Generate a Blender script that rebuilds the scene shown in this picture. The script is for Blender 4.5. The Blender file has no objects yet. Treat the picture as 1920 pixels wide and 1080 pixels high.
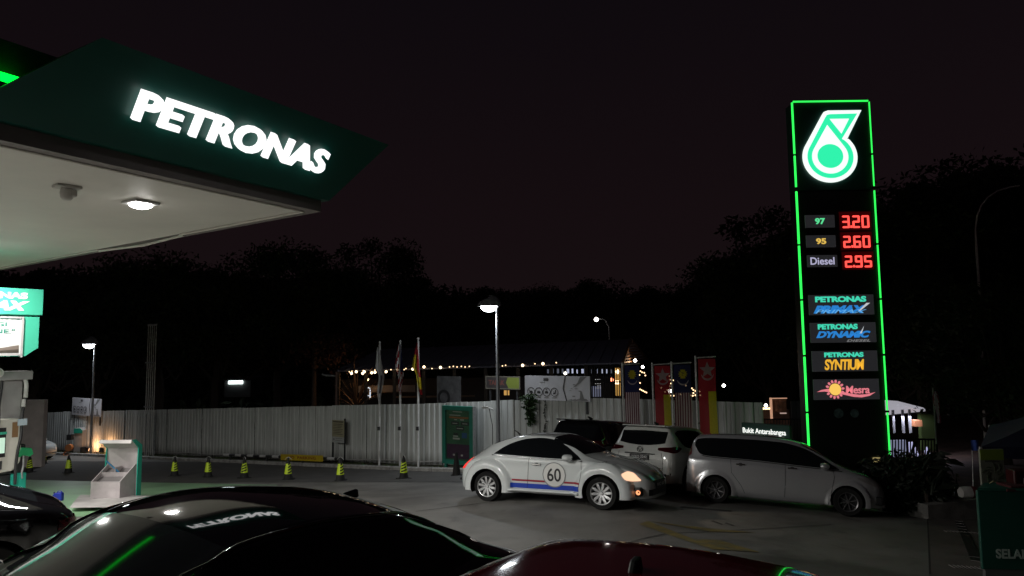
import bpy, bmesh, math, random
from mathutils import Vector, Matrix, noise
from mathutils.bvhtree import BVHTree
import numpy as np
random.seed(7)
scene = bpy.context.scene
COL = scene.collection
PI = math.pi

# ------------------------------------------------------------ camera
F, HC = 1280.0, 3.15
PITCH, ROLL = math.atan(110/1280.0), 0.0125
cam_d = bpy.data.cameras.new('camera'); cam = bpy.data.objects.new('camera', cam_d); COL.objects.link(cam)
cam_d.sensor_width = 36.0; cam_d.lens = 36.0*F/1920; cam_d.clip_end = 2000; cam_d.clip_start = .05
fw = Vector((0, math.cos(PITCH), math.sin(PITCH))); _r = Vector((1, 0, 0)); _u = Vector((0, -math.sin(PITCH), math.cos(PITCH)))
CR = _r*math.cos(ROLL)-_u*math.sin(ROLL); CU = _r*math.sin(ROLL)+_u*math.cos(ROLL)
m = Matrix((CR, CU, -fw)).transposed().to_4x4(); m.translation = (0, 0, HC); cam.matrix_world = m
scene.camera = cam
CP = Vector((0, 0, HC))

# ------------------------------------------------------------ sky and exposure
world = bpy.data.worlds.new('World'); scene.world = world; world.use_nodes = True
nt = world.node_tree; nt.nodes.clear()
out = nt.nodes.new('ShaderNodeOutputWorld'); bg = nt.nodes.new('ShaderNodeBackground')
tc = nt.nodes.new('ShaderNodeTexCoord'); sep = nt.nodes.new('ShaderNodeSeparateXYZ'); cr = nt.nodes.new('ShaderNodeValToRGB')
nz = nt.nodes.new('ShaderNodeTexNoise'); nz.inputs['Scale'].default_value = 1.6; nz.inputs['Detail'].default_value = 3
ad = nt.nodes.new('ShaderNodeMath'); ad.operation = 'MULTIPLY_ADD'; ad.inputs[1].default_value = .10; 
nt.links.new(tc.outputs['Generated'], sep.inputs[0]); nt.links.new(tc.outputs['Generated'], nz.inputs['Vector'])
nt.links.new(nz.outputs['Fac'], ad.inputs[0]); nt.links.new(sep.outputs['Z'], ad.inputs[2]); nt.links.new(ad.outputs[0], cr.inputs[0])
e = cr.color_ramp.elements; e[0].position = .05; e[0].color = (.0082, .0048, .0054, 1); e[1].position = .62; e[1].color = (.0036, .0027, .0040, 1)
x = cr.color_ramp.elements.new(.25); x.color = (.0072, .0040, .0050, 1)
nt.links.new(cr.outputs[0], bg.inputs[0]); bg.inputs[1].default_value = 1.0; nt.links.new(bg.outputs[0], out.inputs[0])
scene.view_settings.view_transform = 'Standard'; scene.view_settings.look = 'None'; scene.view_settings.gamma = 1
scene.view_settings.exposure = 0; scene.view_settings.use_curve_mapping = False
scene.render.engine = 'CYCLES'
scene.cycles.use_denoising = True
scene.cycles.max_bounces = 6; scene.cycles.diffuse_bounces = 3; scene.cycles.glossy_bounces = 4
scene.cycles.transparent_max_bounces = 8; scene.cycles.sample_clamp_indirect = 4
scene.cycles.caustics_reflective = False; scene.cycles.caustics_refractive = False
scene.cycles.blur_glossy = 0.0

# ------------------------------------------------------------ the lie of the land
def sp(t, w=.6): return w*math.log1p(math.exp(min(t/w, 60)))
def g(x, y):
    z = .05*(14-y)-.07*sp(y-15)+.04*sp(y-25)+.08*sp(y-52)
    z += .055*sp(11-y)-.10*sp(3.5-y)
    return z+.010*min(max(x, -60), 0)*min(1, max(0, (y-8)/6))-.07*max(0, min(x, 16)-2)
def ray(px, py): return fw+CR*((px-960)/F)+CU*((540-py)/F)
def W(px, py, Y):
    v = ray(px, py); return CP+v*(Y/v.y)
def G(px, py):
    v = ray(px, py); t = 1.0
    while t < 150:
        P = CP+v*t
        if P.z < g(P.x, P.y): return P
        t += .02
    return P
def ground(x, y, dz=0): return Vector((x, y, g(x, y)+dz))
def gnorm(x, y):
    a = Vector((.8, 0, g(x+.4, y)-g(x-.4, y))); b = Vector((0, .8, g(x, y+.4)-g(x, y-.4))); return a.cross(b).normalized()

# ------------------------------------------------------------ materials
MATS = {}
def mat(name, col, rough=.6, metal=0., noise=.0, nscale=4., bump=0., coat=0., emit=None, es=0., spec=.5, stretch=(1, 1, 1), alpha=1., trans=0., col2=None, detail=6):
    if name in MATS: return MATS[name]
    M = bpy.data.materials.new(name); M.use_nodes = True; t = M.node_tree; b = t.nodes['Principled BSDF']
    b.inputs['Base Color'].default_value = (*col, 1); b.inputs['Roughness'].default_value = rough; b.inputs['Metallic'].default_value = metal
    b.inputs['Specular IOR Level'].default_value = spec; b.inputs['Coat Weight'].default_value = coat; b.inputs['Coat Roughness'].default_value = .03
    if emit: b.inputs['Emission Color'].default_value = (*emit, 1); b.inputs['Emission Strength'].default_value = es
    if noise or bump or col2:
        tcn = t.nodes.new('ShaderNodeTexCoord'); mp = t.nodes.new('ShaderNodeMapping'); mp.inputs['Scale'].default_value = stretch
        n = t.nodes.new('ShaderNodeTexNoise'); n.inputs['Scale'].default_value = nscale; n.inputs['Detail'].default_value = detail; n.inputs['Roughness'].default_value = .6
        t.links.new(tcn.outputs['Object'], mp.inputs[0]); t.links.new(mp.outputs[0], n.inputs['Vector'])
        if noise or col2:
            mx = t.nodes.new('ShaderNodeMix'); mx.data_type = 'RGBA'
            mr = t.nodes.new('ShaderNodeMapRange'); mr.inputs[1].default_value = .35; mr.inputs[2].default_value = .65
            t.links.new(n.outputs['Fac'], mr.inputs[0]); t.links.new(mr.outputs[0], mx.inputs['Factor'])
            c2 = col2 or tuple(c*(1-noise) for c in col)
            mx.inputs['A'].default_value = (*c2, 1); mx.inputs['B'].default_value = (*(tuple(min(1, c*(1+noise*.5)) for c in col) if not col2 else col), 1)
            t.links.new(mx.outputs['Result'], b.inputs['Base Color'])
            rr = t.nodes.new('ShaderNodeMapRange'); rr.inputs[3].default_value = max(.02, rough*.8); rr.inputs[4].default_value = min(1, rough*1.2)
            if rough > .15:
                t.links.new(n.outputs['Fac'], rr.inputs[0]); t.links.new(rr.outputs[0], b.inputs['Roughness'])
        if bump:
            n2 = t.nodes.new('ShaderNodeTexNoise'); n2.inputs['Scale'].default_value = nscale*8; n2.inputs['Detail'].default_value = 4
            t.links.new(mp.outputs[0], n2.inputs['Vector'])
            bp = t.nodes.new('ShaderNodeBump'); bp.inputs['Strength'].default_value = bump; bp.inputs['Distance'].default_value = .02
            t.links.new(n2.outputs['Fac'], bp.inputs['Height']); t.links.new(bp.outputs[0], b.inputs['Normal'])
    MATS[name] = M; return M
def emat(name, col, s, base=None):
    return mat(name, base or tuple(c*.3 for c in col), .5, emit=col, es=s)
def cloth(name, col, tr=.35):
    if name in MATS: return MATS[name]
    M = mat(name, col, .85, noise=.15, nscale=30)
    t = M.node_tree; b = t.nodes['Principled BSDF']; o = t.nodes['Material Output']
    tl = t.nodes.new('ShaderNodeBsdfTranslucent'); tl.inputs[0].default_value = (*col, 1)
    tp = t.nodes.new('ShaderNodeBsdfTransparent')
    m1 = t.nodes.new('ShaderNodeMixShader'); m1.inputs[0].default_value = tr; m2 = t.nodes.new('ShaderNodeMixShader'); m2.inputs[0].default_value = .06
    t.links.new(b.outputs[0], m1.inputs[1]); t.links.new(tl.outputs[0], m1.inputs[2]); t.links.new(m1.outputs[0], m2.inputs[1]); t.links.new(tp.outputs[0], m2.inputs[2])
    t.links.new(m2.outputs[0], o.inputs[0]); return M

# ------------------------------------------------------------ mesh building
class MB:
    def __init__(s): s.v = []; s.f = []
    def add(s, vs, fs):
        o = len(s.v); s.v += [tuple(v) for v in vs]; s.f += [tuple(i+o for i in f) for f in fs]; return s
    def box(s, c, d, rz=0., M=None):
        hx, hy, hz = d[0]/2, d[1]/2, d[2]/2
        R = Matrix.Rotation(rz, 3, 'Z')
        vs = []
        for z in (-hz, hz):
            for (a, b) in ((-hx, -hy), (hx, -hy), (hx, hy), (-hx, hy)):
                p = R @ Vector((a, b, z))+Vector(c); vs.append(M @ p if M else p)
        return s.add(vs, [(3, 2, 1, 0), (4, 5, 6, 7), (0, 1, 5, 4), (1, 2, 6, 5), (2, 3, 7, 6), (3, 0, 4, 7)])
    def cyl(s, a, b, r, r2=None, n=12, cap=True):
        a, b = Vector(a), Vector(b); r2 = r if r2 is None else r2; d = (b-a).normalized()
        u = d.orthogonal().normalized(); w = d.cross(u); vs = []
        for p, q in ((a, r), (b, r2)):
            for i in range(n):
                t = 2*PI*i/n; vs.append(p+(u*math.cos(t)+w*math.sin(t))*q)
        fs = [(i, (i+1) % n, n+(i+1) % n, n+i) for i in range(n)]
        if cap: fs += [tuple(range(n-1, -1, -1)), tuple(range(n, 2*n))]
        return s.add(vs, fs)
    def tube(s, pts, r, n=8):
        pts = [Vector(p) for p in pts]; vs = []; u = None
        for i, p in enumerate(pts):
            d = (pts[min(i+1, len(pts)-1)]-pts[max(i-1, 0)]).normalized()
            u = d.orthogonal().normalized() if u is None else (u-d*u.dot(d)).normalized()
            w = d.cross(u); q = r[i] if isinstance(r, (list, tuple)) else r
            for k in range(n):
                t = 2*PI*k/n; vs.append(p+(u*math.cos(t)+w*math.sin(t))*q)
        fs = [(i*n+k, i*n+(k+1) % n, (i+1)*n+(k+1) % n, (i+1)*n+k) for i in range(len(pts)-1) for k in range(n)]
        fs += [tuple(range(n-1, -1, -1)), tuple(range((len(pts)-1)*n, len(pts)*n))]
        return s.add(vs, fs)
    def lathe(s, prof, n=24, c=(0, 0, 0), axis='Z'):
        vs = []; c = Vector(c)
        for (r, z) in prof:
            for i in range(n):
                t = 2*PI*i/n
                p = Vector((r*math.cos(t), r*math.sin(t), z)) if axis == 'Z' else Vector((r*math.cos(t), z, r*math.sin(t)))
                vs.append(c+p)
        fs = [(j*n+i, j*n+(i+1) % n, (j+1)*n+(i+1) % n, (j+1)*n+i) for j in range(len(prof)-1) for i in range(n)]
        return s.add(vs, fs)
    def prism(s, poly, z0, z1, M=None):
        n = len(poly)
        area = sum(poly[i][0]*poly[(i+1) % n][1]-poly[(i+1) % n][0]*poly[i][1] for i in range(n))
        if area < 0: poly = list(reversed(poly))
        vs = [Vector((x, y, z0)) for x, y in poly]+[Vector((x, y, z1)) for x, y in poly]
        if M: vs = [M @ v for v in vs]
        return s.add(vs, [tuple(range(n-1, -1, -1)), tuple(range(n, 2*n))]+[(i, (i+1) % n, n+(i+1) % n, n+i) for i in range(n)])
    def strip(s, A, B):
        n = len(A); return s.add(list(A)+list(B), [(i, i+1, n+i+1, n+i) for i in range(n-1)])
    def mesh(s, name, M, smooth=False, bevel=0):
        me = bpy.data.meshes.new(name); me.from_pydata(s.v, [], s.f); me.materials.append(M)
        if smooth:
            me.polygons.foreach_set('use_smooth', [True]*len(me.polygons))
            if smooth != 'full':
                try: me.set_sharp_from_angle(angle=math.radians(38))
                except Exception: pass
        me.update(); return me
    def build(s, name, M, parent=None, smooth=False, mw=None, bevel=0):
        o = bpy.data.objects.new(name, s.mesh(name, M, smooth)); COL.objects.link(o)
        if parent: o.parent = parent
        if mw is not None: o.matrix_local = mw
        if bevel:
            b = o.modifiers.new('bevel', 'BEVEL'); b.width = bevel; b.segments = 2; b.limit_method = 'ANGLE'
        return o
def tag(o, label=None, cat=None, group=None, kind=None):
    if label: o['label'] = label
    if cat: o['category'] = cat
    if group: o['group'] = group
    if kind: o['kind'] = kind
    return o
def empty(name, M=None, label=None, cat=None, group=None, kind=None):
    o = bpy.data.objects.new(name, None); COL.objects.link(o); o.empty_display_size = .2
    if M is not None: o.matrix_world = M if isinstance(M, Matrix) else Matrix.Translation(M)
    return tag(o, label, cat, group, kind)
def copy_tree(o, parent=None):
    c = o.copy(); COL.objects.link(c)
    if parent: c.parent = parent
    for ch in list(o.children): copy_tree(ch, c)
    return c
def frame(o, ux, n=None, up=Vector((0, 0, 1))):
    """local x along ux, y up, z towards the viewer side"""
    ux = Vector(ux).normalized(); up = Vector(up).normalized(); nn = ux.cross(up).normalized(); up = nn.cross(ux)
    M = Matrix((ux, up, nn)).transposed().to_4x4(); M.translation = o; return M
def rotz(a, loc): return Matrix.Translation(loc) @ Matrix.Rotation(a, 4, 'Z')
TXT = {}
def text_mb(body, w, h, x=0, y=0, z=0, depth=.01, bold=0., shear=0., space=1.0, keep=False):
    """text fitted into the box w x h with its lower left corner at x, y"""
    key = (body, bold, shear, space)
    if key not in TXT:
        c = bpy.data.curves.new('t', 'FONT'); c.body = body; c.size = 1; c.offset = bold; c.shear = shear; c.space_character = space
        c.resolution_u = 4; c.extrude = .5; c.space_line = .8
        o = bpy.data.objects.new('t', c); COL.objects.link(o); dg = bpy.context.evaluated_depsgraph_get(); dg.update()
        me = o.evaluated_get(dg).to_mesh(); TXT[key] = ([v.co.copy() for v in me.vertices], [tuple(p.vertices) for p in me.polygons])
        o.evaluated_get(dg).to_mesh_clear(); bpy.data.objects.remove(o)
    V, Fc = TXT[key]
    x0, x1 = min(v.x for v in V), max(v.x for v in V); y0, y1 = min(v.y for v in V), max(v.y for v in V)
    sy = h/(y1-y0); sx = w/(x1-x0) if w else sy
    mb = MB(); mb.add([(x+(v.x-x0)*sx, y+(v.y-y0)*sy, z+(v.z+.5)*depth) for v in V], Fc); return mb
def circ(x, y, r, n=40, ry=None): return [(x+r*math.cos(2*PI*i/n), y+(ry or r)*math.sin(2*PI*i/n)) for i in range(n)]
def ring_mb(mb, x, y, r0, r1, z0, z1, n=36):
    vs = []
    for (r, z) in ((r0, z1), (r1, z1), (r1, z0), (r0, z0)):
        vs += [(x+r*math.cos(2*PI*i/n), y+r*math.sin(2*PI*i/n), z) for i in range(n)]
    return mb.add(vs, [(k*n+i, ((k+1) % 4)*n+i, ((k+1) % 4)*n+(i+1) % n, k*n+(i+1) % n) for k in range(4) for i in range(n)])
def lerp(t, pts):
    if t <= pts[0][0]: return pts[0][1]
    for (a, b), (c, d) in zip(pts, pts[1:]):
        if t <= c: return b+(d-b)*(t-a)/(c-a)
    return pts[-1][1]
def smooth_curve(pts):
    """monotone-ish cubic through (x, v) points, x ascending"""
    pts = sorted(pts); X = [p[0] for p in pts]; Y = [p[1] for p in pts]; n = len(X)
    d = [(Y[i+1]-Y[i])/(X[i+1]-X[i]) for i in range(n-1)]; mm = [d[0]]+[0 if d[i-1]*d[i] <= 0 else 2*d[i-1]*d[i]/(d[i-1]+d[i]) for i in range(1, n-1)]+[d[-1]]
    def fn(x):
        if x <= X[0]: return Y[0]
        if x >= X[-1]: return Y[-1]
        i = 0
        while x > X[i+1]: i += 1
        h = X[i+1]-X[i]; t = (x-X[i])/h
        return (2*t**3-3*t**2+1)*Y[i]+(t**3-2*t**2+t)*h*mm[i]+(-2*t**3+3*t**2)*Y[i+1]+(t**3-t**2)*h*mm[i+1]
    return fn

# common materials
BLACKM = mat('black_plastic', (.012, .012, .013), .5)
RUBBER = mat('rubber', (.012, .012, .012), .8, noise=.3, nscale=20)
STEEL = mat('galvanised_steel', (.42, .43, .44), .45, metal=.6, noise=.2, nscale=9)
DKSTEEL = mat('dark_painted_steel', (.03, .032, .036), .5, noise=.2, nscale=8)
WHITEP = mat('white_painted_metal', (.62, .62, .6), .5, noise=.15, nscale=6)
# ------------------------------------------------------------ ground
gx = [-90+i*2 for i in range(25)]+[-40+i for i in range(60)]+[20+i*2.5 for i in range(33)]
gy = [-14+i*1.0 for i in range(14)]+[i*.25 for i in range(112)]+[28+i*1.0 for i in range(22)]+[50+i*4 for i in range(25)]+[160, 200, 260, 340, 460, 640]
gx = [-600, -400, -250, -160, -120]+gx+[115, 150, 220, 350, 600]
mb = MB(); mb.add([(x, y, g(x, y)) for y in gy for x in gx], [(j*len(gx)+i, j*len(gx)+i+1, (j+1)*len(gx)+i+1, (j+1)*len(gx)+i) for j in range(len(gy)-1) for i in range(len(gx)-1)])
CONC = mat('forecourt_concrete', (.21, .204, .19), .62, noise=.28, nscale=.9, bump=.25, col2=(.135, .13, .12))
# oil stains and streaks for the concrete
def add_stains(M, sc, lo, hi, fac, base=None):
    t = M.node_tree; b = t.nodes['Principled BSDF']; src = b.inputs['Base Color'].links[0].from_socket
    tcn = t.nodes.new('ShaderNodeTexCoord'); n = t.nodes.new('ShaderNodeTexNoise'); n.inputs['Scale'].default_value = sc; n.inputs['Detail'].default_value = 9; n.inputs['Distortion'].default_value = .6
    t.links.new(tcn.outputs['Object'], n.inputs['Vector'])
    mr = t.nodes.new('ShaderNodeMapRange'); mr.inputs[1].default_value = lo; mr.inputs[2].default_value = hi; mr.inputs[4].default_value = fac
    mx = t.nodes.new('ShaderNodeMix'); mx.data_type = 'RGBA'; mx.inputs['B'].default_value = (*(base or (.03, .028, .026)), 1)
    t.links.new(n.outputs['Fac'], mr.inputs[0]); t.links.new(mr.outputs[0], mx.inputs['Factor']); t.links.new(src, mx.inputs['A']); t.links.new(mx.outputs['Result'], b.inputs['Base Color'])
add_stains(CONC, .35, .54, .70, .7); add_stains(CONC, 1.7, .60, .72, .5, (.05, .046, .042))
tag(mb.build('ground', CONC, smooth='full'), kind='structure', label='worn grey concrete forecourt sloping down to the hoarding')
def sheet(name, quad, M, dz=.006, nu=12, nv=8, kind='structure', label=None, parent=None):
    q = [Vector((p[0], p[1], 0)) for p in quad]; vs = []
    nu = max(nu, min(160, int(max((q[1]-q[0]).length, (q[2]-q[3]).length)/.3))); nv = max(nv if nv > 1 else 1, min(60, int(max((q[3]-q[0]).length, (q[2]-q[1]).length)/.3)))
    for j in range(nv+1):
        for i in range(nu+1):
            a = q[0].lerp(q[1], i/nu); b = q[3].lerp(q[2], i/nu); p = a.lerp(b, j/nv); vs.append((p.x, p.y, g(p.x, p.y)+dz))
    o = MB().add(vs, [(j*(nu+1)+i, j*(nu+1)+i+1, (j+1)*(nu+1)+i+1, (j+1)*(nu+1)+i) for j in range(nv) for i in range(nu)]).build(name, M, parent)
    if not parent: tag(o, kind=kind, label=label)
    return o
# far asphalt strip by the kerb and the green painted bay
ASPH = mat('asphalt', (.075, .072, .068), .8, noise=.35, nscale=2.2, bump=.4)
a0, a1, a2, a3 = G(-260, 905), G(1100, 905), G(1100, 876), G(-260, 862)
sheet('asphalt_lane', [a0, a1, a2, a3], ASPH, .008, 40, 12, label='darker asphalt lane in front of the kerb with the cones')
GREENF = mat('green_floor_paint', (.25, .44, .25), .42, noise=.25, nscale=1.2, bump=.1, col2=(.19, .34, .19))
add_stains(GREENF, .5, .5, .75, .6, (.07, .09, .07))
b0, b1, b2, b3 = G(-420, 1000), G(520, 950), G(520, 910), G(-260, 886)
sheet('green_floor', [b0, b1, b2, b3], GREENF, .014, 40, 16, label='green painted floor of the pump bay')
# slab joints
def seam(p, q, w=.03):
    a, b = Vector((p.x, p.y, 0)), Vector((q.x, q.y, 0)); d = (b-a).normalized(); n = Vector((-d.y, d.x, 0))*w
    return [a, b, b+n, a+n]
SEAM = mat('joint_sealant', (.03, .028, .026), .8)
for (p, q) in (((780, 960), (905, 944)), ((905, 944), (1100, 922)), ((1738, 972), (1742, 1078)), ((960, 1078), (1250, 1002)), ((1250, 1002), (1560, 985))):
    sheet('slab_joint', seam(G(*p), G(*q), .025), SEAM, .01, 14, 1, label='dark joint between concrete slabs')
# yellow painted arrow lines on the forecourt
YEL = mat('worn_yellow_paint', (.26, .19, .04), .6, noise=.5, nscale=5, col2=(.13, .12, .07))
def paint(pts, name='road_marking', M=YEL, label='worn yellow arrow painted on the concrete', dz=.011):
    P = [G(*p) for p in pts]; sheet(name, P, M, dz, 16, 4, label=label)
paint([(1198, 984), (1335, 1031), (1300, 1012), (1215, 978)])
paint([(1300, 1012), (1335, 1031), (1425, 1037), (1350, 1014)])
paint([(1215, 978), (1330, 998), (1418, 1000), (1310, 990)])
# kerb of single stones with grass strip behind
KERB = mat('kerb_white_paint', (.42, .42, .40), .7, noise=.4, nscale=5, bump=.3, col2=(.22, .21, .2))
Fe0, Fe1 = Vector((-29.4, 42.7, 0)), Vector((7.0, 19.3, 0)); FD = (Fe1-Fe0).normalized(); FN = Vector((FD.y, -FD.x, 0)); FL = (Fe1-Fe0).length
FYAW = math.atan2(FD.y, FD.x)
def fp(s, off=0, z=0, rel=True):
    p = Fe0+FD*s+FN*off; return Vector((p.x, p.y, (g(p.x, p.y) if rel else 0)+z))
def fat(px, py, off=0):
    """point on the fence plane (shifted towards the camera by off) seen at a pixel -> distance along, height z"""
    v = ray(px, py); o = Fe0+FN*off; t = ((o-CP).dot(FN))/v.dot(FN); P = CP+v*t; return (P-o).dot(FD), P.z
kerb = empty('kerb', fp(0, 0), kind='structure', label='white painted kerb along the foot of the hoarding')
ks = MB()
def kerb_stone(s, L, parent, off=.85):
    a, b = fp(s, off), fp(s+L, off); M = MB(); d = FN*.16; o0 = kerb.location
    ch = .025
    vs = []
    for p in (a+FD*.012, b-FD*.012):
        for (o, z) in ((0, -.05), (0, .13-ch), (-ch, .13), (-.16, .13), (-.16, -.05)):
            vs.append(Vector((p.x+FN.x*o, p.y+FN.y*o, p.z+z))-o0)
    M.add(vs, [(0, 5, 6, 1), (1, 6, 7, 2), (2, 7, 8, 3), (3, 8, 9, 4), (0, 1, 2, 3, 4), (9, 8, 7, 6, 5)])
    M.build('kerb_stone', KERB, parent)
s = -6.0
while s < 47: kerb_stone(s, 1.0, kerb); s += 1.0
SOIL = mat('planting_strip_soil', (.05, .042, .032), .95, noise=.5, nscale=6, bump=.6)
st = MB(); N = 60
st.strip([fp(-6+54*i/N, .70, .10) for i in range(N+1)], [fp(-6+54*i/N, -.6, .14) for i in range(N+1)])
tag(st.build('planting_strip', SOIL), kind='structure', label='bare soil strip between the kerb and the hoarding')
gr = MB()
for i in range(5200):
    s = random.uniform(-6, 47); o = random.uniform(-.05, .66); p = fp(s, o, .1); h = random.uniform(.03, .10)*(1.3 if noise.noise(Vector((s*.6, 0, 0))) > 0 else .5); a = random.uniform(0, PI)
    d = Vector((math.cos(a), math.sin(a), 0))*.02; t = Vector((random.uniform(-.04, .04), random.uniform(-.04, .04), h))
    gr.add([p-d, p+d, p+t], [(0, 1, 2)])
GRASSM = mat('rough_grass', (.05, .075, .025), .8)
tag(gr.build('grass', GRASSM), 'thin rough grass along the kerb below the hoarding', 'grass', kind='stuff')

# ------------------------------------------------------------ hoarding of corrugated sheets
HOARD = mat('hoarding_sheet', (.58, .60, .585), .5, noise=.25, nscale=1.1, stretch=(1.2, 1.2, .35), col2=(.45, .47, .455))
def hoard_dirt(M):
    t = M.node_tree; b = t.nodes['Principled BSDF']; src = b.inputs['Base Color'].links[0].from_socket
    tcn = t.nodes.new('ShaderNodeTexCoord'); sp_ = t.nodes.new('ShaderNodeSeparateXYZ'); t.links.new(tcn.outputs['Generated'], sp_.inputs[0])
    mp = t.nodes.new('ShaderNodeMapping'); mp.inputs['Scale'].default_value = (9, 9, .5); t.links.new(tcn.outputs['Object'], mp.inputs[0])
    n = t.nodes.new('ShaderNodeTexNoise'); n.inputs['Scale'].default_value = 1.3; n.inputs['Detail'].default_value = 6; t.links.new(mp.outputs[0], n.inputs['Vector'])
    m1 = t.nodes.new('ShaderNodeMath'); m1.operation = 'MULTIPLY_ADD'; m1.inputs[1].default_value = -2.6; m1.inputs[2].default_value = .55; t.links.new(sp_.outputs['Z'], m1.inputs[0])
    m2 = t.nodes.new('ShaderNodeMath'); m2.operation = 'ADD'; t.links.new(m1.outputs[0], m2.inputs[0]); t.links.new(n.outputs['Fac'], m2.inputs[1])
    mr = t.nodes.new('ShaderNodeMapRange'); mr.inputs[1].default_value = .48; mr.inputs[2].default_value = 1.0; mr.inputs[4].default_value = .75; t.links.new(m2.outputs[0], mr.inputs[0])
    m3 = t.nodes.new('ShaderNodeMapRange'); m3.inputs[1].default_value = .56; m3.inputs[2].default_value = .72; m3.inputs[4].default_value = .45; t.links.new(n.outputs['Fac'], m3.inputs[0])
    m4 = t.nodes.new('ShaderNodeMath'); m4.operation = 'MAXIMUM'; t.links.new(mr.outputs[0], m4.inputs[0]); t.links.new(m3.outputs[0], m4.inputs[1])
    mx = t.nodes.new('ShaderNodeMix'); mx.data_type = 'RGBA'; mx.inputs['B'].default_value = (.10, .10, .09, 1)
    t.links.new(m4.outputs[0], mx.inputs['Factor']); t.links.new(src, mx.inputs['A']); t.links.new(mx.outputs['Result'], b.inputs['Base Color'])
hoard_dirt(HOARD)
fence = empty('hoarding_fence', fp(0, 0), 'long white corrugated metal hoarding running behind the cones and flagpoles', 'fence')
HT, GAP = 2.25, .17
ns = int(FL)
k = 0; s = .0; hb = fence.location
while s < FL-.2:
    L = min(1.0, FL-s); mbs = MB(); top = []; bot = []; back = []
    pitch = .25; u = 0
    tilt = random.uniform(-.012, .012); dz = random.uniform(-.012, .012)
    for r in range(int(round(L/pitch))):
        for (du, dd) in ((0, 0), (.11, 0), (.135, .024), (.215, .024), (.24, 0)):
            uu = min(r*pitch+du, L-.004); p = fp(s+uu, dd+tilt*(uu-.5)+.02*math.sin(s*1.7)); c = fp(s+uu)
            bot.append(Vector((p.x, p.y, c.z+GAP+dz))-hb); top.append(Vector((p.x, p.y, c.z+GAP+HT+dz))-hb)
    mbs.strip(bot, top)
    mbs.build('corrugated_sheet', HOARD, fence); s += L
# posts and rails behind
for i in range(0, int(FL), 3):
    p = fp(i+.1, -.10); MB().box(p-hb+Vector((0, 0, 1.15)), (.06, .06, 2.5), FYAW).build('fence_post', DKSTEEL, fence)
for z in (.6, 1.9):
    mb = MB()
    for i in range(int(FL)): mb.cyl(fp(i, -.06, z)-hb, fp(i+1, -.06, z)-hb, .022, n=6)
    mb.build('fence_rail', DKSTEEL, fence)
# short dark tyre streaks
SKID = mat('tyre_streak', (.05, .048, .045), .75, noise=.4, nscale=7)
for q in ([(1332, 978), (1352, 985), (1356, 984), (1338, 977)], [(1358, 982), (1374, 987), (1377, 986), (1362, 981)], [(1275, 952), (1370, 960), (1372, 958), (1278, 950)]):
    paint(q, 'tyre_streak', SKID, 'short dark tyre streak on the concrete', .009)
def plane_uv(M, px, py):
    v = ray(px, py); n = M.to_3x3().col[2]; o = M.translation; t = (o-CP).dot(n)/v.dot(n); q = M.inverted() @ (CP+v*t); return q.x, q.y
def islands(mb):
    par = {}
    def fd(a):
        while par[a] != a: par[a] = par[par[a]]; a = par[a]
        return a
    key = [(round(v[0], 4), round(v[1], 4)) for v in mb.v]
    for k in key: par.setdefault(k, k)
    for f in mb.f:
        for i in f[1:]:
            a, b = fd(key[f[0]]), fd(key[i])
            if a != b: par[a] = b
    grp = {}
    for f in mb.f: grp.setdefault(fd(key[f[0]]), []).append(f)
    res = []
    for fs in grp.values():
        M = MB(); mp = {}
        for f in fs:
            for i in f:
                if i not in mp: mp[i] = len(M.v); M.v.append(mb.v[i])
            M.f.append(tuple(mp[i] for i in f))
        res.append(M)
    res.sort(key=lambda M: min(v[0] for v in M.v)); return res
TEAL = mat('teal_panel', (.002, .075, .056), .42, noise=.06, nscale=2)
TEALL = mat('teal_paint_light', (.01, .30, .22), .4, noise=.1, nscale=3)
BEIGE = mat('beige_metal_trim', (.17, .15, .145), .55, noise=.15, nscale=3)
SOFF = mat('soffit_panel', (.66, .64, .59), .55, noise=.10, nscale=.7, col2=(.57, .555, .515))
GREENNEON = emat('green_neon', (.0, 1.0, .03), 3.5)
LETTER = emat('white_lit_letter', (1, 1, 1), 1.25)

# ------------------------------------------------------------ canopy
CC = Vector((-2.57, 9.11, 0)); D1 = Vector((-.493, -.870, 0)).normalized(); D2 = Vector((-.8245, .566, 0)).normalized()
N1 = Vector((-D1.y, D1.x, 0)); N2 = Vector((D2.y, -D2.x, 0))
N1 = Vector((.870, -.493, 0)).normalized(); N2 = Vector((.566, .8245, 0)).normalized()
ZS = 5.0; LT, LS = 15.0, 15.0
canopy = empty('fuel_canopy', CC, 'big green edged petrol station canopy with white lit lettering', 'canopy')
cb = canopy.location.copy()
def cp(t, s, z, off=0., off2=0.): return CC+D1*t+D2*s+N1*off+N2*off2+Vector((0, 0, z))-cb
def quadbox(mb, P, z0, z1):
    vs = [Vector((p.x, p.y, z0)) for p in P]+[Vector((p.x, p.y, z1)) for p in P]
    mb.add(vs, [(3, 2, 1, 0), (4, 5, 6, 7), (0, 1, 5, 4), (1, 2, 6, 5), (2, 3, 7, 6), (3, 0, 4, 7)])
mb = MB(); quadbox(mb, [cp(0.1, .1, 0), cp(LT, .1, 0), cp(LT, LS, 0), cp(.1, LS, 0)], ZS+.012, ZS+.10); mb.build('soffit', SOFF, canopy)
mb = MB(); quadbox(mb, [cp(0, 0, 0), cp(LT, 0, 0), cp(LT, .16, 0), cp(.16, .16, 0)], ZS, ZS+.15); mb.build('edge_trim', BEIGE, canopy)
mb = MB(); quadbox(mb, [cp(0, 0, 0), cp(.16, .16, 0), cp(.16, LS, 0), cp(0, LS, 0)], ZS, ZS+.15); mb.build('edge_trim', BEIGE, canopy)
TRIML = mat('pale_edge_bead', (.55, .53, .48), .5)
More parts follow.
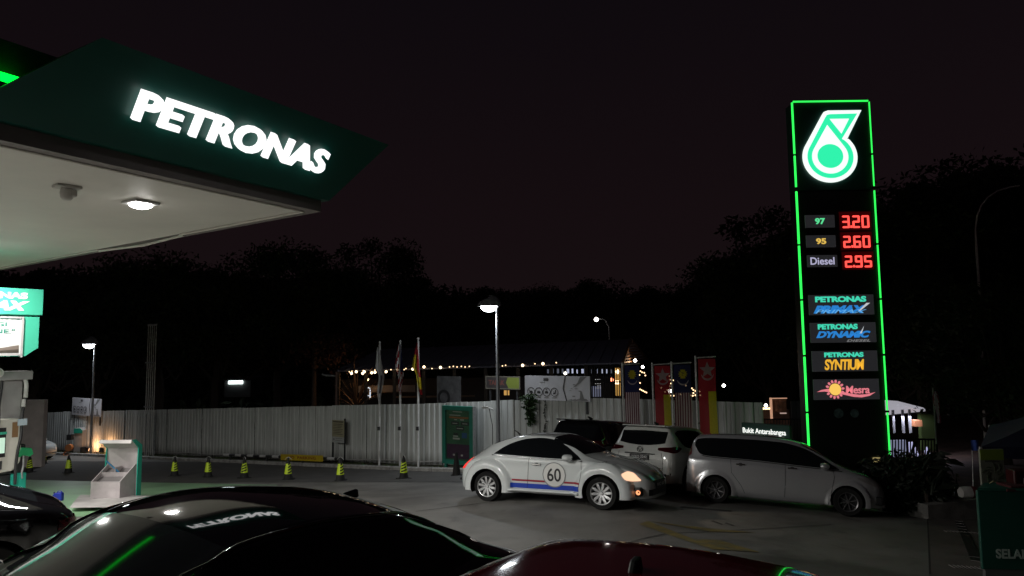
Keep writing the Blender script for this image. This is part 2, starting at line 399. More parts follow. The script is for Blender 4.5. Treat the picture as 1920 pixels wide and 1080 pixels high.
mb = MB(); mb.tube([cp(.17, .17, ZS-.004), cp(LT, .17, ZS-.004)], .016, 6); mb.build('edge_bead', TRIML, canopy)
mb = MB(); mb.tube([cp(.17, .17, ZS-.004), cp(.17, 3.2, ZS-.004)], .016, 6); mb.tube([cp(.17, 5.9, ZS-.004), cp(.17, LS, ZS-.004)], .016, 6)
mb.tube([cp(.13, 3.15, ZS-.012), cp(.12, 4.4, ZS-.055), cp(.15, 5.9, ZS-.02)], .02, 6); mb.build('edge_bead', TRIML, canopy, )
ZB, ZT, EE = ZS+.155, 5.975, .61
tb = ZT-ZB
B0 = cp(0, 0, ZB, .07, .07); Tt = cp(0, 0, ZT, EE, EE); Aa = cp(3.3, 0, ZT, EE); Dd = cp(4.15, 0, ZB, .07)
Bi = cp(.3, .3, ZB); Ti = cp(.3, .3, ZT); Ai = cp(3.3, .3, ZT); Di = cp(4.15, .3, ZB)
mb = MB(); mb.add([B0, Tt, Aa, Dd, Bi, Ti, Ai, Di], [(0, 1, 2, 3), (7, 6, 5, 4), (1, 5, 6, 2), (3, 7, 4, 0), (3, 2, 6, 7), (0, 4, 5, 1)])
o = mb.build('sign_fascia', TEAL, canopy); 
# side fascia, same slope
S3 = cp(0, LS, ZT, 0, EE); S4 = cp(0, LS, ZB, 0, .07)
mb = MB(); mb.add([B0+N1*-.003+N2*.003, Tt+N1*-.003+N2*.003, S3, S4, Bi+D2*.4, Ti+D2*.4, cp(.3, LS, ZT), cp(.3, LS, ZB)], [(3, 2, 1, 0), (4, 5, 6, 7), (2, 6, 5, 1), (0, 4, 7, 3), (2, 3, 7, 6), (0, 1, 5, 4)]); mb.build('side_fascia', TEAL, canopy)
DKGREEN = mat('dark_green_fascia', (.003, .045, .03), .4)
mb = MB(); quadbox(mb, [cp(3.32, .02, 0), cp(LT, .02, 0), cp(LT, .28, 0), cp(3.32, .28, 0)], ZB, 5.53); mb.build('front_fascia', DKGREEN, canopy)
mb = MB(); quadbox(mb, [cp(3.3, .12, 0), cp(LT, .12, 0), cp(LT, .28, 0), cp(3.3, .28, 0)], 5.53, 5.95); mb.build('front_fascia', DKGREEN, canopy)
mb = MB(); quadbox(mb, [cp(3.4, .03, 0), cp(LT, .03, 0), cp(LT, .10, 0), cp(3.4, .10, 0)], 5.545, 5.615); mb.build('neon_strip', GREENNEON, canopy)
mb = MB(); quadbox(mb, [cp(2.2, 1.2, 0), cp(LT, 1.2, 0), cp(LT, LS-.5, 0), cp(2.2, LS-.5, 0)], 5.4, 6.0); mb.build('roof_deck', DKSTEEL, canopy)
# lettering on the leaning face
up = (Tt-B0)-(Tt-B0).dot(-D1)*(-D1); FM = frame(B0+cb, -D1, up=up)
FMl = Matrix.Translation(-cb) @ FM
u0, v0 = plane_uv(FM, 242, 230); u1, v1 = plane_uv(FM, 607, 322); u2, v2 = plane_uv(FM, 262, 172); u3, v3 = plane_uv(FM, 603, 270)
print('LETTERS', u0, v0, u1, v1, 'top', u2, v2, u3, v3, 'apexT', plane_uv(FM, 720, 270), plane_uv(FM, 170, 79), plane_uv(FM, 612, 378), 'len', (Tt-B0).length)
tm = text_mb('PETRONAS', (u1-u0)-.035, (v2-v0+v3-v1)/2*.95, u0-.03, (v0+v1)/2+.012, .015, .05, bold=.030, shear=-.03, space=1.02)
for i, l in enumerate(islands(tm)): l.build('sign_letter', LETTER, canopy, mw=FMl)
# columns at the pump islands (the nearest ones stand beyond the left edge of the frame)
COLM = mat('white_column_cladding', (.55, .55, .53), .45, noise=.1)
for (t, s_) in ((6.5, 3.2), (3.2, 9.8)):
    p = cp(t, s_, 0); z0 = g(p.x+cb.x, p.y+cb.y); mb = MB(); quadbox(mb, [p+D1*a+D2*b for a, b in ((-.2, -.2), (.2, -.2), (.2, .2), (-.2, .2))], z0, ZS); mb.build('canopy_column', COLM, canopy)
# recessed ceiling lights: frame, glowing lens and the lamp inside each
LENS = emat('lamp_lens', (1, .97, .93), 22)
CL = [(W(264, 379, 1)-CP)]
def on_soffit(px, py):
    v = ray(px, py); t = (ZS-HC)/v.z; return CP+v*t
L0 = on_soffit(264, 380)
labels = {0: 'bright square light set in the soffit near the canopy corner'}
lightspots = [(L0.x, L0.y)]
d = Vector((L0.x, L0.y, 0))-CC; t0 = d.dot(D1)/1; s0 = 0
# solve in the skew frame
A = np.array([[D1.x, D2.x], [D1.y, D2.y]]); t0, s0 = np.linalg.solve(A, [d.x, d.y])
print('light ts', t0, s0)
LP = [(t0, s0)]+[(t0+4.2*i, s0+5.3*j) for i in range(3) for j in range(3) if (i or j)]
FRM = mat('lamp_frame', (.5, .5, .5), .4)
lamp_obj = None
for k, (t, s_) in enumerate(LP):
    P = CC+D1*t+D2*s_; M = Matrix.Translation((P.x, P.y, ZS)) @ Matrix.Rotation(math.atan2(D1.y, D1.x), 4, 'Z')
    r = empty('ceiling_light', M, labels.get(k, 'square recessed light in the canopy soffit outside the view'), 'ceiling light', 'recessed lights in the canopy soffit')
    if k == 0:
        fo = MB().box((0, 0, -.008), (.32, .32, .03)).build('frame', FRM, r, bevel=.01); 
        prof = [(.001, -.075), (.06, -.073), (.10, -.060), (.125, -.045), (.135, -.022)]
        lo = MB().lathe(prof, 24).build('lens', LENS, r, smooth='full')
    else:
        for src in (fo, lo):
            c = src.copy(); COL.objects.link(c); c.parent = r
    l = bpy.data.lights.new('ceiling_lamp', 'AREA'); l.shape = 'DISK'; l.size = .26; l.energy = 300 if k == 0 else 290; l.color = (1, .97, .92); l.spread = math.radians(170)
    lo_ = bpy.data.objects.new('lamp', l); COL.objects.link(lo_); lo_.parent = r; lo_.location = (0, 0, -.085)
# white horn speaker on the soffit
P = on_soffit(126, 350)
r = empty('ceiling_speaker', Matrix.Translation((P.x, P.y, ZS)) @ Matrix.Rotation(.9, 4, 'Z'), 'off-white horn speaker on a square plate under the canopy', 'speaker'); r.scale = (.62, .62, .75)
SPK = mat('speaker_plastic', (.42, .41, .38), .5)
MB().box((0, 0, -.01), (.40, .30, .04)).build('mounting_plate', SPK, r, bevel=.01)
mb = MB(); pr_ = [(.10, -.03), (.115, -.10), (.10, -.17), (.07, -.20), (.001, -.205)]; mb.lathe(pr_, 20); mb.build('horn', SPK, r, smooth='full')
MB().box((.09, 0, -.10), (.10, .20, .10)).build('bracket', SPK, r, bevel=.02)

# ------------------------------------------------------------ hanging price-brand sign box
UX = Vector((.60, .80, 0)); 
o = W(80, 593, 13.0); SB = frame(o, UX)
sign = empty('hanging_sign_box', SB, 'turquoise sign box over the left pump with a white poster panel', 'sign')
TURQ = mat('turquoise_panel', (.035, .27, .18), .4, emit=(.06, .62, .38), es=.14)  # faint emission stands in for lamp light falling on the panel
TURQS = mat('turquoise_side', (.015, .35, .24), .4, emit=(.03, .6, .4), es=.12)
def uvs(M, px, py): return plane_uv(M, px, py)
_, top = uvs(SB, 80, 543); xl = -2.6
MB().box((xl/2, top/2+.01, -.22), (-xl, top-.02, .44)).build('header_panel', TURQ, sign, bevel=.008)
_, b1_ = uvs(SB, 74, 652); xb, b2_ = uvs(SB, 47, 668); xr, _ = uvs(SB, 75, 600)
MB().prism([(xl, b2_), (xb, b2_), (xr, b1_), (xr, -.015), (xl, -.015)], -.42, -.03).build('lower_panel', TURQ, sign)
px1, _ = uvs(SB, 45, 600); 
POST = emat('lit_poster', (.78, .79, .77), .10, base=(.36, .36, .355))
MB().box(((xl+px1)/2, (b2_-.06)/2-.0, -.02), (px1-xl-.06, -b2_-.09, .012)).build('poster', POST, sign)
fr_ = MB(); fw_ = .035
cx_, cy_ = (xl+px1)/2, (b2_-.06)/2
for (a, b, c_, d_) in ((cx_, -.035, px1-xl, fw_), (cx_, b2_+.03, px1-xl, fw_), (px1-.015, cy_, fw_, -b2_-.03)): fr_.box((a, b, -.012), (c_, d_, .03))
fr_.build('poster_frame', mat('grey_frame', (.25, .25, .25), .5), sign)
hill = [(xl+.05, b2_+.07)]+[(xl+.05+(px1-xl-.11)*i/20, b2_+.10+.16*abs(math.sin(i*.55+.4))*(1-.4*i/20)+.02*math.sin(i*2.3)) for i in range(21)]+[(px1-.06, b2_+.07)]
MB().prism(hill, -.012, -.008).build('hill_print', emat('poster_brown', (.32, .26, .22), .1), sign)
hill2 = [(x, b2_+.07+(y-b2_-.07)*.45) for x, y in hill]
MB().prism(hill2, -.007, -.005).build('hill_print', emat('poster_dark_brown', (.10, .08, .06), .1), sign)
TQT = emat('poster_turquoise', (.03, .35, .26), .15)
mb = text_mb('TEKNOLOGI', 1.05, .075, px1-.26-1.05, -.20, -.013, .004, .02); mb.build('poster_text', TQT, sign)
mb = text_mb('FORMULA ONE."', 1.30, .08, px1-.13-1.30, -.33, -.013, .004, .02); mb.build('poster_text', TQT, sign)
mb = text_mb('UNTUK SEMUA.', 1.0, .045, px1-.34-1.0, -.44, -.013, .004, .01); mb.build('poster_text', emat('poster_grey', (.2, .2, .2), .6), sign)
SILV = mat('silver_lettering', (.50, .54, .50), .35, emit=(.7, .8, .72), es=.12)
tx1, ty1 = uvs(SB, 52, 561); _, ty2 = uvs(SB, 52, 549); mb = text_mb('PETRONAS', 1.15, ty2-ty1, tx1-1.15, ty1, .002, .006, .05, space=.95); mb.build('header_letters', SILV, sign)
tx1, ty1 = uvs(SB, 55, 583); _, ty2 = uvs(SB, 55, 565); mb = text_mb('PRIMAX', 1.25, ty2-ty1, tx1-1.25, ty1, .002, .006, .06, shear=.3, space=.93); mb.build('header_letters', SILV, sign)
for x_ in (-2.0, -2.4):
    MB().cyl((x_, top, -.22), (x_, ZS-o.z, -.22), .03).build('hanger_rod', STEEL, sign)

# ------------------------------------------------------------ fuel pump 7
PO = W(62, 850, 14.2); PO.z = g(PO.x, PO.y); PM = frame(PO, UX)
pump = empty('fuel_pump', PM, 'grey and white fuel pump numbered 7 with a green nozzle', 'fuel pump')
GREYC = mat('pump_grey_panel', (.33, .32, .32), .4, noise=.15, nscale=3)
CREAM = mat('pump_cream_body', (.62, .60, .54), .4, noise=.06)
_, ya = uvs(PM, 62, 695); _, yb = uvs(PM, 62, 711)
MB().box((-1.0, (ya+yb)/2, -.1), (2.0, ya-yb, .5)).build('crossbar', GREYC, pump, bevel=.01)
xa, _ = uvs(PM, 52, 760); xc, _ = uvs(PM, 13, 760)
MB().box(((xa+xc)/2, (yb+.0)/2, -.14), (xa-xc, yb, .34)).build('column', GREYC, pump, bevel=.015)
xx, yy = uvs(PM, 4, 699)
mb = MB().prism(circ(0, 0, .095), .151, .156, None); mb.v = [(v[0]+xx, v[1]+yy, v[2]) for v in mb.v]; mb.build('number_disc', mat('number_disc', (.75, .72, .70), .5), pump)
text_mb('7', .06, .105, xx-.03, yy-.052, .157, .003, .02).build('number', mat('number_red', (.45, .06, .04), .5), pump)
xe, ye = uvs(PM, 49, 785); _, y9 = uvs(PM, 49, 905)
_, ybt = uvs(PM, 20, 880)
bx = xe-.02
MB().prism([(bx-1.9, ybt-.12), (bx-.12, ybt-.02), (bx, ybt+.15), (bx, ye-.02), (bx-.08, ye+.03), (bx-1.9, ye+.05)], -.42, .22).build('pump_body', CREAM, pump, bevel=.03)
MB().box((bx-.95, (ybt)/2-.05, -.1), (1.8, ybt-.1, .5)).build('pump_plinth', BLACKM, pump)
x2, y2 = uvs(PM, 17, 793)
MB().box((x2-.75, (y2+ybt)/2+.10, .225), (1.5, (y2-ybt)-.35, .012)).build('display_panel', BLACKM, pump)
MB().box((x2-.10, y2-.42, .236), (.17, .30, .01)).build('display', emat('pump_display', (.55, .78, .62), .9), pump)
MB().box((x2-.46, y2-.42, .236), (.30, .22, .01)).build('display', emat('pump_display_white', (.8, .82, .85), .8), pump)
MB().box((x2-.2, y2-.18, .238), (.42, .05, .01)).build('stripe', TURQ, pump)
MB().box((x2-.16, y2-.80, .236), (.22, .16, .02)).build('keypad', mat('keypad', (.05, .05, .055), .4), pump)
MB().box((x2-.12, ybt+.16, .224), (.12, .05, .01)).build('label_plate', emat('label_lilac', (.5, .55, .8), .5), pump)
MB().box((bx-.12, (ye+ybt)/2+.30, .224), (.10, .30, .008)).build('brown_sticker', mat('sticker_brown', (.25, .14, .06), .6), pump)
# hoses, nozzle boot, nozzle
def pw(px, py, z=0.): 
    x_, y_ = uvs(PM, px, py); return Vector((x_, y_, z))
HOSE = mat('hose_rubber', (.02, .02, .022), .45)
def hose(pts, r=.02, name='hose', M=HOSE):
    P = [pw(*p) for p in pts]; Q = []
    for i in range(len(P)-1):
        p0 = P[max(i-1, 0)]; p1 = P[i]; p2 = P[i+1]; p3 = P[min(i+2, len(P)-1)]
        for k in range(6):
            t = k/6; Q.append(.5*((2*p1)+(p2-p0)*t+(2*p0-5*p1+4*p2-p3)*t*t+(3*p1-p0-3*p2+p3)*t**3))
    Q.append(P[-1]); return MB().tube(Q, r, 8).build(name, M, pump, smooth='full')
hose([(55, 710, .1), (57, 730, .12), (55, 748, .14), (50, 765, .16), (46, 785, .2), (41, 815, .3), (35, 840, .32), (31, 870, .32), (30, 905, .3)], .028)
hose([(13, 712, .1), (10, 735, .12), (4, 760, .2), (0, 785, .3), (-6, 830, .32), (-8, 880, .3)], .028)
hose([(55, 707, .1), (57, 722, .12), (55, 745, .14)], .04, 'hose_cuff', WHITEP)
hose([(52, 748, .14), (50, 762, .16)], .038, 'hose_cuff', WHITEP)
o_ = pw(45, 790, .26); MB().box(o_, (.16, .13, .01)).build('tag_card', mat('tag_card', (.5, .6, .68), .5), pump)
o_ = pw(43, 858, .1); MB().box(o_, (.20, .55, .16)).build('nozzle_boot', BLACKM, pump, bevel=.03)
NZ = mat('green_nozzle', (.01, .28, .10), .4, coat=.5)
o_ = pw(50, 846, .2); mb = MB(); mb.prism([(-.14, -.03), (-.05, .10), (.12, .07), (.16, -.05), (.10, -.10), (-.02, -.06), (-.12, -.10)], -.045, .045, Matrix.Translation(o_)); mb.build('nozzle', NZ, pump, bevel=.012)
hose([(49, 852, .2), (49, 870, .2), (46, 885, .2), (47, 895, .2)], .02, 'nozzle_spout', STEEL)
MB().box(pw(40, 905, .16), (.26, .42, .1)).build('island_guard', TEALL, pump, bevel=.02)
isl = empty('pump_island', PM, kind='structure', label='raised grey kerbed island under the pump')
MB().box((-1.1, .04, -.1), (3.0, .16, 1.1)).build('island_slab', KERB, isl, bevel=.02)
pump.matrix_world = Matrix.Translation((-.13, 0, 0)) @ pump.matrix_world
# pale end wall beyond the pump
wp = W(52, 820, 30.0)
wall = MB(); wx0 = W(-60, 755, 31).x; wx1 = W(81, 752, 31).x; zt = W(81, 752, 31).z
wq = MB().box(((wx0+wx1)/2, 31.2, (zt-2.2)/2+0), (wx1-wx0, .25, zt+2.3)).build('boundary_wall', mat('rendered_wall', (.62, .55, .53), .8, noise=.15, nscale=1.5, bump=.2))
tag(wq, 'plain pale rendered wall end behind the fuel pump', 'wall')

# ------------------------------------------------------------ squeegee and litter station
BO = G(212, 940); BF = frame(BO, (1, -.05, 0)); 
bin_ = empty('service_station_bin', BF, 'grey litter and squeegee station with teal side panels', 'litter bin')
BG = mat('bin_grey_metal', (.42, .38, .385), .45, noise=.12, nscale=5)
wd = .68
def side(x0, x1, name, M, prof): 
    mb = MB(); R = Matrix(((0, 0, 1, 0), (0, 1, 0, 0), (-1, 0, 0, 0), (0, 0, 0, 1)))
    # profile in (depth back, height); placed at x0..x1
    return mb.prism(prof, x0, x1, Matrix(((0, 0, 1, 0), (0, 1, 0, 0), (-1, 0, 0, .3), (0, 0, 0, 1)))).build(name, M, bin_)
sprof = [(0, 0), (.62, 0), (.62, .82), (0, .50)]
side(-wd/2, -wd/2+.02, 'side_panel', BG, sprof); side(wd/2-.02, wd/2, 'side_panel', BG, sprof)
MB().box((0, .25, .29), (wd-.04, .5, .02)).build('front_panel', BG, bin_)
MB().box((0, .40, -.03), (wd-.04, .50, .018)).build('divider', BG, bin_)
side(-wd/2+.02, wd/2-.02, 'inner_tray', mat('bin_tray', (.16, .145, .145), .6), [(.02, .40), (.60, .70), (.60, .68), (.02, .38)])
MB().box((.0, .68, -.16), (.015, .16, .26)).build('divider', BG, bin_)
MB().box((0, .18, 0), (wd-.05, .02, .56)).build('bin_floor', BLACKM, bin_)
MB().box((0, .60, -.315), (wd+.06, 1.16, .03)).build('back_panel', BG, bin_)
for sx in (-1, 1):
    side(sx*(wd/2+.045)-.012, sx*(wd/2+.045)+.012, 'teal_side', TEALL, [(.56, 0), (.72, 0), (.72, 1.22), (.46, 1.38), (.34, 1.38), (.58, 1.17), (.56, .8)])
side(-wd/2-.03, wd/2+.03, 'hood', BG, [(.34, 1.365), (.45, 1.365), (.615, 1.22), (.60, 1.17), (.585, 1.16)])
LIPM = mat('hood_lip', (.62, .58, .57), .4)
side(-wd/2-.06, wd/2+.03, 'hood_lip', LIPM, [(.30, 1.31), (.335, 1.385), (.345, 1.385), (.312, 1.305)])
sq = MB(); sq.tube([(-.16, .92, .05), (.10, .58, -.12)], .016, 8)
sq = sq.build('squeegee_handle', mat('blue_plastic_handle', (.05, .30, .60), .4), None); sq.matrix_world = BF; tag(sq, 'blue squeegee handle leaning in the grey bin', 'squeegee')
# island kerb in front of it and the jerry can
q0 = G(135, 948); sheet('island_top', [G(130, 962), G(330, 958), G(300, 938), G(150, 936)], mat('pale_concrete', (.40, .38, .37), .6, noise=.2, nscale=3), .10, 6, 3, label='pale raised concrete plinth in front of the bin')
JO = G(108, 940); jm = frame(JO, (1, .1, 0)); jc = empty('jerry_can', jm, 'small blue plastic jerry can on the green floor', 'jerry can'); jc.scale = (.75, .75, .75)
JB = mat('blue_jerrycan', (.015, .03, .42), .35)
MB().prism([(-.12, 0), (.14, 0), (.15, .04), (.15, .24), (.12, .27), (-.05, .27), (-.13, .20)], -.07, .07).build('can', JB, jc, bevel=.02)
MB().tube([(-.02, .26, 0), (.0, .31, 0), (.10, .31, 0), (.12, .26, 0)], .014, 8).build('handle', JB, jc)
MB().cyl((-.09, .23, 0), (-.12, .28, 0), .025).build('cap', mat('can_cap', (.02, .02, .1), .5), jc)

# ------------------------------------------------------------ traffic cones
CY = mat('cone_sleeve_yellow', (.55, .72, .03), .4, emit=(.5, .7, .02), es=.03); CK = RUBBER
def make_cone(label, H=.72, sleeve=True):
    r = empty('traffic_cone', None, label, 'traffic cone', 'black cones with yellow striped sleeves' if sleeve else None)
    MB().box((0, 0, .015), (.35, .35, .03)).build('base', CK, r, bevel=.008)
    MB().lathe([(.14, .03), (.135, .06), (.115, .17), (.075, .48), (.042, .62), (.03, .70), (.001, .71)], 20).build('body', CK, r, smooth=True)
    if sleeve:
        rr = lambda z: lerp(z, [(.17, .119), (.48, .079), (.62, .046)])
        MB().lathe([(rr(.20), .20), (rr(.52), .52)], 24).build('sleeve', CY, r, smooth='full')
        mb = MB()
        for k in range(4):   # slanting black bars over half of the sleeve
            vs = []
            for i in range(11):
                a = -PI/2+.15+(PI-.3)*i/10*.62; z = .215+k*.085+.06*(i/10)
                for dz in (0, .042):
                    q = rr(min(z+dz, .52))+.003; vs.append((q*math.cos(a), q*math.sin(a), min(z+dz, .52)))
            mb.add(vs, [(2*i, 2*i+2, 2*i+3, 2*i+1) for i in range(10)])
        mb.build('black_bars', CK, r)
        mb = MB(); vs = []
        MB().tube([(-.10, 0, .64), (-.05, 0, .69), (0, 0, .715), (.05, 0, .69), (.10, 0, .64)], .006, 5).build('cord', WHITEP, r)
    return r
cones = [((55, 886), 'striped cone half hidden behind the pump nozzle'), ((82, 870), 'striped cone in front of the small parked white car'), ((128, 887), 'striped cone before the tyre air machine'), ((205, 893), 'striped cone mostly hidden behind the grey bin'),
         ((327, 893), 'striped cone first to the right of the grey bin'), ((390, 895), 'striped cone second to the right of the grey bin'), ((458, 897), 'striped cone third to the right of the grey bin'), ((540, 900), 'striped cone before the left end of the yellow no parking board'),
         ((638, 902), 'striped cone below the two legged notice board'), ((757, 898), 'striped cone between the flagpoles and the white coupe')]
proto = make_cone(cones[0][1])
for i, ((px, py), lb) in enumerate(cones):
    o = proto if i == 0 else copy_tree(proto)
    P = G(px, py); o.location = P; o['label'] = lb; o.rotation_euler = (0, 0, random.uniform(-.5, .5)+(.4 if i % 3 else -.5)); s_ = [1, .9, 1, 1, 1, 1, 1, 1, 1, 1][i]; o.scale = (s_, s_, s_)
dc = make_cone('plain black cone without sleeve just behind the white coupe', sleeve=False); dc.location = G(856, 892); dc.scale = (1, 1, 1.05)
# ------------------------------------------------------------ street lamps by the kerb
POLEM = mat('lamp_pole_grey', (.30, .31, .33), .35, metal=.5, noise=.1, nscale=4)
def street_lamp(px, py_base, py_top, label, energy, Y=None, base=None, yaw=PI, hs=1.0):
    P = base or G(px, py_base); top = W(px, py_top, P.y).z-P.z
    r = empty('street_lamp', Matrix.Translation(P), label, 'street lamp', 'kerbside lamps with a domed head')
    MB().lathe([(.16, 0), (.16, .03), (.09, .05), (.085, .35), (.07, .40)], 16).build('pole_base', POLEM, r, smooth=True)
    MB().cyl((0, 0, .03), (0, 0, top-.12), .075, .05, 16).build('pole', POLEM, r, smooth=True)
    # domed head reaching out to one side
    R = Matrix.Rotation(yaw, 4, 'Z') @ Matrix.Scale(hs, 4)
    vs = []; n = 20; rows = 7
    for j in range(rows):
        a = j/(rows-1)*PI/2
        for i in range(n):
            t = 2*PI*i/n; q = math.cos(a)
            vs.append((.27+.42*q*math.cos(t), .22*q*math.sin(t), .05+.33*math.sin(a)*(1-.2*math.cos(t))))
    h = MB().add(vs, [(j*n+i, j*n+(i+1) % n, (j+1)*n+(i+1) % n, (j+1)*n+i) for j in range(rows-1) for i in range(n)]+[tuple(range((rows-1)*n, rows*n)), tuple(range(n-1, -1, -1))])
    h.build('lamp_head', mat('lamp_head_grey', (.34, .35, .37), .35, metal=.3), r, smooth=True, mw=Matrix.Translation((0, 0, top-.16)) @ R)
    vs = []
    for j in range(4):
        a = -j/3*PI/2
        for i in range(n):
            t = 2*PI*i/n; q = math.cos(a); vs.append((.28+.30*q*math.cos(t), .17*q*math.sin(t), .045+.20*math.sin(a)))
    L = MB().add(vs, [((j+1)*n+i, (j+1)*n+(i+1) % n, j*n+(i+1) % n, j*n+i) for j in range(3) for i in range(n)]).build('lens', emat('street_lens', (.93, .97, 1), 16), r, smooth='full', mw=Matrix.Translation((0, 0, top-.16)) @ R)
    l = bpy.data.lights.new('street_lamp_bulb', 'AREA'); l.shape = 'DISK'; l.size = .3; l.energy = energy; l.color = (.88, .94, 1); l.spread = math.radians(175)
    lo = bpy.data.objects.new('lamp', l); COL.objects.link(lo); lo.parent = r; q = R @ Vector((.36, 0, 0)); lo.location = (q.x, q.y, top-.36)
    return r
s_, z_ = fat(925, 800, .75); street_lamp(928, 866, 568, 'tall grey street lamp behind the tail of the white coupe', 120, base=fp(s_, .45, .1))
s_, z_ = fat(172, 800, .45); sl2 = street_lamp(176, 852, 642, 'farther street lamp at the left beside the tyre air machine', 150, base=fp(s_, .45, .1), hs=1.15)
# CCTV arm on the centre lamp pole
P = fp(fat(918, 765, .5)[0], .55, 0); zc = W(916, 764, P.y).z
r = empty('security_camera', Matrix.Translation((P.x, P.y, zc)), 'small camera on an arm on the lamp pole near the poster case', 'camera')
MB().box((-.12, 0, 0), (.22, .08, .08)).build('camera_body', WHITEP, r); MB().tube([(0, 0, 0), (.1, 0, -.05), (.16, .04, -.08)], .02).build('arm', WHITEP, r)
MB().tube([(.02, 0, -.05), (.06, 0, -.3), (.12, 0, -.6), (.12, 0, -1.6)], .012).build('cable', BLACKM, r)

# ------------------------------------------------------------ frames lying on the fence plane
def fframe(px, py, off):
    s_, z_ = fat(px, py, off); p = fp(s_, off, z_, rel=False); return frame(p, FD)
def fuv(px, py, off):
    return fat(px, py, off)
INK = mat('print_black', (.02, .02, .022), .5)
GREYP = mat('print_grey', (.20, .20, .20), .6)
def carwash_board(pa, pb, yt, yb, off, label, scale_z=None):
    s0_, z0_ = fat(pa, yb, off); s1_, _ = fat(pb, yb, off); _, z1_ = fat(pa, yt, off)
    M = fframe(pa, yb, off); w, h = s1_-s0_, z1_-z0_
    z_s = g(*(fp(s1_, off).xy))-g(*(fp(s0_, off).xy))
    r = empty('advert_board', M, label, 'advert board'); 
    BW = mat('banner_white', (.60, .60, .64), .5, noise=.1, nscale=1.5)
    MB().box((w/2, h/2, 0), (w, h, .03)).build('board', BW, r)
    k = MB(); 
    for i in range(4):
        cx, cy = w*(.10+.122*i), h*.34
        v0 = len(k.v); ring_mb(k, cx, cy, h*.155, h*.18, .017, .022, 28)
    k.build('icon_ring', INK, r)
    k = MB()
    for i in range(4):
        cx, cy = w*(.10+.122*i), h*.34; q = h*.01
        if i < 3:
            k.prism([(cx-8*q, cy-6*q), (cx+8*q, cy-6*q), (cx+8*q, cy-1*q), (cx+5*q, cy+4*q), (cx-5*q, cy+4*q), (cx-8*q, cy-1*q)], .017, .021)
            if i == 2: k.prism([(cx-4*q, cy+8*q), (cx+4*q, cy+8*q), (cx, cy+12*q)], .017, .021)
            if i == 0: k.prism([(cx-10*q, cy+1*q), (cx-7*q, cy+1*q), (cx-7*q, cy+6*q), (cx-10*q, cy+6*q)], .017, .021)
        else:
            k.prism([(cx-6*q, cy-8*q), (cx+5*q, cy-8*q), (cx+8*q, cy+9*q), (cx+4*q, cy+9*q), (cx+1*q, cy-3*q), (cx-6*q, cy-3*q)], .017, .021)
            k.prism(circ(cx-3*q, cy+2*q, 2*q, 10), .017, .021)
    k.build('icon', INK, r)
    k = MB(); cx = w*.345
    k.prism([(cx-.05*w, h*.80), (cx+.025*w, h*.80), (cx+.035*w, h*.86), (cx-.04*w, h*.86)], .017, .021)
    k.prism([(cx-.05*w, h*.86), (cx-.04*w, h*.91), (cx+.025*w, h*.91), (cx+.03*w, h*.88), (cx-.03*w, h*.88)], .0171, .0211)
    k.build('logo_mark', INK, r)
    k = MB(); k.box((w*.28, h*.735, .019), (w*.08, h*.02, .004))
    for i in range(4): k.box((w*(.10+.122*i), h*.115, .019), (w*.075, h*.022, .004))
    k.build('caption', GREYP, r)
    k = MB().prism([(w*.63, h), (w*.595, h*.5), (w*.645, 0), (w*.66, 0), (w*.612, h*.5), (w*.645, h)], .0165, .022); k.build('chevron', INK, r)
    k = MB(); k.prism([(w*.955, h*.985), (w*.86, h*.985), (w*.82, h*.74), (w*.75, h*.55), (w*.80, h*.60), (w*.87, h*.76)], .0165, .020)
    for (x_, y_, a, b) in ((.77, .66, .022, .02), (.73, .50, .015, .012), (.80, .50, .03, .012), (.76, .20, .025, .022), (.71, .42, .02, .008)):
        MB().prism(circ(w*x_, h*y_, w*a, 8, h*b), .0168, .020).build('splash_print', GREYP, r)
    k.build('splash_print', GREYP, r); k = MB()
    for i in range(14):
        x_ = .66+.015*i; k.prism([(w*x_, h*.03), (w*(x_+.02), h*.03), (w*(x_+.025), h*(.05+.012*(i % 4)+.004*i))], .0169, .020)
    k.build('splash_drops', GREYP, r)
    k = MB().prism([(w*.84, h*.03), (w*.97, h*.03), (w*.95, h*.10), (w*.91, h*.12), (w*.88, h*.40), (w*.86, h*.43), (w*.82, h*.42), (w*.855, h*.38), (w*.85, h*.15)], .0166, .0195); k.build('splash_print', GREYP, r)
    for x_ in (.06, .94): MB().box((w*x_, h*.2, -.05), (.06, h*1.4, .06)).build('support', DKSTEEL, r)
    return r
carwash_board(985, 1107, 704, 749, .08, 'white advert board with four round icons above the hoarding behind the cars')
carwash_board(135, 190, 745, 777, .06, 'far white advert board above the hoarding beside the left lamp')
# dim green and dark signs hung behind the fence
r = empty('shop_sign', fframe(912, 728, -1.5), 'dim dark and green shop sign left of the white advert board', 'sign')
s0_, _ = fat(912, 728, -1.5); s1_, _ = fat(975, 728, -1.5); _, z0_ = fat(912, 728, -1.5); _, z1_ = fat(912, 706, -1.5); w, h = s1_-s0_, z1_-z0_
DM = mat('dull_sign_black', (.035, .03, .03), .6); MB().box((w/2, h/2, 0), (w, h, .04)).build('board', DM, r)
MB().prism([(w*.68, .02), (w-.02, .02), (w-.02, h-.02), (w*.66, h-.02), (w*.60, h*.5)], .021, .026).build('green_panel', mat('dull_lime', (.16, .20, .03), .6), r)
text_mb('TAPAK', w*.48, h*.42, w*.08, h*.30, .021, .005, .03).build('sign_text', mat('dull_red', (.16, .05, .04), .6), r)
fr = MB()
for (a, b, c_, d_) in ((w/2, 0, w+.05, .04), (w/2, h, w+.05, .04), (0, h/2, .04, h), (w, h/2, .04, h)): fr.box((a, b, .0), (c_, d_, .06))
fr.build('frame', mat('dull_frame', (.12, .11, .09), .6), r)
for x_ in (.1, .9): MB().box((w*x_, -1.2, -.05), (.06, 2.4, .05)).build('support', DKSTEEL, r)
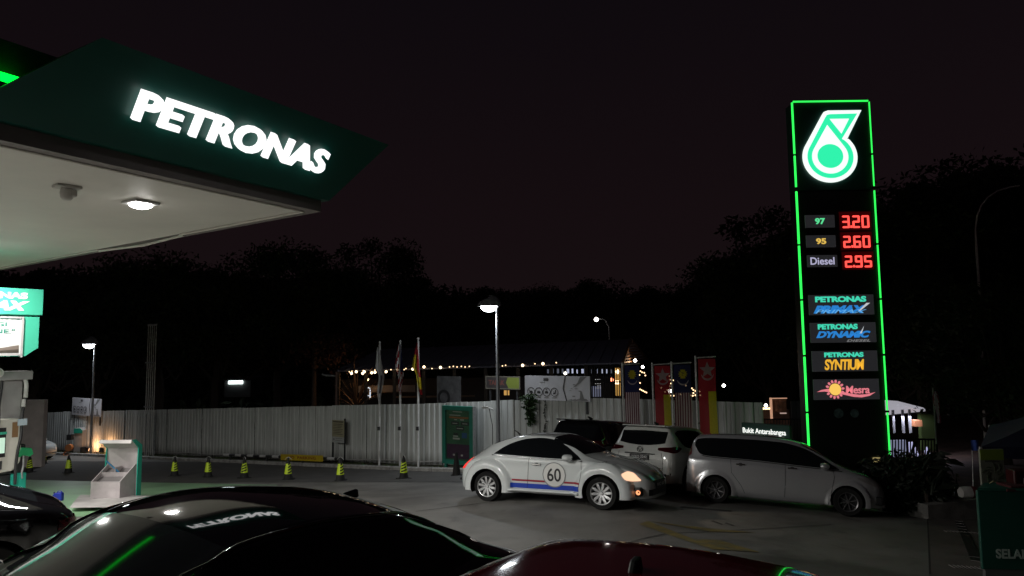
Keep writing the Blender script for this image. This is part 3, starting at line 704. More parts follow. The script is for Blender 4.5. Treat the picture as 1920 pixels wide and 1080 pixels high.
r = empty('drawing_board', fframe(820, 756, -2.0), 'dim grey panel with a dark drawing behind the hoarding by the poster case', 'panel')
s0_, z0_ = fat(820, 756, -2.); s1_, _ = fat(864, 756, -2.); _, z1_ = fat(820, 705, -2.); w, h = s1_-s0_, z1_-z0_
MB().box((w/2, h/2-.3, 0), (w, h+.6, .05)).build('board', mat('dull_grey', (.10, .10, .105), .7, noise=.4, nscale=3), r)
ring_mb(MB(), w*.3, h*.22, .2, .32, .026, .03).build('drawing', INK, r)

# ------------------------------------------------------------ hanging creeper on the fence
LEAFD = mat('creeper_leaf', (.025, .06, .015), .6, noise=.4, nscale=9)
def leafcloud(name, M, pts, label=None, cat=None, kind=None, parent=None, size=(.05, .09)):
    mb = MB()
    for p in pts:
        a = Vector((random.gauss(0, 1), random.gauss(0, 1), random.gauss(0, 1))).normalized(); b = a.orthogonal().normalized()
        q = random.uniform(*size); c = a.cross(b); p = Vector(p)
        mb.add([p-a*q, p+b*q*.45, p+a*q, p-b*q*.45+c*q*.2], [(0, 1, 2, 3)])
    o = mb.build(name, M, parent); 
    if label: tag(o, label, cat, kind=kind)
    return o
F1 = fframe(991, 748, .12); pts = []
for i in range(420):
    t = random.random(); w_ = .42*(1-t*.75); pts.append(F1 @ Vector((random.gauss(.05+.10*t, w_*.4), .12-t*.95+random.gauss(0, .05), random.uniform(0, .16))))
leafcloud('creeper', LEAFD, pts, 'bushy green creeper spilling over the hoarding under the white advert board', 'creeper')
F1 = fframe(1022, 750, .06); pts = []
for i in range(150):
    t = random.random(); pts.append(F1 @ Vector((.03*math.sin(t*14)+random.gauss(0, .02), -.0-t*1.25, random.uniform(0, .04))))
leafcloud('creeper', mat('dark_creeper_leaf', (.012, .02, .01), .6), pts, 'thin dark trailing vine hanging down the hoarding', 'creeper', size=(.02, .045))
# service box with slanting top behind the coupe
r = empty('service_box', frame(G(1072, 877), (1, -.1, 0)), 'dark green service box with a sloping corner behind the white coupe', 'box')
bz = G(1072, 877); h = W(1072, 793, bz.y).z-bz.z; k_ = bz.y/F
MB().prism([(-17*k_, 0), (19*k_, 0), (19*k_, h-10*k_), (7*k_, h), (-17*k_, h)], -.3, 0).build('case', TEALL, r, bevel=.01)
MB().box((0, h*.45, .01), (26*k_, h*.5, .02)).build('door', GREYC, r)

# ------------------------------------------------------------ tyre air machine with warm light behind it
P = G(145, 853); h = W(145, 803, P.y).z-P.z; k_ = P.y/F
r = empty('air_machine', frame(P, (1, 0, 0)), 'green topped tyre air machine lit orange near the left lamp', 'air machine')
MB().prism([(-8*k_, 0), (8*k_, 0), (8*k_, h-4*k_), (3*k_, h), (-8*k_, h)], -.4, 0).build('cabinet', mat('machine_grey', (.34, .32, .30), .5), r, bevel=.01)
MB().prism([(-8*k_, h-9*k_), (8*k_, h-9*k_), (8*k_, h-4*k_), (3*k_, h), (-8*k_, h)], .002, .03).build('green_top', TEALL, r)
MB().box((-12*k_, h*.68, .1), (9*k_, 10*k_, .3)).build('dial_box', BLACKM, r, bevel=.02)
MB().cyl((-10*k_, h*.30, .15), (-10*k_, h*.30, .35), .19, n=20).build('hose_reel', mat('reel_orange', (.45, .16, .05), .5), r, smooth=True)
MB().tube([(-12*k_, h*.2, .3), (-17*k_, h*.15, .3), (-19*k_, h*.05, .32), (-14*k_, .02, .4), (-6*k_, .05, .4)], .03, 8).build('air_hose', mat('air_hose_orange', (.5, .18, .06), .5), r, smooth=True)
def floodlight(px, off, label, e, z=.35, tgt=1):
    s_, _ = fat(px, 845, off); p = fp(s_, off, z); r = empty('floodlight', Matrix.Translation(p) @ Matrix.Rotation(FYAW, 4, 'Z'), label, 'floodlight')
    MB().box((0, -.05, 0), (.32, .10, .22)).build('housing', BLACKM, r, bevel=.01); MB().box((0, .004, 0), (.26, .01, .16)).build('lens', emat('warm_lens', (1, .55, .25), 10), r)
    MB().cyl((0, -.05, -.3), (0, -.05, -.1), .02).build('stake', BLACKM, r)
    l = bpy.data.lights.new('warm', 'AREA'); l.shape = 'RECTANGLE'; l.size = .26; l.size_y = .16; l.energy = e; l.color = (1, .50, .22); lo = bpy.data.objects.new('lamp', l); COL.objects.link(lo); lo.parent = r; lo.location = (0, .02, 0); lo.rotation_euler = (math.radians(90), 0, 0)
floodlight(164, .55, 'small black floodlight throwing orange light on the hoarding left of the lamp pole', 26)
floodlight(192, .50, 'small black floodlight throwing orange light on the hoarding right of the lamp pole', 26)
P = G(161, 853); tag(MB().box(P+Vector((0, 0, .22)), (.5, .3, .44)).build('cable_box', BLACKM, bevel=.02), 'low black box beside the foot of the left lamp', 'box')

# ------------------------------------------------------------ vent pipes
s_, z_ = fat(278, 850, .45); r = empty('vent_pipes', Matrix.Translation(fp(s_, .45)) @ Matrix.Rotation(FYAW, 4, 'Z'), 'row of five tall slender grey vent pipes standing against the hoarding', 'vent pipes')
base = fp(s_, .45); top = W(280, 611, base.y).z-base.z; kk = base.y/F/abs(FD.x)
for i in range(5):
    x_ = (i-2)*5.6*kk
    MB().cyl((x_, 0, 0), (x_, 0, top), .024, n=10).build('pipe', WHITEP, r, smooth=True)
    MB().cyl((x_, 0, top), (x_, 0, top+.10), .05, n=10).build('pipe_cap', STEEL, r, smooth=True)
for py in (680, 763):
    z_ = W(280, py, base.y).z-base.z; MB().box((0, -.06, z_), (27*kk, .04, .07)).build('cross_bar', STEEL, r)
for x_ in (-1, 1): MB().box((x_*2*5.6*kk, .06, 1.1), (.03, .1, 2.2)).build('bracket', STEEL, r)

# ------------------------------------------------------------ flagpoles with drooping flags
def flag_mesh(px_pole, prof, P0, name, M, parent, cols, wav=.05):
    """hanging flag: prof = list of (py, x_left_px, x_right_px)"""
    Y = P0.y; rows = len(prof)*3; n = 12; mbs = [MB() for _ in cols]
    def row(t):
        i = min(int(t*(len(prof)-1)), len(prof)-2); u = t*(len(prof)-1)-i; return [prof[i][k]*(1-u)+prof[i+1][k]*u for k in range(3)]
    Gd = []
    for j in range(rows+1):
        py, xl, xr = row(j/rows); L = []
        for i in range(n+1):
            t = i/n; px = xl+(xr-xl)*t; p = W(px, py, Y); p.y += -.06+wav*math.sin(t*11+j*.35)*(.4+t); L.append(p-P0)
        Gd.append(L)
    for j in range(rows):
        for i in range(n):
            k = cols_pick(cols, i/n, j/rows)
            q = [Gd[j][i], Gd[j][i+1], Gd[j+1][i+1], Gd[j+1][i]]; mbs[k].add(q, [(0, 1, 2, 3)])
    return mbs
def cols_pick(cols, u, v):
    for k, c in enumerate(cols):
        if c[1](u, v): return k
    return 0
def flagpole(px, pyb, pyt, label, cat, flagname, prof, cols, flabel, off=.35):
    s_, z_ = fat(px, pyb, off); P = fp(s_, off, .1); top = W(px, pyt, P.y).z-P.z
    r = empty('flagpole', Matrix.Translation(P), label, 'flagpole', 'three flagpoles before the hoarding')
    MB().cyl((0, 0, 0), (0, 0, top), .04, .032, 10).build('pole', WHITEP, r, smooth=True)
    MB().lathe([(.001, top+.10), (.04, top+.07), (.05, top+.03), (.03, top)], 10).build('finial', WHITEP, r, smooth=True)
    zc = W(px, 803, P.y).z-P.z; MB().box((-.02, -.06, zc), (.10, .08, .14)).build('cleat_box', BLACKM, r, bevel=.01)
    MB().tube([(.05, -.02, zc), (.055, -.02, top*.6), (.045, -.02, top-.05)], .006, 4).build('halyard', WHITEP, r)
    f = empty(flagname, Matrix.Translation(P), flabel, 'flag')
    for k, mbf in enumerate(flag_mesh(px, prof, P, flagname, None, f, cols)):
        if mbf.f: mbf.build(cols[k][2], cols[k][0], f, smooth='full')
    return r, f
WHC = cloth('flag_white', (.80, .80, .82)); RDC = cloth('flag_red', (.38, .02, .03)); YLC = cloth('flag_yellow', (.60, .50, .02)); BLC = cloth('flag_blue', (.02, .025, .12)); GRC = cloth('flag_grey_print', (.10, .10, .12))
flagpole(711, 872, 644, 'left flagpole with a drooping white flag', 'flagpole', 'flag', [(651, 707, 711), (665, 706, 714), (690, 704, 718), (706, 712, 721), (722, 709, 719), (740, 708, 716), (752, 710, 713)],
         [(WHC, lambda u, v: not (.45 < v < .8 and .25 < u < .62), 'cloth'), (GRC, lambda u, v: True, 'printed_emblem')], 'drooping white flag with a grey printed emblem')
flagpole(750, 872, 642, 'middle flagpole with a drooping striped flag', 'flagpole', 'flag', [(645, 747, 752), (668, 743, 754), (690, 741, 757), (705, 747, 757), (722, 748, 754), (740, 750, 753)],
         [(BLC, lambda u, v: v < .5 and u > .45, 'blue_canton'), (RDC, lambda u, v: int((v*9+u*3)) % 2 == 0, 'red_stripe'), (WHC, lambda u, v: True, 'white_stripe')], 'drooping flag with red and white stripes and a blue canton')
flagpole(784, 872, 637, 'right flagpole with a drooping red and yellow flag', 'flagpole', 'flag', [(643, 781, 784), (662, 777, 785), (688, 773, 786), (700, 780, 788), (722, 784, 791), (740, 788, 793)],
         [(RDC, lambda u, v: u > .55 and v < .62 or v > .85 or v < .2, 'red_half'), (YLC, lambda u, v: True, 'yellow_half')], 'drooping red and yellow state flag')

# ------------------------------------------------------------ notice board on two posts
s0_, _ = fat(624, 840, .35); s1_, _ = fat(646, 840, .35); r = empty('notice_board', fframe(624, 866, .35), 'cream notice board on two dark posts before the hoarding', 'notice board')
w = s1_-s0_; h0 = fat(624, 866, .35)[1]; zt_ = fat(624, 787, .35)[1]-h0; zb_ = fat(624, 818, .35)[1]-h0
MB().box((0, zb_/2+.1, 0), (.05, zb_+.45, .05)).build('leg', BLACKM, r); MB().box((w, zt_/2, 0), (.05, zt_+.15, .05)).build('leg', BLACKM, r)
MB().box((w/2, (zt_+zb_)/2, .04), (w, zt_-zb_, .02)).build('board', mat('notice_cream', (.30, .28, .18), .6, noise=.15), r)
k = MB(); hh = zt_-zb_
k.box((w/2, zt_-.06, .052), (w*.9, .05, .004))
for i in range(7): k.box((w/2-(i % 3)*.02, zt_-.16-i*.065, .052), (w*(.8-.06*(i % 3)), .022, .004))
k.build('notice_lines', mat('notice_ink', (.08, .07, .05), .6), r)
MB().box((w/2, zb_-.10, .04), (w*.98, .26, .018)).build('lower_plate', mat('notice_white', (.35, .36, .35), .6), r)
k = MB(); k.prism(circ(w*.15, zb_-.10, .05, 16), .05, .053); k.box((w*.6, zb_-.06, .051), (w*.6, .03, .004)); k.box((w*.6, zb_-.14, .051), (w*.6, .03, .004)); k.build('plate_print', GREYP, r)

# ------------------------------------------------------------ poster case
off = .60
s0_, z0_ = fat(831, 868, off); s1_, _ = fat(889, 868, off); _, z1_ = fat(831, 760, off); w, h = s1_-s0_, z1_-z0_
r = empty('poster_case', fframe(831, 868, off), 'tall green framed poster case on legs right of the flagpoles', 'poster case')
CF = mat('case_green', (.015, .17, .12), .4, noise=.1); fwid = .15
for (a, b, c_, d_, nm) in ((w/2, h-fwid/2, w, fwid, 'frame_rail'), (w/2, fwid/2, w, fwid, 'frame_rail'), (fwid/2, h/2, fwid, h-2*fwid, 'frame_stile'), (w-fwid/2, h/2, fwid, h-2*fwid, 'frame_stile')):
    MB().box((a, b, 0), (c_, d_, .14)).build(nm, CF, r, bevel=.01)
MB().box((w/2, h/2, -.02), (w-.28, h-.28, .05)).build('poster', mat('poster_green', (.045, .13, .07), .35, noise=.3, nscale=1.5), r)
MB().box((w+.012, h/2, -.01), (.02, h, .16)).build('edge_strip', STEEL, r)
k = MB().box((w/2, fwid+.30, .007), (w-.34, .50, .006)); k.build('purple_panel', mat('poster_purple', (.05, .025, .05), .4), r)
k = MB()
for (x_, y_, a, b) in ((.40, .715, .30, .07), (.72, .715, .30, .07), (.56, .63, .30, .08), (.42, .53, .18, .045)): k.box((w*x_, h*y_*.98, .008), (w*a*.85, h*b*.85, .006))
k.build('dark_box', mat('poster_darkbox', (.03, .035, .035), .4), r)
k = MB(); k.box((w*.70, h*.50, .008), (w*.16, h*.09, .006)); k.build('blue_square', mat('poster_blue', (.03, .09, .22), .4), r)
k = MB(); k.box((w*.52, h*.80, .008), (w*.62, h*.030, .006)); k.build('orange_line', mat('poster_orange', (.28, .12, .04), .4), r)
k = MB(); 
for (x_, y_, a, b) in ((.40, .84, .36, .014), (.63, .765, .12, .02), (.42, .765, .10, .014), (.40, .70, .16, .012), (.72, .70, .16, .012), (.56, .615, .2, .012), (.42, .48, .16, .02), (.44, .44, .22, .03), (.36, .16, .06, .03), (.62, .16, .06, .03), (.48, .90, .3, .014)): k.box((w*x_, h*y_, .012), (w*a, h*b, .004))
k.build('white_lettering', mat('poster_white', (.38, .40, .36), .4), r)
for x_ in (.12, w-.12): MB().box((x_, -.15, -.02), (.09, .42, .10)).build('leg', CF, r)
MB().box((w/2, h/2, .075), (w-.30, h-.30, .004)).build('glass', mat('case_glass', (.01, .01, .01), .05, alpha=.1), r)
GL = MATS['case_glass']; GL.node_tree.nodes['Principled BSDF'].inputs['Alpha'].default_value = .06

# ------------------------------------------------------------ low barrier with the no parking board
r = empty('low_barrier', Matrix.Translation(fp(fat(500, 868, .62)[0], .62)), 'low black and white pipe barrier behind the cones carrying the yellow board', 'barrier'); b0_ = r.location.copy()
def lowz(px, off, py): return fat(px, py, off)[1]
s = fat(420, 868, .75)[0]; s1 = fat(640, 868, .75)[0]; i = 0
PBW = [mat('barrier_white', (.5, .5, .49), .5, noise=.2), mat('barrier_black', (.02, .02, .02), .5)]
L_ = .42
while s < s1:
    MB().cyl(fp(s, .75, .34)-b0_, fp(s+L_, .75, .34)-b0_, .055, n=10).build('pipe_section', PBW[i % 2], r, smooth=True); s += L_; i += 1
for px in (432, 500, 568, 636):
    s_ = fat(px, 868, .75)[0]; MB().cyl(fp(s_, .75, -.05)-b0_, fp(s_, .75, .36)-b0_, .06, n=10).build('post', PBW[1], r, smooth=True)
s_ = fat(400, 868, .7)[0]; se = fat(300, 866, .7)[0]
o = empty('low_rail', Matrix.Translation(fp(s_, .3)), 'thin pale rail running low along the foot of the hoarding', 'rail'); q_ = o.location.copy()
pts = [fp(a, .3, .30+.02*math.sin(a*2)) for a in np.linspace(fat(230, 866, .3)[0], fat(830, 866, .3)[0], 40)]
MB().tube([p-q_ for p in pts], .022, 6).build('pipe', mat('dull_pipe', (.28, .28, .27), .6), o)
for a in np.linspace(fat(230, 866, .3)[0], fat(830, 866, .3)[0], 12): MB().cyl(fp(a, .3, 0)-q_, fp(a, .3, .3)-q_, .02, n=6).build('post', BLACKM, o)
off = .84; s0_, z0_ = fat(527, 871, off); s1_, _ = fat(606, 871, off); zc = fat(566, 866, off)[1]
M = frame(fp(s0_, off, 0), fp(s1_, off)-fp(s0_, off)); r = empty('no_parking_board', M, 'long yellow NO PARKING board on the low barrier', 'sign'); w = (fp(s1_, off)-fp(s0_, off)).length; hb_ = .24
MB().box((w/2, .34, 0), (w, hb_, .02)).build('board', mat('sign_yellow', (.50, .36, .02), .45, noise=.12, nscale=3), r)
text_mb('NO  PARKING', w*.66, hb_*.48, w*.18, .34-hb_*.24, .011, .004, .02, space=1.1).build('lettering', mat('sign_red_brown', (.22, .05, .02), .5), r)
# ------------------------------------------------------------ tall banner flags on frames behind the suv
def star(cx, cy, r0, r1, n, rot=PI/2): return [(cx+(r0 if i % 2 == 0 else r1)*math.cos(rot+PI*i/n), cy+(r0 if i % 2 == 0 else r1)*math.sin(rot+PI*i/n)) for i in range(2*n)]
def crescent(cx, cy, r, k=.82, lift=.28):
    out = [(cx+r*math.cos(a), cy+r*math.sin(a)) for a in np.linspace(PI*1.02+.0, 2*PI-.02*PI, 22)]
    inn = [(cx+r*.97*math.cos(a), cy+r*lift+r*.97*math.sin(a)*(1.0)) for a in np.linspace(2*PI-.12*PI, PI*1.12, 22)]
    return out+inn
SELR = cloth('banner_red', (.48, .03, .04), .25); SELY = cloth('banner_yellow', (.75, .64, .03), .25); MYB = cloth('banner_navy', (.03, .034, .11), .25); MYR = cloth('banner_dark_red', (.15, .02, .03), .2); MYW = cloth('banner_pinkish_white', (.62, .52, .52), .3)
def mk_banner(x0, x1, yt, Y, kind, label, fl):
    z0 = W(x0, yt, Y).z; X0 = W(x0, yt, Y).x; X1 = W(x1, yt, Y).x; gz = g(X0, Y); w = X1-X0; H = z0-gz
    r = empty('banner_stand', Matrix.Translation((X0, Y, gz)), fl, 'banner stand')
    MB().cyl((0, 0, 0), (0, 0, H+.06), .028, n=8).build('pole', WHITEP, r, smooth=True); MB().cyl((0, 0, H), (w, 0, H+.03), .02, n=8).build('arm', WHITEP, r)
    for z_ in (H*.72, H*.5, H*.3): MB().box((.02, -.01, z_), (.06, .03, .03)).build('clip', BLACKM, r)
    M = frame((X0+.05, Y-.02, gz), (1, 0, 0)); b = empty('banner', M, label, 'banner'); w -= .07; hb_ = H-.75; top = H-.03
    def cl(mat_, poly, z_, name, sub=10):
        """cloth pieces: wavy strips"""
        xs = [p[0] for p in poly]; ys = [p[1] for p in poly]; mb_ = MB(); ny = 14; nx = 4
        x0_, x1_, y0_, y1_ = min(xs), max(xs), min(ys), max(ys)
        vs = [(x0_+(x1_-x0_)*i/nx, y0_+(y1_-y0_)*j/ny, wv(x0_+(x1_-x0_)*i/nx, y0_+(y1_-y0_)*j/ny)+z_) for j in range(ny+1) for i in range(nx+1)]
        mb_.add(vs, [(j*(nx+1)+i, j*(nx+1)+i+1, (j+1)*(nx+1)+i+1, (j+1)*(nx+1)+i) for j in range(ny) for i in range(nx)]); return mb_.build(name, mat_, b, smooth='full')
    ph = random.random()*6
    def wv(x_, y_): return .018*math.sin(x_*9+y_*2.1+ph)*(.3+x_/w)+.012*math.sin(y_*4+ph)
    rect = lambda a, b_, c_, d_: [(a*w, top-b_*hb_), (c_*w, top-b_*hb_), (c_*w, top-d_*hb_), (a*w, top-d_*hb_)]
    def emb(poly, M_, name):
        mb_ = MB(); n = len(poly); mb_.add([(x_, y_, wv(x_, y_)+.006) for x_, y_ in poly], [tuple(range(n))] if n < 14 else [(i, i+1, n-2-i, n-1-i) for i in range(n//2-1)]); mb_.build(name, M_, b)
    cx = w*.52
    if kind == 'S':
        cl(SELR, rect(0, 0, 1, .32), 0, 'red_field'); cl(SELR, rect(0, .32, .54, 1), 0, 'red_field'); cl(SELY, rect(.54, .32, 1, 1), 0, 'yellow_field')
        emb(star(cx, top-.11*hb_, .085*hb_*1.0, .036*hb_, 5), MYW, 'star'); emb(crescent(cx, top-.15*hb_, .36*w), MYW, 'crescent')
    else:
        cl(MYB, rect(0, 0, 1, .30), 0, 'navy_field')
        for i in range(14): cl([MYR, MYW][i % 2], rect(i/14, .30, (i+1)/14, 1), 0, 'stripe')
        emb(star(cx, top-.10*hb_, .055*hb_, .032*hb_, 12), SELY, 'sun_star'); emb(crescent(cx, top-.16*hb_, .33*w, lift=.22), MYW, 'crescent')
mk_banner(1167, 1199, 684, 20.6, 'M', 'navy and striped banner with a yellow sun, first from the left', 'white banner frame holding the leftmost striped banner')
mk_banner(1223, 1257, 684, 20.0, 'S', 'red and yellow banner with a white star, hung between the two striped banners', 'white banner frame between the two striped banners')
mk_banner(1259, 1296, 682, 19.6, 'M', 'navy and striped banner with a yellow sun, close beside the first red one', 'white banner frame holding the second striped banner')
mk_banner(1304, 1342, 671, 18.4, 'S', 'tallest red and yellow banner with a white star, nearest the lit price sign', 'tallest white banner frame near the price sign')
# ------------------------------------------------------------ price pylon
PYL_Y = 17.8; PX0, PX1 = W(1516, 800, PYL_Y).x, W(1664, 800, PYL_Y).x; PZT = W(1560, 190, PYL_Y).z; pz0 = g((PX0+PX1)/2, PYL_Y)
PX0 = 7.555; PX1 = 9.62
M = frame((PX0, PYL_Y, pz0), (1, 0, 0)); pyl = empty('price_pylon', M, 'tall black price pylon outlined in green neon with a lit drop emblem', 'price sign')
PW, PH = PX1-PX0, PZT-pz0
def puv(px, py):
    return plane_uv(M, px, py)
print('pylon', PX0, PX1, PZT, pz0, puv(1485, 190), puv(1630, 189), puv(1667, 868), puv(1515, 835))
PBK = mat('pylon_black', (.008, .009, .009), .45, coat=.0); PGR = mat('pylon_green_head', (.004, .05, .035), .45)
_, hy = puv(1560, 357)
MB().box((PW/2, hy/2, -.25), (PW-.06, hy-.03, .46)).build('tower_body', PBK, pyl)
MB().box((PW/2, (PH+hy)/2, -.25), (PW-.06, PH-hy-.03, .48)).build('head_panel', PGR, pyl)
def neon(x0, y0, x1, y1, w_=.045):
    mb = MB(); mb.tube([(x0, y0, .01), (x1, y1, .01)], w_/2, 8); mb.build('neon_tube', NE, pyl, smooth='full')
NE = emat('pylon_neon', (.03, 1.0, .10), 1.35)
ys = [hy-.02+(0)*1, ]
segs = [(PH, hy+.05)]; y = hy-.02
_, yl0 = puv(1516, 837); _, yr0 = puv(1667, 866)
def side_run(x_, ytop, ybot, w_):
    y_ = ytop
    while y_ > ybot+.1:
        L = min(1.45, y_-ybot); neon(x_, y_, x_, y_-L+.05, w_); MB().box((x_, y_-L+.02, 0), (.08, .05, .06)).build('clamp', PBK, pyl); y_ -= L
side_run(.0, PH-.03, hy+.05, .055); side_run(0, hy-.02, .25, .06); side_run(PW, PH-.03, hy+.05, .035); side_run(PW, hy-.02, .1, .042)
neon(.03, PH, PW-.03, PH, .045)
# --- drop emblem, drawn in sheet units, then scaled to metres
ex0, ey0 = puv(1440+190/2.842, 160+520/2.842); ex1, ey1 = puv(1440+493/2.842, 160+135/2.842)
def E_(pts): return [(ex0+(x_-190)*(ex1-ex0)/(493-190), ey0+(520-y_)*(ey1-ey0)/(520-135)) for x_, y_ in pts]
def drop(cx, cy, R, apex, flag=None):
    dx, dy = apex[0]-cx, apex[1]-cy; d_ = math.hypot(dx, dy); a = math.atan2(dy, dx); b_ = math.acos(R/d_)
    a0 = a+b_; a1 = a-b_+2*PI; pts = [(cx+R*math.cos(t), cy+R*math.sin(t)) for t in np.linspace(a0, a1, 40)]
    return pts+[apex]
def arc(cx, cy, R, d0, d1, n=40): return [(cx+R*math.cos(math.radians(d)), cy+R*math.sin(math.radians(d))) for d in np.linspace(d0, d1, n)]
# white outer shape: circle with a tangent left flank, top flag to the right
outer = arc(325, 385, 135, -45, 205)+[(296, 158), (306, 142), (324, 135), (493, 135), (414, 290)]
green = arc(325, 385, 114, -51, 205)+[(310, 172), (318, 160), (334, 156), (470, 154), (386, 290)]
EW = emat('emblem_white', (.9, 1, .95), 1.1); EG = emat('emblem_green', (.03, .90, .42), 1.0)
MB().prism(E_(outer), .0, .05).build('emblem_base', EW, pyl); MB().prism(E_(green), .052, .062).build('emblem_green', EG, pyl)
MB().prism(E_(drop(323, 385, 90, (316, 214))), .064, .070).build('emblem_drop', EW, pyl)
MB().prism(E_([(330, 182), (427, 182), (385, 262)]), .064, .070).build('emblem_triangle', EW, pyl)
MB().prism(E_(arc(323, 382, 64, 0, 351, 40)), .072, .078).build('emblem_disc', EG, pyl)
# --- price rows
PLATE = mat('grade_plate', (.045, .045, .05), .5, emit=(.05, .05, .055), es=.3)
RED = emat('led_red', (1, .075, .06), 1.7); HALO = emat('led_red_dim', (.5, .0, .01), .10)
SEG = {'0': 'abcdef', '2': 'abged', '3': 'abgcd', '5': 'afgcd', '6': 'afgecd', '9': 'abfgcd'}
def digit(mb, ch, x_, y_, w_, h_, t=.048, z0=.02):
    s_ = {'a': ((0, 1), (1, 1)), 'b': ((1, 1), (1, .5)), 'c': ((1, .5), (1, 0)), 'd': ((0, 0), (1, 0)), 'e': ((0, .5), (0, 0)), 'f': ((0, 1), (0, .5)), 'g': ((0, .5), (1, .5))}
    for q, k_ in enumerate(SEG[ch]):
        (a, b_), (c_, d_) = s_[k_]; w2, h2 = w_-t, h_-t
        p0 = Vector((x_+t/2+a*w2, y_+t/2+b_*h2)); p1 = Vector((x_+t/2+c_*w2, y_+t/2+d_*h2)); dr = (p1-p0).normalized(); n_ = Vector((-dr.y, dr.x))*t/2; e_ = dr*t*.5
        poly = [p0-e_*.2-n_, p0-e_, p0-e_*.2+n_, p1+e_*.2+n_, p1+e_, p1+e_*.2-n_]
        mb.prism([(p.x, p.y) for p in poly], z0, z0+.012+.0006*q)
rows = [('97', 403, 427, 1510, 1564, '3.20', 1579, (.12, .85, .35)), ('95', 441, 464, 1512, 1566, '2.60', 1581, (.85, .55, .10)), ('Diesel', 478, 501, 1514, 1569, '2.95', 1584, (.5, .5, .7))]
for (gr_, ya, yb, xa, xb, price, xd, c_) in rows:
    x0_, y0_ = puv(xa, yb); x1_, y1_ = puv(xb, ya); MB().box(((x0_+x1_)/2, (y0_+y1_)/2, .0), (x1_-x0_, y1_-y0_, .03)).build('grade_plate', PLATE, pyl)
    hh = (y1_-y0_); cw = (x1_-x0_)
    if gr_ == 'Diesel': text_mb(gr_, cw*.80, hh*.62, x0_+cw*.10, y0_+hh*.19, .017, .006, .015).build('grade_text', emat('diesel_text', (.62, .60, .85), .7), pyl)
    else: text_mb(gr_, cw*.34, hh*.50, x0_+cw*.33, y0_+hh*.25, .017, .006, .035).build('grade_text', emat('grade_'+gr_, c_, .9), pyl)
    xs, yd0 = puv(xd, yb+1); xe_, yd1 = puv(xd+49, ya+1); wtot = xe_-xs; dh = yd1-yd0
    MB().box(((xs+xe_)/2+.0, (y0_+y1_)/2, .0), (wtot+.12, dh+.16, .02)).build('led_module', mat('led_module', (.012, .004, .004), .4, emit=(.5, 0, .01), es=.05), pyl)
    mb = MB(); digit(mb, price[0], xs, yd0, wtot*.27, dh); mb.box((xs+wtot*.33, yd0+.035, .026), (.05, .06, .012)); digit(mb, price[2], xs+wtot*.38, yd0, wtot*.27, dh); digit(mb, price[3], xs+wtot*.72, yd0, wtot*.28, dh)
    mb.build('price_digits', RED, pyl)
# --- brand panels
BPL = mat('brand_panel', (.035, .035, .038), .5, emit=(.045, .045, .05), es=.35)
TG = emat('text_turquoise', (.06, .75, .50), .9); TB = emat('text_blue', (.03, .28, .80), .75); TB2 = emat('text_light_blue', (.15, .50, .95), .8); TO = emat('text_orange', (1.0, .52, .04), .85); TGY = emat('text_grey', (.35, .35, .36), .5); TP = emat('text_pink', (.95, .25, .30), .8); TW = emat('text_silver', (.75, .80, .85), .7)
def ptext(body, xa, yb, xb, ya, M_, bold=.03, shear=0., sp_=1., z=.018):
    x0_, y0_ = puv(xa, yb); x1_, y1_ = puv(xb, ya); return text_mb(body, x1_-x0_, y1_-y0_, x0_, y0_, z, .006, bold, shear, sp_).build('panel_text', M_, pyl)
for (xa, ya, xb, yb) in ((1517, 552, 1637, 591), (1520, 604, 1641, 643), (1523, 657, 1644, 697), (1526, 710, 1647, 750)):
    x0_, y0_ = puv(xa, yb); x1_, y1_ = puv(xb, ya); MB().box(((x0_+x1_)/2, (y0_+y1_)/2, 0), (x1_-x0_, y1_-y0_, .03)).build('brand_panel', BPL, pyl, bevel=.004)
ptext('PETRONAS', 1528, 567, 1623, 555, TG, .05, 0, .95); ptext('PRIMAX', 1525, 588, 1625, 572, TB, .06, .35, .93); ptext('PRIMAX', 1528, 588, 1624, 580, TB2, .0, .35, .97, z=.026)
x0_, y0_ = puv(1600, 588); x1_, y1_ = puv(1630, 568)
MB().prism([(x0_+(x1_-x0_)*.28, y0_+(y1_-y0_)*.25), (x0_+(x1_-x0_)*.42, y0_+(y1_-y0_)*.3), (x1_, y1_), (x0_+(x1_-x0_)*.78, y1_)], .034, .037).build('panel_tick', TW, pyl)
ptext('PETRONAS', 1533, 618, 1607, 607, TG, .05, 0, .95); ptext('DYNAMIC', 1530, 634, 1631, 620, TB, .05, .35, .93); ptext('DIESEL', 1587, 641, 1631, 636, TGY, .03, .3, 1.1)
x0_, y0_ = puv(1611, 625); x1_, y1_ = puv(1619, 611); MB().prism([(x0_, y0_), (x0_+.05, y0_), (x1_, y1_), (x1_-.03, y1_-.05)], .030, .034).build('panel_tick', TW, pyl)
ptext('PETRONAS', 1545, 670, 1618, 660, TG, .05, 0, .95); ptext('SYNTIUM', 1546, 694, 1619, 673, TO, .03, .12, .9)
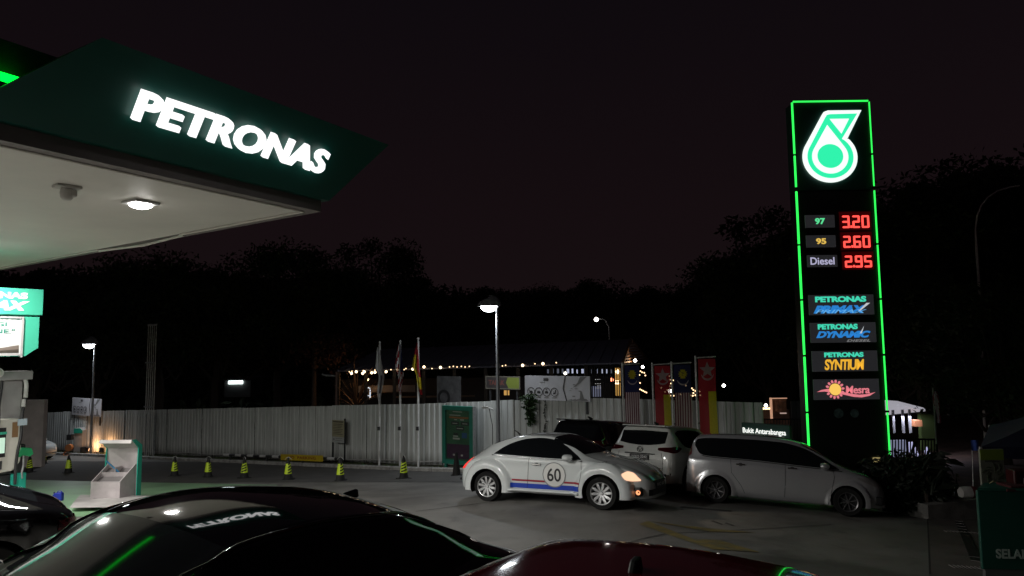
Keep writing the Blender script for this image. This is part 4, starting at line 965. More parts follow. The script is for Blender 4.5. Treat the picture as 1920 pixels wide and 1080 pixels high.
# Mesra: sun with petals, swoosh and script
cx, cy = puv(1565, 730); r_ = puv(1576, 730)[0]-cx
MB().prism(circ(cx, cy, r_, 28), .03, .034).build('sun_disc', emat('sun_yellow', (1.0, .62, .12), .95), pyl)
mb = MB()
for i in range(14):
    a = 2*PI*i/14+.1; ux_, uy_ = math.cos(a), math.sin(a); pr_ = [(cx+ux_*q-uy_*s_*r_*.17, cy+uy_*q+ux_*s_*r_*.17) for q, s_ in ((r_*1.12, 1), (r_*1.45, 1.15), (r_*1.62, .5), (r_*1.62, -.5), (r_*1.45, -1.15), (r_*1.12, -1))]
    mb.prism(pr_, .020, .024+.0001*i)
mb.build('sun_petals', TP, pyl)
def P_(pts): return [puv(a, b_) for a, b_ in pts]
MB().prism(P_([(1531, 735), (1540, 731), (1552, 729), (1562, 731), (1580, 735), (1595, 738), (1610, 740), (1625, 739), (1641, 735), (1630, 742), (1615, 745), (1600, 744), (1582, 740), (1562, 736), (1545, 734)]), .018, .0195).build('swoosh', TP, pyl)
ptext('Mesra', 1585, 738, 1629, 723, TP, .02, .1, .95, z=.026)
# two faint round stickers
for (px, rr_) in ((1573, 9), (1603, 8)):
    cx, cy = puv(px, 775); MB().prism(circ(cx, cy, rr_*.0138, 24), -.018, -.015).build('round_sticker', mat('sticker_%d' % px, (.10, .16, .16), .5, noise=.6, nscale=9), pyl)
# foot with the small yellow marker light
PBASE = mat('plinth_dark', (.03, .03, .03), .8)
MB().box((PW/2, .12, -.2), (PW+.3, .36, .9)).build('plinth', PBASE, pyl)
cx, cy = puv(1643, 862); MB().box((cx, cy, .02), (.20, .13, .04)).build('marker_light', emat('dull_yellow_light', (.60, .48, .20), .45), pyl, bevel=.02)

# ------------------------------------------------------------ station name sign
o = W(1393, 818, 18.9); nm = frame((o.x, o.y, g(o.x, o.y)), (1.2, -1.0, 0)); r = empty('station_name_sign', nm, 'low dark green sign with lit white name lettering beside the price pylon', 'sign')
def nuv(px, py): return plane_uv(nm, px, py)
x0_, y0_ = nuv(1390, 822); x1_, y1_ = nuv(1480, 798); _, yt0 = nuv(1393, 794)
x0_ = nuv(1391, 818)[0]
MB().box(((x0_+x1_)/2, yt0/2+.02, -.08), (x1_-x0_, yt0, .14)).build('panel', mat('name_green', (.006, .07, .05), .45), r, bevel=.005)
xa, ya_ = nuv(1393, 811); xb, _ = nuv(1474, 820); _, yb_ = nuv(1393, 801)
text_mb('Bukit Antarabangsa', xb-xa, (yb_-ya_)*1.25, xa, ya_-(yb_-ya_)*.28, .0, .01, .012).build('lettering', emat('name_letters', (.95, .97, .92), 1.15), r)

# ------------------------------------------------------------ restaurant pavilion behind the hoarding
RY = 34.0
def wz(px, py, Y=RY): return W(px, py, Y)
a_ = wz(632, 695, 36); b_ = wz(1168, 680, 31); c_ = wz(1183, 636, 35); d__ = wz(715, 655, 40)
rest = empty('restaurant_pavilion', Matrix.Translation(a_), 'long dark roofed open pavilion with strings of warm bulbs behind the hoarding', 'restaurant'); rb = a_.copy()
ROOF = mat('roof_sheet', (.15, .15, .2), .55, noise=.1, nscale=2)
def ridge_strips():
    n = 26
    for i in range(n):
        p = [a_.lerp(b_, i/n), a_.lerp(b_, (i+1)/n), d__.lerp(c_, (i+1)/n), d__.lerp(c_, i/n)]
        e_ = Vector((0, 0, .03)); mb = MB(); q = [x_-rb for x_ in p]; mb.add(q+[x_-e_*2 for x_ in q], [(0, 1, 2, 3), (7, 6, 5, 4), (0, 4, 5, 1), (1, 5, 6, 2), (2, 6, 7, 3), (3, 7, 4, 0)])
        mb.cyl(q[0]+e_*.6, q[3]+e_*.6, .03, n=6); mb.build('roof_sheet', ROOF, rest)
ridge_strips()
far = (d__-a_); far.z = 0
bk0, bk1 = d__+far, c_+Vector((far.x, far.y, 0)); bk0.z = a_.z; bk1.z = b_.z
mb = MB(); mb.add([d__-rb, c_-rb, bk1-rb, bk0-rb], [(0, 1, 2, 3)]); mb.build('rear_roof', ROOF, rest)
# gable end: rafters with slats, lit warm from within
GBM = mat('gable_timber', (.16, .09, .05), .6, noise=.3)
ge = [b_-rb, c_-rb, bk1-rb]
for i in range(7):
    t = i/7*.92; l_ = ge[0].lerp(ge[1], t); r__ = ge[2].lerp(ge[1], t); mb = MB(); mb.tube([l_, r__], .05, 5); mb.build('gable_slat', GBM, rest)
for p, q in ((ge[0], ge[1]), (ge[2], ge[1])): MB().tube([p, q], .07, 6).build('rafter', GBM, rest)
# posts under the eave
for i in range(10):
    t = i/9; p = a_.lerp(b_, t); gz = g(p.x, p.y); MB().box((p.x-rb.x, p.y-rb.y+.3, (p.z+gz)/2-rb.z), (.16, .16, p.z-gz)).build('post', mat('dark_timber', (.04, .03, .022), .7), rest)
# interior wall and counter, dim amber panels and doorway
AMB = emat('amber_glow', (1, .50, .12), .55); 
def boxpx(x0, y0, x1, y1, Y, th, name, M_, parent, base=None):
    A_ = W(x0, y1, Y); B_ = W(x1, y0, Y); mb = MB().box(((A_.x+B_.x)/2-(base.x if base else 0), Y+th/2-(base.y if base else 0), (A_.z+B_.z)/2-(base.z if base else 0)), (abs(B_.x-A_.x), th, abs(B_.z-A_.z))); return mb.build(name, M_, parent)
boxpx(640, 705, 1165, 800, 41, .2, 'back_wall', mat('pavilion_wall', (.03, .026, .024), .8, noise=.3), rest, rb)
AMW = emat('amber_window', (1, .55, .15), .5)
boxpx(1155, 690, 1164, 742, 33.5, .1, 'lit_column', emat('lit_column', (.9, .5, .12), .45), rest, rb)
boxpx(945, 732, 950, 741, 35, .05, 'window', AMW, rest, rb); boxpx(952, 732, 955, 741, 35, .05, 'window', AMW, rest, rb)
boxpx(740, 741, 890, 746, 38, .1, 'counter', mat('counter_wood', (.10, .06, .035), .6), rest, rb)
boxpx(672, 722, 778, 736, 38.5, .1, 'awning', mat('pale_awning', (.10, .10, .11), .7), rest, rb)
WIN = emat('cool_window', (.65, .72, .95), .55); WIND = emat('dim_window', (.30, .33, .42), .25)
for i in range(16):
    px = 1026+i*9.2; M_ = WIN if 4 <= i <= 12 and i not in (9,) else WIND
    boxpx(px, 691+random.uniform(0, 2), px+random.uniform(1.5, 4.2), 700, 36, .05, 'high_window', M_, rest, rb)
boxpx(1110, 724, 1128, 744, 36.5, .05, 'window', emat('blue_grey_window', (.35, .38, .55), .28), rest, rb)
for i in range(5): boxpx(1117+random.uniform(-3, 3), 711+i*4, 1126+random.uniform(-2, 2), 712+i*4, 36, .03, 'shelf_light', emat('shelf_light', (.8, .8, .8), .5), rest, rb)
# dark steel grille in front
grl = empty('steel_grille', Matrix.Translation(W(1108, 745, 30)), 'tall dark barred grille between the white advert board and the banners', 'grille'); gb = grl.location.copy()
for i in range(14):
    p0 = W(1106+i*4.2, 747, 30)-gb; p1 = W(1106+i*4.2, 686, 30)-gb; MB().cyl(p0+Vector((0, 0, -2)), p1, .025, n=5).build('bar', BLACKM, grl)
for py in (686, 716): MB().cyl(W(1104, py, 30)-gb, W(1164, py, 30)-gb, .03, n=5).build('rail', BLACKM, grl)
# bulbs strung along the eave
BULB = emat('warm_bulb', (1, .74, .45), 4); BULBW = emat('cool_bulb', (1, .93, .85), 14); BS = emat('tiny_bulb', (1, .66, .36), 3)
def string(name, pts, Y, rad, M_, label, sag=0.02, wire=True):
    P = [W(a, b__, Y if Y else 36-(a-632)/536*5-.35) for a, b__ in pts]; r = empty(name, Matrix.Translation(P[0]), label, 'string lights'); o0 = P[0]
    me = MB().lathe([(.001, -rad), (rad*.7, -rad*.7), (rad, 0), (rad*.7, rad*.7), (.001, rad)], 8).mesh('bulb', M_, 'full')
    for p in P:
        o = bpy.data.objects.new('bulb', me); COL.objects.link(o); o.parent = r; o.location = p-o0
    if wire and len(P) > 1:
        L = []
        Q = sorted([p-o0+Vector((0, 0, rad*1.2)) for p in P], key=lambda v: v.x)
        MB().tube(Q, .012, 4).build('wire', BLACKM, r)
    return r
string('string_lights', [(659, 700), (668, 697), (680, 700), (683, 697), (697, 699), (703, 698), (724, 697), (745, 693), (774, 692), (795, 688), (826, 689), (980, 685), (1018, 682)], None, .07, BULB, 'big warm bulbs strung along the pavilion eave behind the flags')
string('string_lights', [(655, 697), (660, 696), (681, 695), (703, 694), (733, 693), (758, 693), (761, 691), (810, 691), (843, 688), (850, 687), (857, 688), (865, 687), (872, 688), (880, 687), (942, 686), (948, 685), (1003, 682), (1043, 680)], None, .03, BS, 'small bulbs strung deeper under the pavilion eave')
for (px, py, Y, c_) in ((1118, 599, 60, 1),):
    pass
string('string_lights', [(1158, 697), (1157, 717)], 33.2, .11, BULB, 'two warm lamps on the amber column left of the banners')
string('string_lights', [(1201, 696), (1204, 698), (1208, 699), (1199, 703), (1210, 704)]+[(1200+i*3, 730+i*1.5) for i in range(5)]+[(1200, 718)], 27.5, .028, BS, 'small bulbs in the gap right of the first striped banner')
string('string_lights', [(1256, 712), (1255, 705), (1262, 713), (1256, 724), (1257, 731), (1256, 738), (1257, 742), (1263, 742), (1258, 719), (1247, 735), (1251, 731), (1240, 727)], 27.5, .028, BS, 'small bulbs seen beside and through the first red banner')
string('string_lights', [(1297, 728), (1300, 731), (1304, 733), (1300, 737), (1304, 741), (1296, 741), (1286, 723), (1276, 739), (1299, 742), (1312, 734), (1313, 741)], 27.5, .032, BS, 'small bulbs seen through the second striped banner')
string('string_lights', [(1431, 766), (1435, 766), (1438, 766), (1442, 766), (1445, 765)], 30, .05, BS, 'row of tiny bulbs on the kiosk right of the hoarding end')
def glow_lamp(px, py, Y, rad, label, M_=BULBW, name='bulb_lamp', e=0, col=(1, .8, .6)):
    p = W(px, py, Y); r = empty(name, Matrix.Translation(p), label, 'lamp'); MB().lathe([(.001, -rad), (rad*.8, -rad*.6), (rad, 0), (rad*.6, rad*.7), (.001, rad)], 10).build('globe', M_, r, smooth='full')
    MB().cyl((0, 0, rad*.9), (0, 0, rad*2.2), rad*.35, n=8).build('socket', BLACKM, r)
    if e:
        l = bpy.data.lights.new('glow', 'POINT'); l.energy = e; l.shadow_soft_size = rad; l.color = col; lo = bpy.data.objects.new('lamp', l); COL.objects.link(lo); lo.parent = r; lo.location = (0, -rad*1.3, -rad)
glow_lamp(1205, 688, 28, .06, 'cool lamp above the bulbs right of the first striped banner'); glow_lamp(1357, 723, 28, .07, 'lone white globe lamp right of the tallest banner')
glow_lamp(1436, 760, 29, .07, 'white lamp in the kiosk beyond the hoarding end', e=6)
glow_lamp(1147, 712, 34, .10, 'red lamp under the pavilion left of the amber column', emat('red_bulb', (1, .25, .12), 4)); glow_lamp(1191, 676, 33, .08, 'lamp in the gable peak', e=22, col=(1, .6, .3))
glow_lamp(1060, 700, 38, .08, 'cool lamp inside the pavilion', e=25, col=(.8, .85, 1)); glow_lamp(690, 712, 37.5, .07, 'warm lamp under the left end of the pavilion', BULB, e=30, col=(1, .5, .2))
glow_lamp(1256, 733, 30, .09, 'warm lamp glowing behind the first red banner', e=4)
# mast lamp above the pavilion
p = W(1118, 599, 62); gz = g(p.x, p.y); pt = W(1143, 632, 62)
r = empty('mast_lamp', Matrix.Translation((pt.x, pt.y, gz)), 'distant street light on a curved mast above the pavilion roof', 'street lamp')
hz = p.z-gz; MB().tube([(0, 0, 0), (0, 0, hz-1.6), (-.03, 0, hz-.7), (-.3, 0, hz-.1), (-.75, 0, hz+.06), (p.x-pt.x+.1, 0, hz+.05)], [.09, .08, .07, .06, .05, .05], 8).build('mast', STEEL, r, smooth=True)
MB().lathe([(.001, -.19), (.15, -.12), (.19, 0), (.15, .12), (.001, .19)], 12, (p.x-pt.x, 0, hz)).build('globe', BULBW, r, smooth='full')
# tall curved road lamp at the right
Yq = 30; pts = [(1846, 800), (1840, 640), (1836, 540), (1831, 470), (1829, 430), (1832, 405), (1840, 385), (1852, 370), (1870, 358), (1893, 351), (1912, 348)]
P0 = W(1850, 850, Yq); P0.z = g(P0.x, P0.y); r = empty('road_lamp', Matrix.Translation(P0), 'tall unlit road lamp with a curved mast at the right edge', 'street lamp')
MB().tube([Vector((0, 0, 0))]+[W(a, b__, Yq)-P0 for a, b__ in pts], [.07]+[.055]*4+[.035]*7, 8).build('mast', mat('pale_mast', (.80, .76, .70), .5), r, smooth=True)
MB().box(W(1922, 348, Yq)-P0, (.5, .2, .09)).build('lamp_head', DKSTEEL, r, bevel=.03)
# distant lit shop strip at the left
r = empty('distant_shop', Matrix.Translation(W(440, 725, 60)), 'small distant shop with a bright white light strip among the trees', 'shop'); q_ = r.location.copy()
boxpx(420, 712, 470, 745, 60, 3, 'wall', mat('shop_wall', (.12, .12, .12), .8), r, q_); boxpx(428, 714, 455, 720, 59.9, .05, 'light_strip', emat('cool_strip', (.85, 1, .97), 5), r, q_); boxpx(418, 708, 474, 712, 59.2, 4, 'roof', ROOF, r, q_)
# small sign lamp standing behind the hoarding
r = empty('pole_with_arm', Matrix.Translation((W(630, 757, 33).x, 33, g(W(630, 757, 33).x, 33))), 'slim lamp post with a short side arm at the left end of the pavilion', 'post'); q_ = r.location.copy()
MB().cyl((0, 0, 0), W(631, 697, 33)-q_, .05, n=8).build('post', mat('reddish_metal', (.15, .09, .07), .5), r); MB().tube([W(604, 701, 33)-q_, W(606, 703, 33)-q_, W(629, 705, 33)-q_], .05, 6).build('arm', STEEL, r)
p = W(691, 742, 36); r = empty('glass_door', Matrix.Translation(p), 'small lit door handle shape inside the pavilion', 'door'); MB().tube([(-.08, 0, .42), (.06, 0, .40), (.08, 0, .3), (.08, 0, -.1), (.08, 0, 0), (-.1, 0, 0)], .025, 6).build('handle', emat('pale_light', (.8, .85, .95), 1.2), r)

# ------------------------------------------------------------ kiosk beyond the fence end
kb = W(1447, 805, 30); kb.z = g(kb.x, 30); r = empty('kiosk', Matrix.Translation(kb), 'small brown timber kiosk edged with light beyond the hoarding end', 'kiosk')
WOOD = mat('kiosk_wood', (.14, .07, .04), .65, noise=.4, nscale=5)
for i in range(7): boxpx(1448+i*3.8, 749, 1451.2+i*3.8, 772, 30.0+.02*(i % 2), .06, 'plank', WOOD, r, kb)
boxpx(1446, 746, 1476, 748, 29.9, .1, 'lit_edge', emat('edge_glow', (1, .55, .35), .45), r, kb); boxpx(1446, 746, 1447.5, 786, 29.85, .1, 'lit_edge', MATS['edge_glow'], r, kb)
boxpx(1464, 774, 1475, 776, 29.7, .1, 'shelf', emat('shelf_glow', (1, .7, .6), .4), r, kb); boxpx(1430, 768, 1480, 800, 31, .1, 'rear_wall', WOOD, r, kb)
rl = W(1428, 800, 23); r = empty('iron_railing', Matrix.Translation(rl), 'dark iron railing between the hoarding end and the pylon', 'railing')
for i in range(16): MB().cyl(W(1429+i*5.5, 786, 23)-rl, W(1429+i*5.5, 826, 23)-rl, .014, n=5).build('bar', BLACKM, r)
for py in (786, 824): MB().cyl(W(1427, py, 23)-rl, W(1514, py, 23)-rl, .02, n=5).build('rail', BLACKM, r)
# metal door and post behind railing
q_ = W(1495, 830, 26); r = empty('steel_shed', Matrix.Translation(q_), 'dull grey ribbed shed wall left of the pylon neon', 'shed')
for i in range(4): boxpx(1487+i*5, 752, 1491.3+i*5, 835, 26+.03*(i % 2), .05, 'wall_sheet', mat('dull_sheet', (.07, .07, .075), .6), r, q_)

# ------------------------------------------------------------ right side: lit porch, railing, flag, bushes, kerb wall
q_ = W(1695, 770, 27); r = empty('lit_porch', Matrix.Translation(q_), 'lit white porch ceiling and window behind the railing right of the pylon', 'porch')
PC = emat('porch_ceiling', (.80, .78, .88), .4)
A1, A2, A3, A4 = W(1655, 757, 25), W(1680, 758, 25), W(1737, 772, 30), W(1655, 780, 30)
mb = MB(); P = [W(1655, 756, 25.5)-q_, W(1683, 758, 25.5)-q_, W(1735, 771, 27)-q_, W(1655, 779, 27.5)-q_]; mb.add(P+[x_+Vector((0, 0, .12)) for x_ in P], [(3, 2, 1, 0), (4, 5, 6, 7), (0, 1, 5, 4), (1, 2, 6, 5), (2, 3, 7, 6), (3, 0, 4, 7)]); mb.build('ceiling', PC, r)
boxpx(1671, 825, 1698, 862, 26, .05, 'window', emat('porch_window', (.40, .43, .62), .38), r, q_); boxpx(1664, 864, 1702, 872, 24, .6, 'step', mat('porch_step', (.5, .5, .55), .6), r, q_)
boxpx(1706, 829, 1712, 850, 26, .05, 'lit_panel', emat('lilac_panel', (.62, .62, .98), .65), r, q_)
mb = MB(); mb.prism([(0, 0), (.16, 0), (.42, -.75), (.30, -.75), (.05, -.30)], 0, .02, frame(W(1708, 838, 25.5)-q_, (1, 0, 0))); mb.prism([(0, -.0), (.10, .15), (.2, -.1), (.22, -.5), (.05, -.45)], 0.03, .05, frame(W(1732, 845, 25.5)-q_, (1, 0, 0))); mb.build('lit_panel', MATS['lilac_panel'], r)
for px in (1675, 1693, 1706): boxpx(px, 765, px+1.5, 812, 26.5, .05, 'post', STEEL, r, q_)
boxpx(1716, 788, 1729, 800, 26.5, .3, 'hanging_sign', mat('orange_board', (.30, .12, .05), .6), r, q_); boxpx(1730, 776, 1752, 845, 27, .2, 'green_door', mat('olive_door', (.05, .08, .02), .6), r, q_)
l = bpy.data.lights.new('porch_light', 'AREA'); l.size = 1.0; l.energy = 45; l.color = (.8, .8, 1); lo = bpy.data.objects.new('lamp', l); COL.objects.link(lo); lo.parent = r; lo.location = W(1700, 780, 26.5)-q_
q_ = W(1668, 865, 22); r = empty('black_railing', Matrix.Translation(q_), 'black barred railing in front of the lit porch', 'railing')
for i in range(16): MB().cyl(W(1668+i*5.6, 822, 22)-q_, W(1668+i*5.6, 866, 22)-q_, .02, n=5).build('bar', BLACKM, r)
for py in (822, 864): MB().cyl(W(1665, py, 22)-q_, W(1756, py+2, 22)-q_, .03, n=5).build('rail', BLACKM, r)
# small striped flag on a stick
P = W(1756, 832, 20); pt = W(1749, 727, 20); r = empty('flag_stick', Matrix.Translation(P), 'thin white stick with a small striped flag right of the porch', 'flagpole'); MB().cyl((0, 0, 0), pt-P, .022, n=6).build('pole', WHITEP, r); MB().cyl((0, 0, -1.6), (0, 0, 0), .03, n=6).build('post', BLACKM, r)
f = empty('flag', Matrix.Translation(P), 'small drooping red and white striped flag right of the porch', 'flag'); LI = cloth('flag_lilac', (.95, .85, 1.0), .3); RD2 = cloth('flag_deep_red', (.5, .06, .14), .6)
for k, mbf in enumerate(flag_mesh(1750, [(733, 1750, 1752), (742, 1747, 1756), (755, 1748, 1759), (768, 1751, 1761), (780, 1754, 1760), (793, 1756, 1759)], P, 'flag', None, f, [(RD2, lambda u, v: int(u*5+v*2) % 2 == 0), (LI, lambda u, v: True)])): mbf.build(['red_stripe', 'white_stripe'][k], [RD2, LI][k], f, smooth='full')
# ------------------------------------------------------------ right edge: raised kerb, bank, drain grate, stall
PAVE = mat('side_pavement', (.12, .105, .095), .7, noise=.3, nscale=2, bump=.3)
kw = G(1738, 972); ke = G(1990, 978); kl = G(1650, 958)
r = empty('raised_kerb', Matrix.Translation(kw), kind='structure', label='pale raised kerb blocks below the dark bush'); 
KB2 = mat('raised_kerb_concrete', (.26, .25, .235), .75, noise=.3, nscale=3, bump=.3)
def block(a, b, h, th, name='kerb_block'):
    d = (b-a); d.z = 0; L = d.length; d.normalize(); n = Vector((-d.y, d.x, 0)); c = (a+b)/2+n*th/2; M = Matrix.Rotation(math.atan2(d.y, d.x), 4, 'Z'); M.translation = Vector((c.x, c.y, (a.z+b.z)/2))-kw
    MB().box((0, 0, h/2-.05), (L-.015, th, h+.1)).build(name, KB2, r, mw=M, bevel=.015)
block(G(1740, 974), G(1842, 974), .36, 1.2); block(G(1842, 974), G(1960, 976), .36, 1.2); block(G(1708, 966), G(1738, 970), .22, .5); block(G(1682, 962), G(1706, 966), .22, .5); block(G(1655, 958), G(1680, 961), .22, .5)
# earth bank behind the kerb
A_ = [(7.9, 14.6), (14, 14.2), (24, 22), (22, 40), (11, 40), (8.2, 22)]
def bank(x, y): return g(x, y)+.30+min(1.6, max(0, (x-8.6)*.10))*min(1, max(0, (y-15)/5))
mb = MB(); nx, ny = 16, 22
P_A, P_B = G(1745, 966), G(1990, 970)
vs = [(8.1+i*1.4, P_A.y+1.0+j*1.3, bank(8.1+i*1.4, P_A.y+.5+j*1.3) if 0 < i else g(8.1, P_A.y+j*1.3)-.05) for j in range(ny+1) for i in range(nx+1)]
BANKM = mat('bare_bank_earth', (.09, .055, .04), .95, noise=.5, nscale=1.5, bump=.6)
tag(mb.add(vs, [(j*(nx+1)+i, j*(nx+1)+i+1, (j+1)*(nx+1)+i+1, (j+1)*(nx+1)+i) for j in range(ny) for i in range(nx)]).build('earth_bank', BANKM, smooth='full'), kind='structure', label='bare reddish earth bank behind the raised kerb')
sheet('side_pavement', [G(1742, 1085), G(2050, 1085), G(1990, 976), G(1742, 976)], PAVE, .009, 10, 10, label='brownish side pavement right of the long joint')
# drain gratings
GRT = mat('grate_iron', (.006, .006, .006), .6); GRL = mat('grate_bar', (.16, .15, .145), .6)
def grate(p0, p1, w_, n, label):
    a, b = G(*p0), G(*p1); d = b-a; d.z = 0; L = d.length; d.normalize(); nn = Vector((-d.y, d.x, 0)); r_ = empty('drain_grate', Matrix.Translation(a), label, 'drain grate')
    q = [a, b, b+nn*w_, a+nn*w_]; mb = MB(); mb.add([Vector((p.x, p.y, g(p.x, p.y)+.012))-a for p in q], [(0, 1, 2, 3)]); mb.build('slot', GRT, r_)
    for i in range(n+1):
        p = a+d*(L*i/n)+nn*w_/2; z = g(p.x, p.y)+.018; MB().box(Vector((p.x, p.y, z))-a, (.014, w_, .01), math.atan2(d.y, d.x)).build('grate_bar', GRL, r_)
grate((1777, 999), (1842, 1003), .12, 10, 'short iron drain grating nearest the raised kerb'); grate((1792, 1067), (1850, 1071), .16, 7, 'wide iron drain grating at the bottom edge of the picture')
grate((1806, 980), (1842, 1056), -.14, 12, 'long iron drain grating running towards the green counter')
# counter with SELA... lettering
CY_ = 8.2; o = W(1843, 1066, CY_); o.z = g(o.x, o.y); CMx = frame(W(1843, 1066, CY_), (1, -.12, 0)); ct = empty('stall_counter', CMx, 'dark green stall counter cut off by the right edge with pale lettering', 'counter')
def cuv(px, py): return plane_uv(CMx, px, py)
x0_, y0_ = cuv(1843, 1068); x1_, y1_ = cuv(1843, 920)
CG = mat('counter_green', (.003, .06, .042), .5, noise=.1, nscale=2); 
MB().box((.95, (y0_+y1_)/2, -.03), (1.9, y1_-y0_, .05)).build('front_panel', CG, ct, bevel=.01); MB().prism([(0, 0), (1.9, 0), (1.9, .55), (.42, .55)], 0, .03, Matrix(((1, 0, 0, 0), (0, 0, 1, y1_), (0, -1, 0, 0), (0, 0, 0, 1)))).build('counter_top', mat('counter_top', (.01, .09, .065), .5), ct)
MB().box((.96, y0_-.05, -.04), (1.86, .12, .06)).build('base_skirt', mat('counter_skirt', (.08, .08, .08), .6), ct); 
gb_ = g(o.x+.9, CY_)-W(1843, 1066, CY_).z
MB().box((.97, (gb_+y0_-.1)/2, -.04), (1.8, abs(y0_-.1-gb_), .05)).build('base', BLACKM, ct)
xs, ys_ = cuv(1868, 1047); _, ye_ = cuv(1868, 1029); text_mb('SELAMAT', (cuv(1921, 1040)[0]-xs)/4.0*7.05, ye_-ys_, xs, ys_, .002, .004, .03, space=1.02).build('lettering', mat('counter_letters', (.34, .42, .38), .5), ct)
# items on the counter
p = cuv(1862, 917); 
r = empty('standing_poster', frame(W(1841, 917, CY_+.3), (1, 0, 0)), 'upright lime and white botanical poster behind the green counter', 'poster'); k_ = (CY_+.3)/F
MB().box((21*k_, 36*k_, 0), (43*k_, 72*k_, .03)).build('panel', mat('poster_pale', (.20, .21, .17), .6, noise=.25, nscale=4), r); MB().box((21*k_, 62*k_, .018), (42.6*k_, 19*k_, .006)).build('lime_band', mat('poster_lime', (.20, .28, .03), .6), r)
mb = MB()
for i in range(26): a = random.uniform(0, 6.3); q = random.uniform(.02, .10); mb.tube([(21*k_+q*math.cos(a), 30*k_+q*math.sin(a), .02), (21*k_+(q+.04)*math.cos(a+.5), 30*k_+(q+.04)*math.sin(a+.5), .022)], .004, 4)
mb.build('plant_print', mat('poster_ink_green', (.07, .09, .05), .6), r)
mb = MB(); mb.box((17*k_, 53*k_, .018), (20*k_, 2*k_, .005)); mb.box((20*k_, 50*k_, .018), (26*k_, 1.5*k_, .005)); mb.box((20*k_, 9*k_, .018), (18*k_, 4*k_, .005)); mb.build('poster_text', mat('poster_ink_dark', (.06, .06, .05), .6), r)
MB().tube([(6*k_, 2*k_, .06), (9*k_, 12*k_, .06), (16*k_, 16*k_, .06), (24*k_, 12*k_, .05)], .006, 5).build('straw_stem', mat('straw', (.4, .36, .2), .7), r)
r = empty('red_tin', Matrix.Translation(W(1912, 910, CY_+.15)), 'dark red tin with a pale front standing on the green counter', 'tin'); MB().box((0, 0, .06), (.22, .16, .26)).build('tin_body', mat('tin_red', (.035, .003, .004), .4), r, bevel=.02); MB().box((.03, -.085, .03), (.07, .01, .15)).build('tin_label', mat('tin_label', (.35, .33, .36), .4), r)
r = empty('red_cloth', Matrix.Translation(W(1898, 916, CY_+.1)), 'folded dark red cloth lying on the green counter', 'cloth'); MB().box((0, 0, .01), (.34, .3, .035)).build('cloth_fold', mat('cloth_red', (.06, .010, .012), .9), r, bevel=.01); MB().box((.02, -.02, .045), (.28, .25, .03)).build('cloth_fold', MATS['cloth_red'], r, bevel=.01)
# navy gazebo tent
ty = 10.2; tb_ = W(1838, 838, ty); NV = mat('tent_navy', (.012, .014, .045), .7, noise=.2, nscale=3)
tent = empty('gazebo_tent', Matrix.Translation(tb_), 'dark navy gazebo tent over the green counter at the right edge', 'tent')
e0 = Vector((0, 0, 0)); e1 = W(2180, 838, ty-.0)-tb_; dpt = Vector((1.95, 2.6, 0)); pk = W(2040, 725, ty+1.3)-tb_
def sag(a, b, n=10, s_=.10): return [a.lerp(b, i/n)-Vector((0, 0, s_*math.sin(PI*i/n)*1.0*(1-i/n*.2))) for i in range(n+1)]
cor = [e0, e1, e1+dpt, e0+dpt]
for i in range(4):
    A_, B_ = cor[i], cor[(i+1) % 4]; n = 10; SA, SB_ = sag(A_, pk, n), sag(B_, pk, n); mb = MB(); cols_ = 8; vs = []
    for j in range(n+1):
        for k in range(cols_+1): vs.append(SA[j].lerp(SB_[j], k/cols_))
    mb.add(vs, [(j*(cols_+1)+k, j*(cols_+1)+k+1, (j+1)*(cols_+1)+k+1, (j+1)*(cols_+1)+k) for j in range(n) for k in range(cols_)]); mb.build('roof_panel', NV, tent, smooth='full')
    v0_ = Vector((0, 0, -.17)); MB().strip([A_.lerp(B_, q/10) for q in range(11)], [A_.lerp(B_, q/10)+v0_+Vector((0, 0, .012*math.sin(q*2))) for q in range(11)]).build('valance', NV, tent)
for c_ in cor:
    wp_ = c_+tb_; gz = g(wp_.x, wp_.y); MB().box(((c_.x), c_.y, (gz-tb_.z)/2), (.035, .035, -(gz-tb_.z))).build('leg', WHITEP if c_ is cor[0] else STEEL, tent)
r = empty('blue_cloth_tag', Matrix.Translation(W(1822, 845, ty-.1)), 'bright blue cloth strip hung at the tent corner', 'cloth'); k_ = ty/F
mb = MB(); mb.strip([Vector((i*2*k_*1.0, .01*math.sin(i), 0)) for i in range(8)], [Vector((i*2*k_, .01*math.sin(i+1), 19*k_)) for i in range(8)]); mb.build('strip', mat('blue_cloth', (.05, .10, .42), .8), r)
MB().cyl(W(1823, 845, ty-.1)-W(1822, 845, ty-.1), W(1825, 912, ty-.1)-W(1822, 845, ty-.1), .006, n=5).build('string', STEEL, r)
# white and red bag on the kerb
P = W(1802, 938, 13.2); r = empty('fertiliser_bag', Matrix.Translation(P), 'white and dark red plastic bag lying on the raised kerb left of the counter', 'bag'); k_ = 13.2/F
BGM = mat('bag_white', (.36, .35, .34), .5, noise=.2, nscale=8); bm_ = MB(); n = 14; vs = []
for j in range(9):
    u = j/8
    for i in range(n):
        t = 2*PI*i/n; q = .8+.2*math.sin(u*PI)+.05*math.sin(5*t+j); vs.append((u*34*k_, .12*q*math.cos(t), 13*k_+.125*q*math.sin(t)*(1 if math.sin(t) > 0 else .8)))
def seg(a, b): return MB().add(vs[a*n:(b+1)*n], [(j*n+i, j*n+(i+1) % n, (j+1)*n+(i+1) % n, (j+1)*n+i) for j in range(b-a) for i in range(n)]+([tuple(range(n-1, -1, -1))] if a == 0 else [tuple(range((b-a)*n, (b-a+1)*n))]))
seg(0, 4).build('bag_half', BGM, r, smooth=True); seg(4, 8).build('bag_print', mat('bag_red', (.10, .012, .018), .5), r, smooth=True)
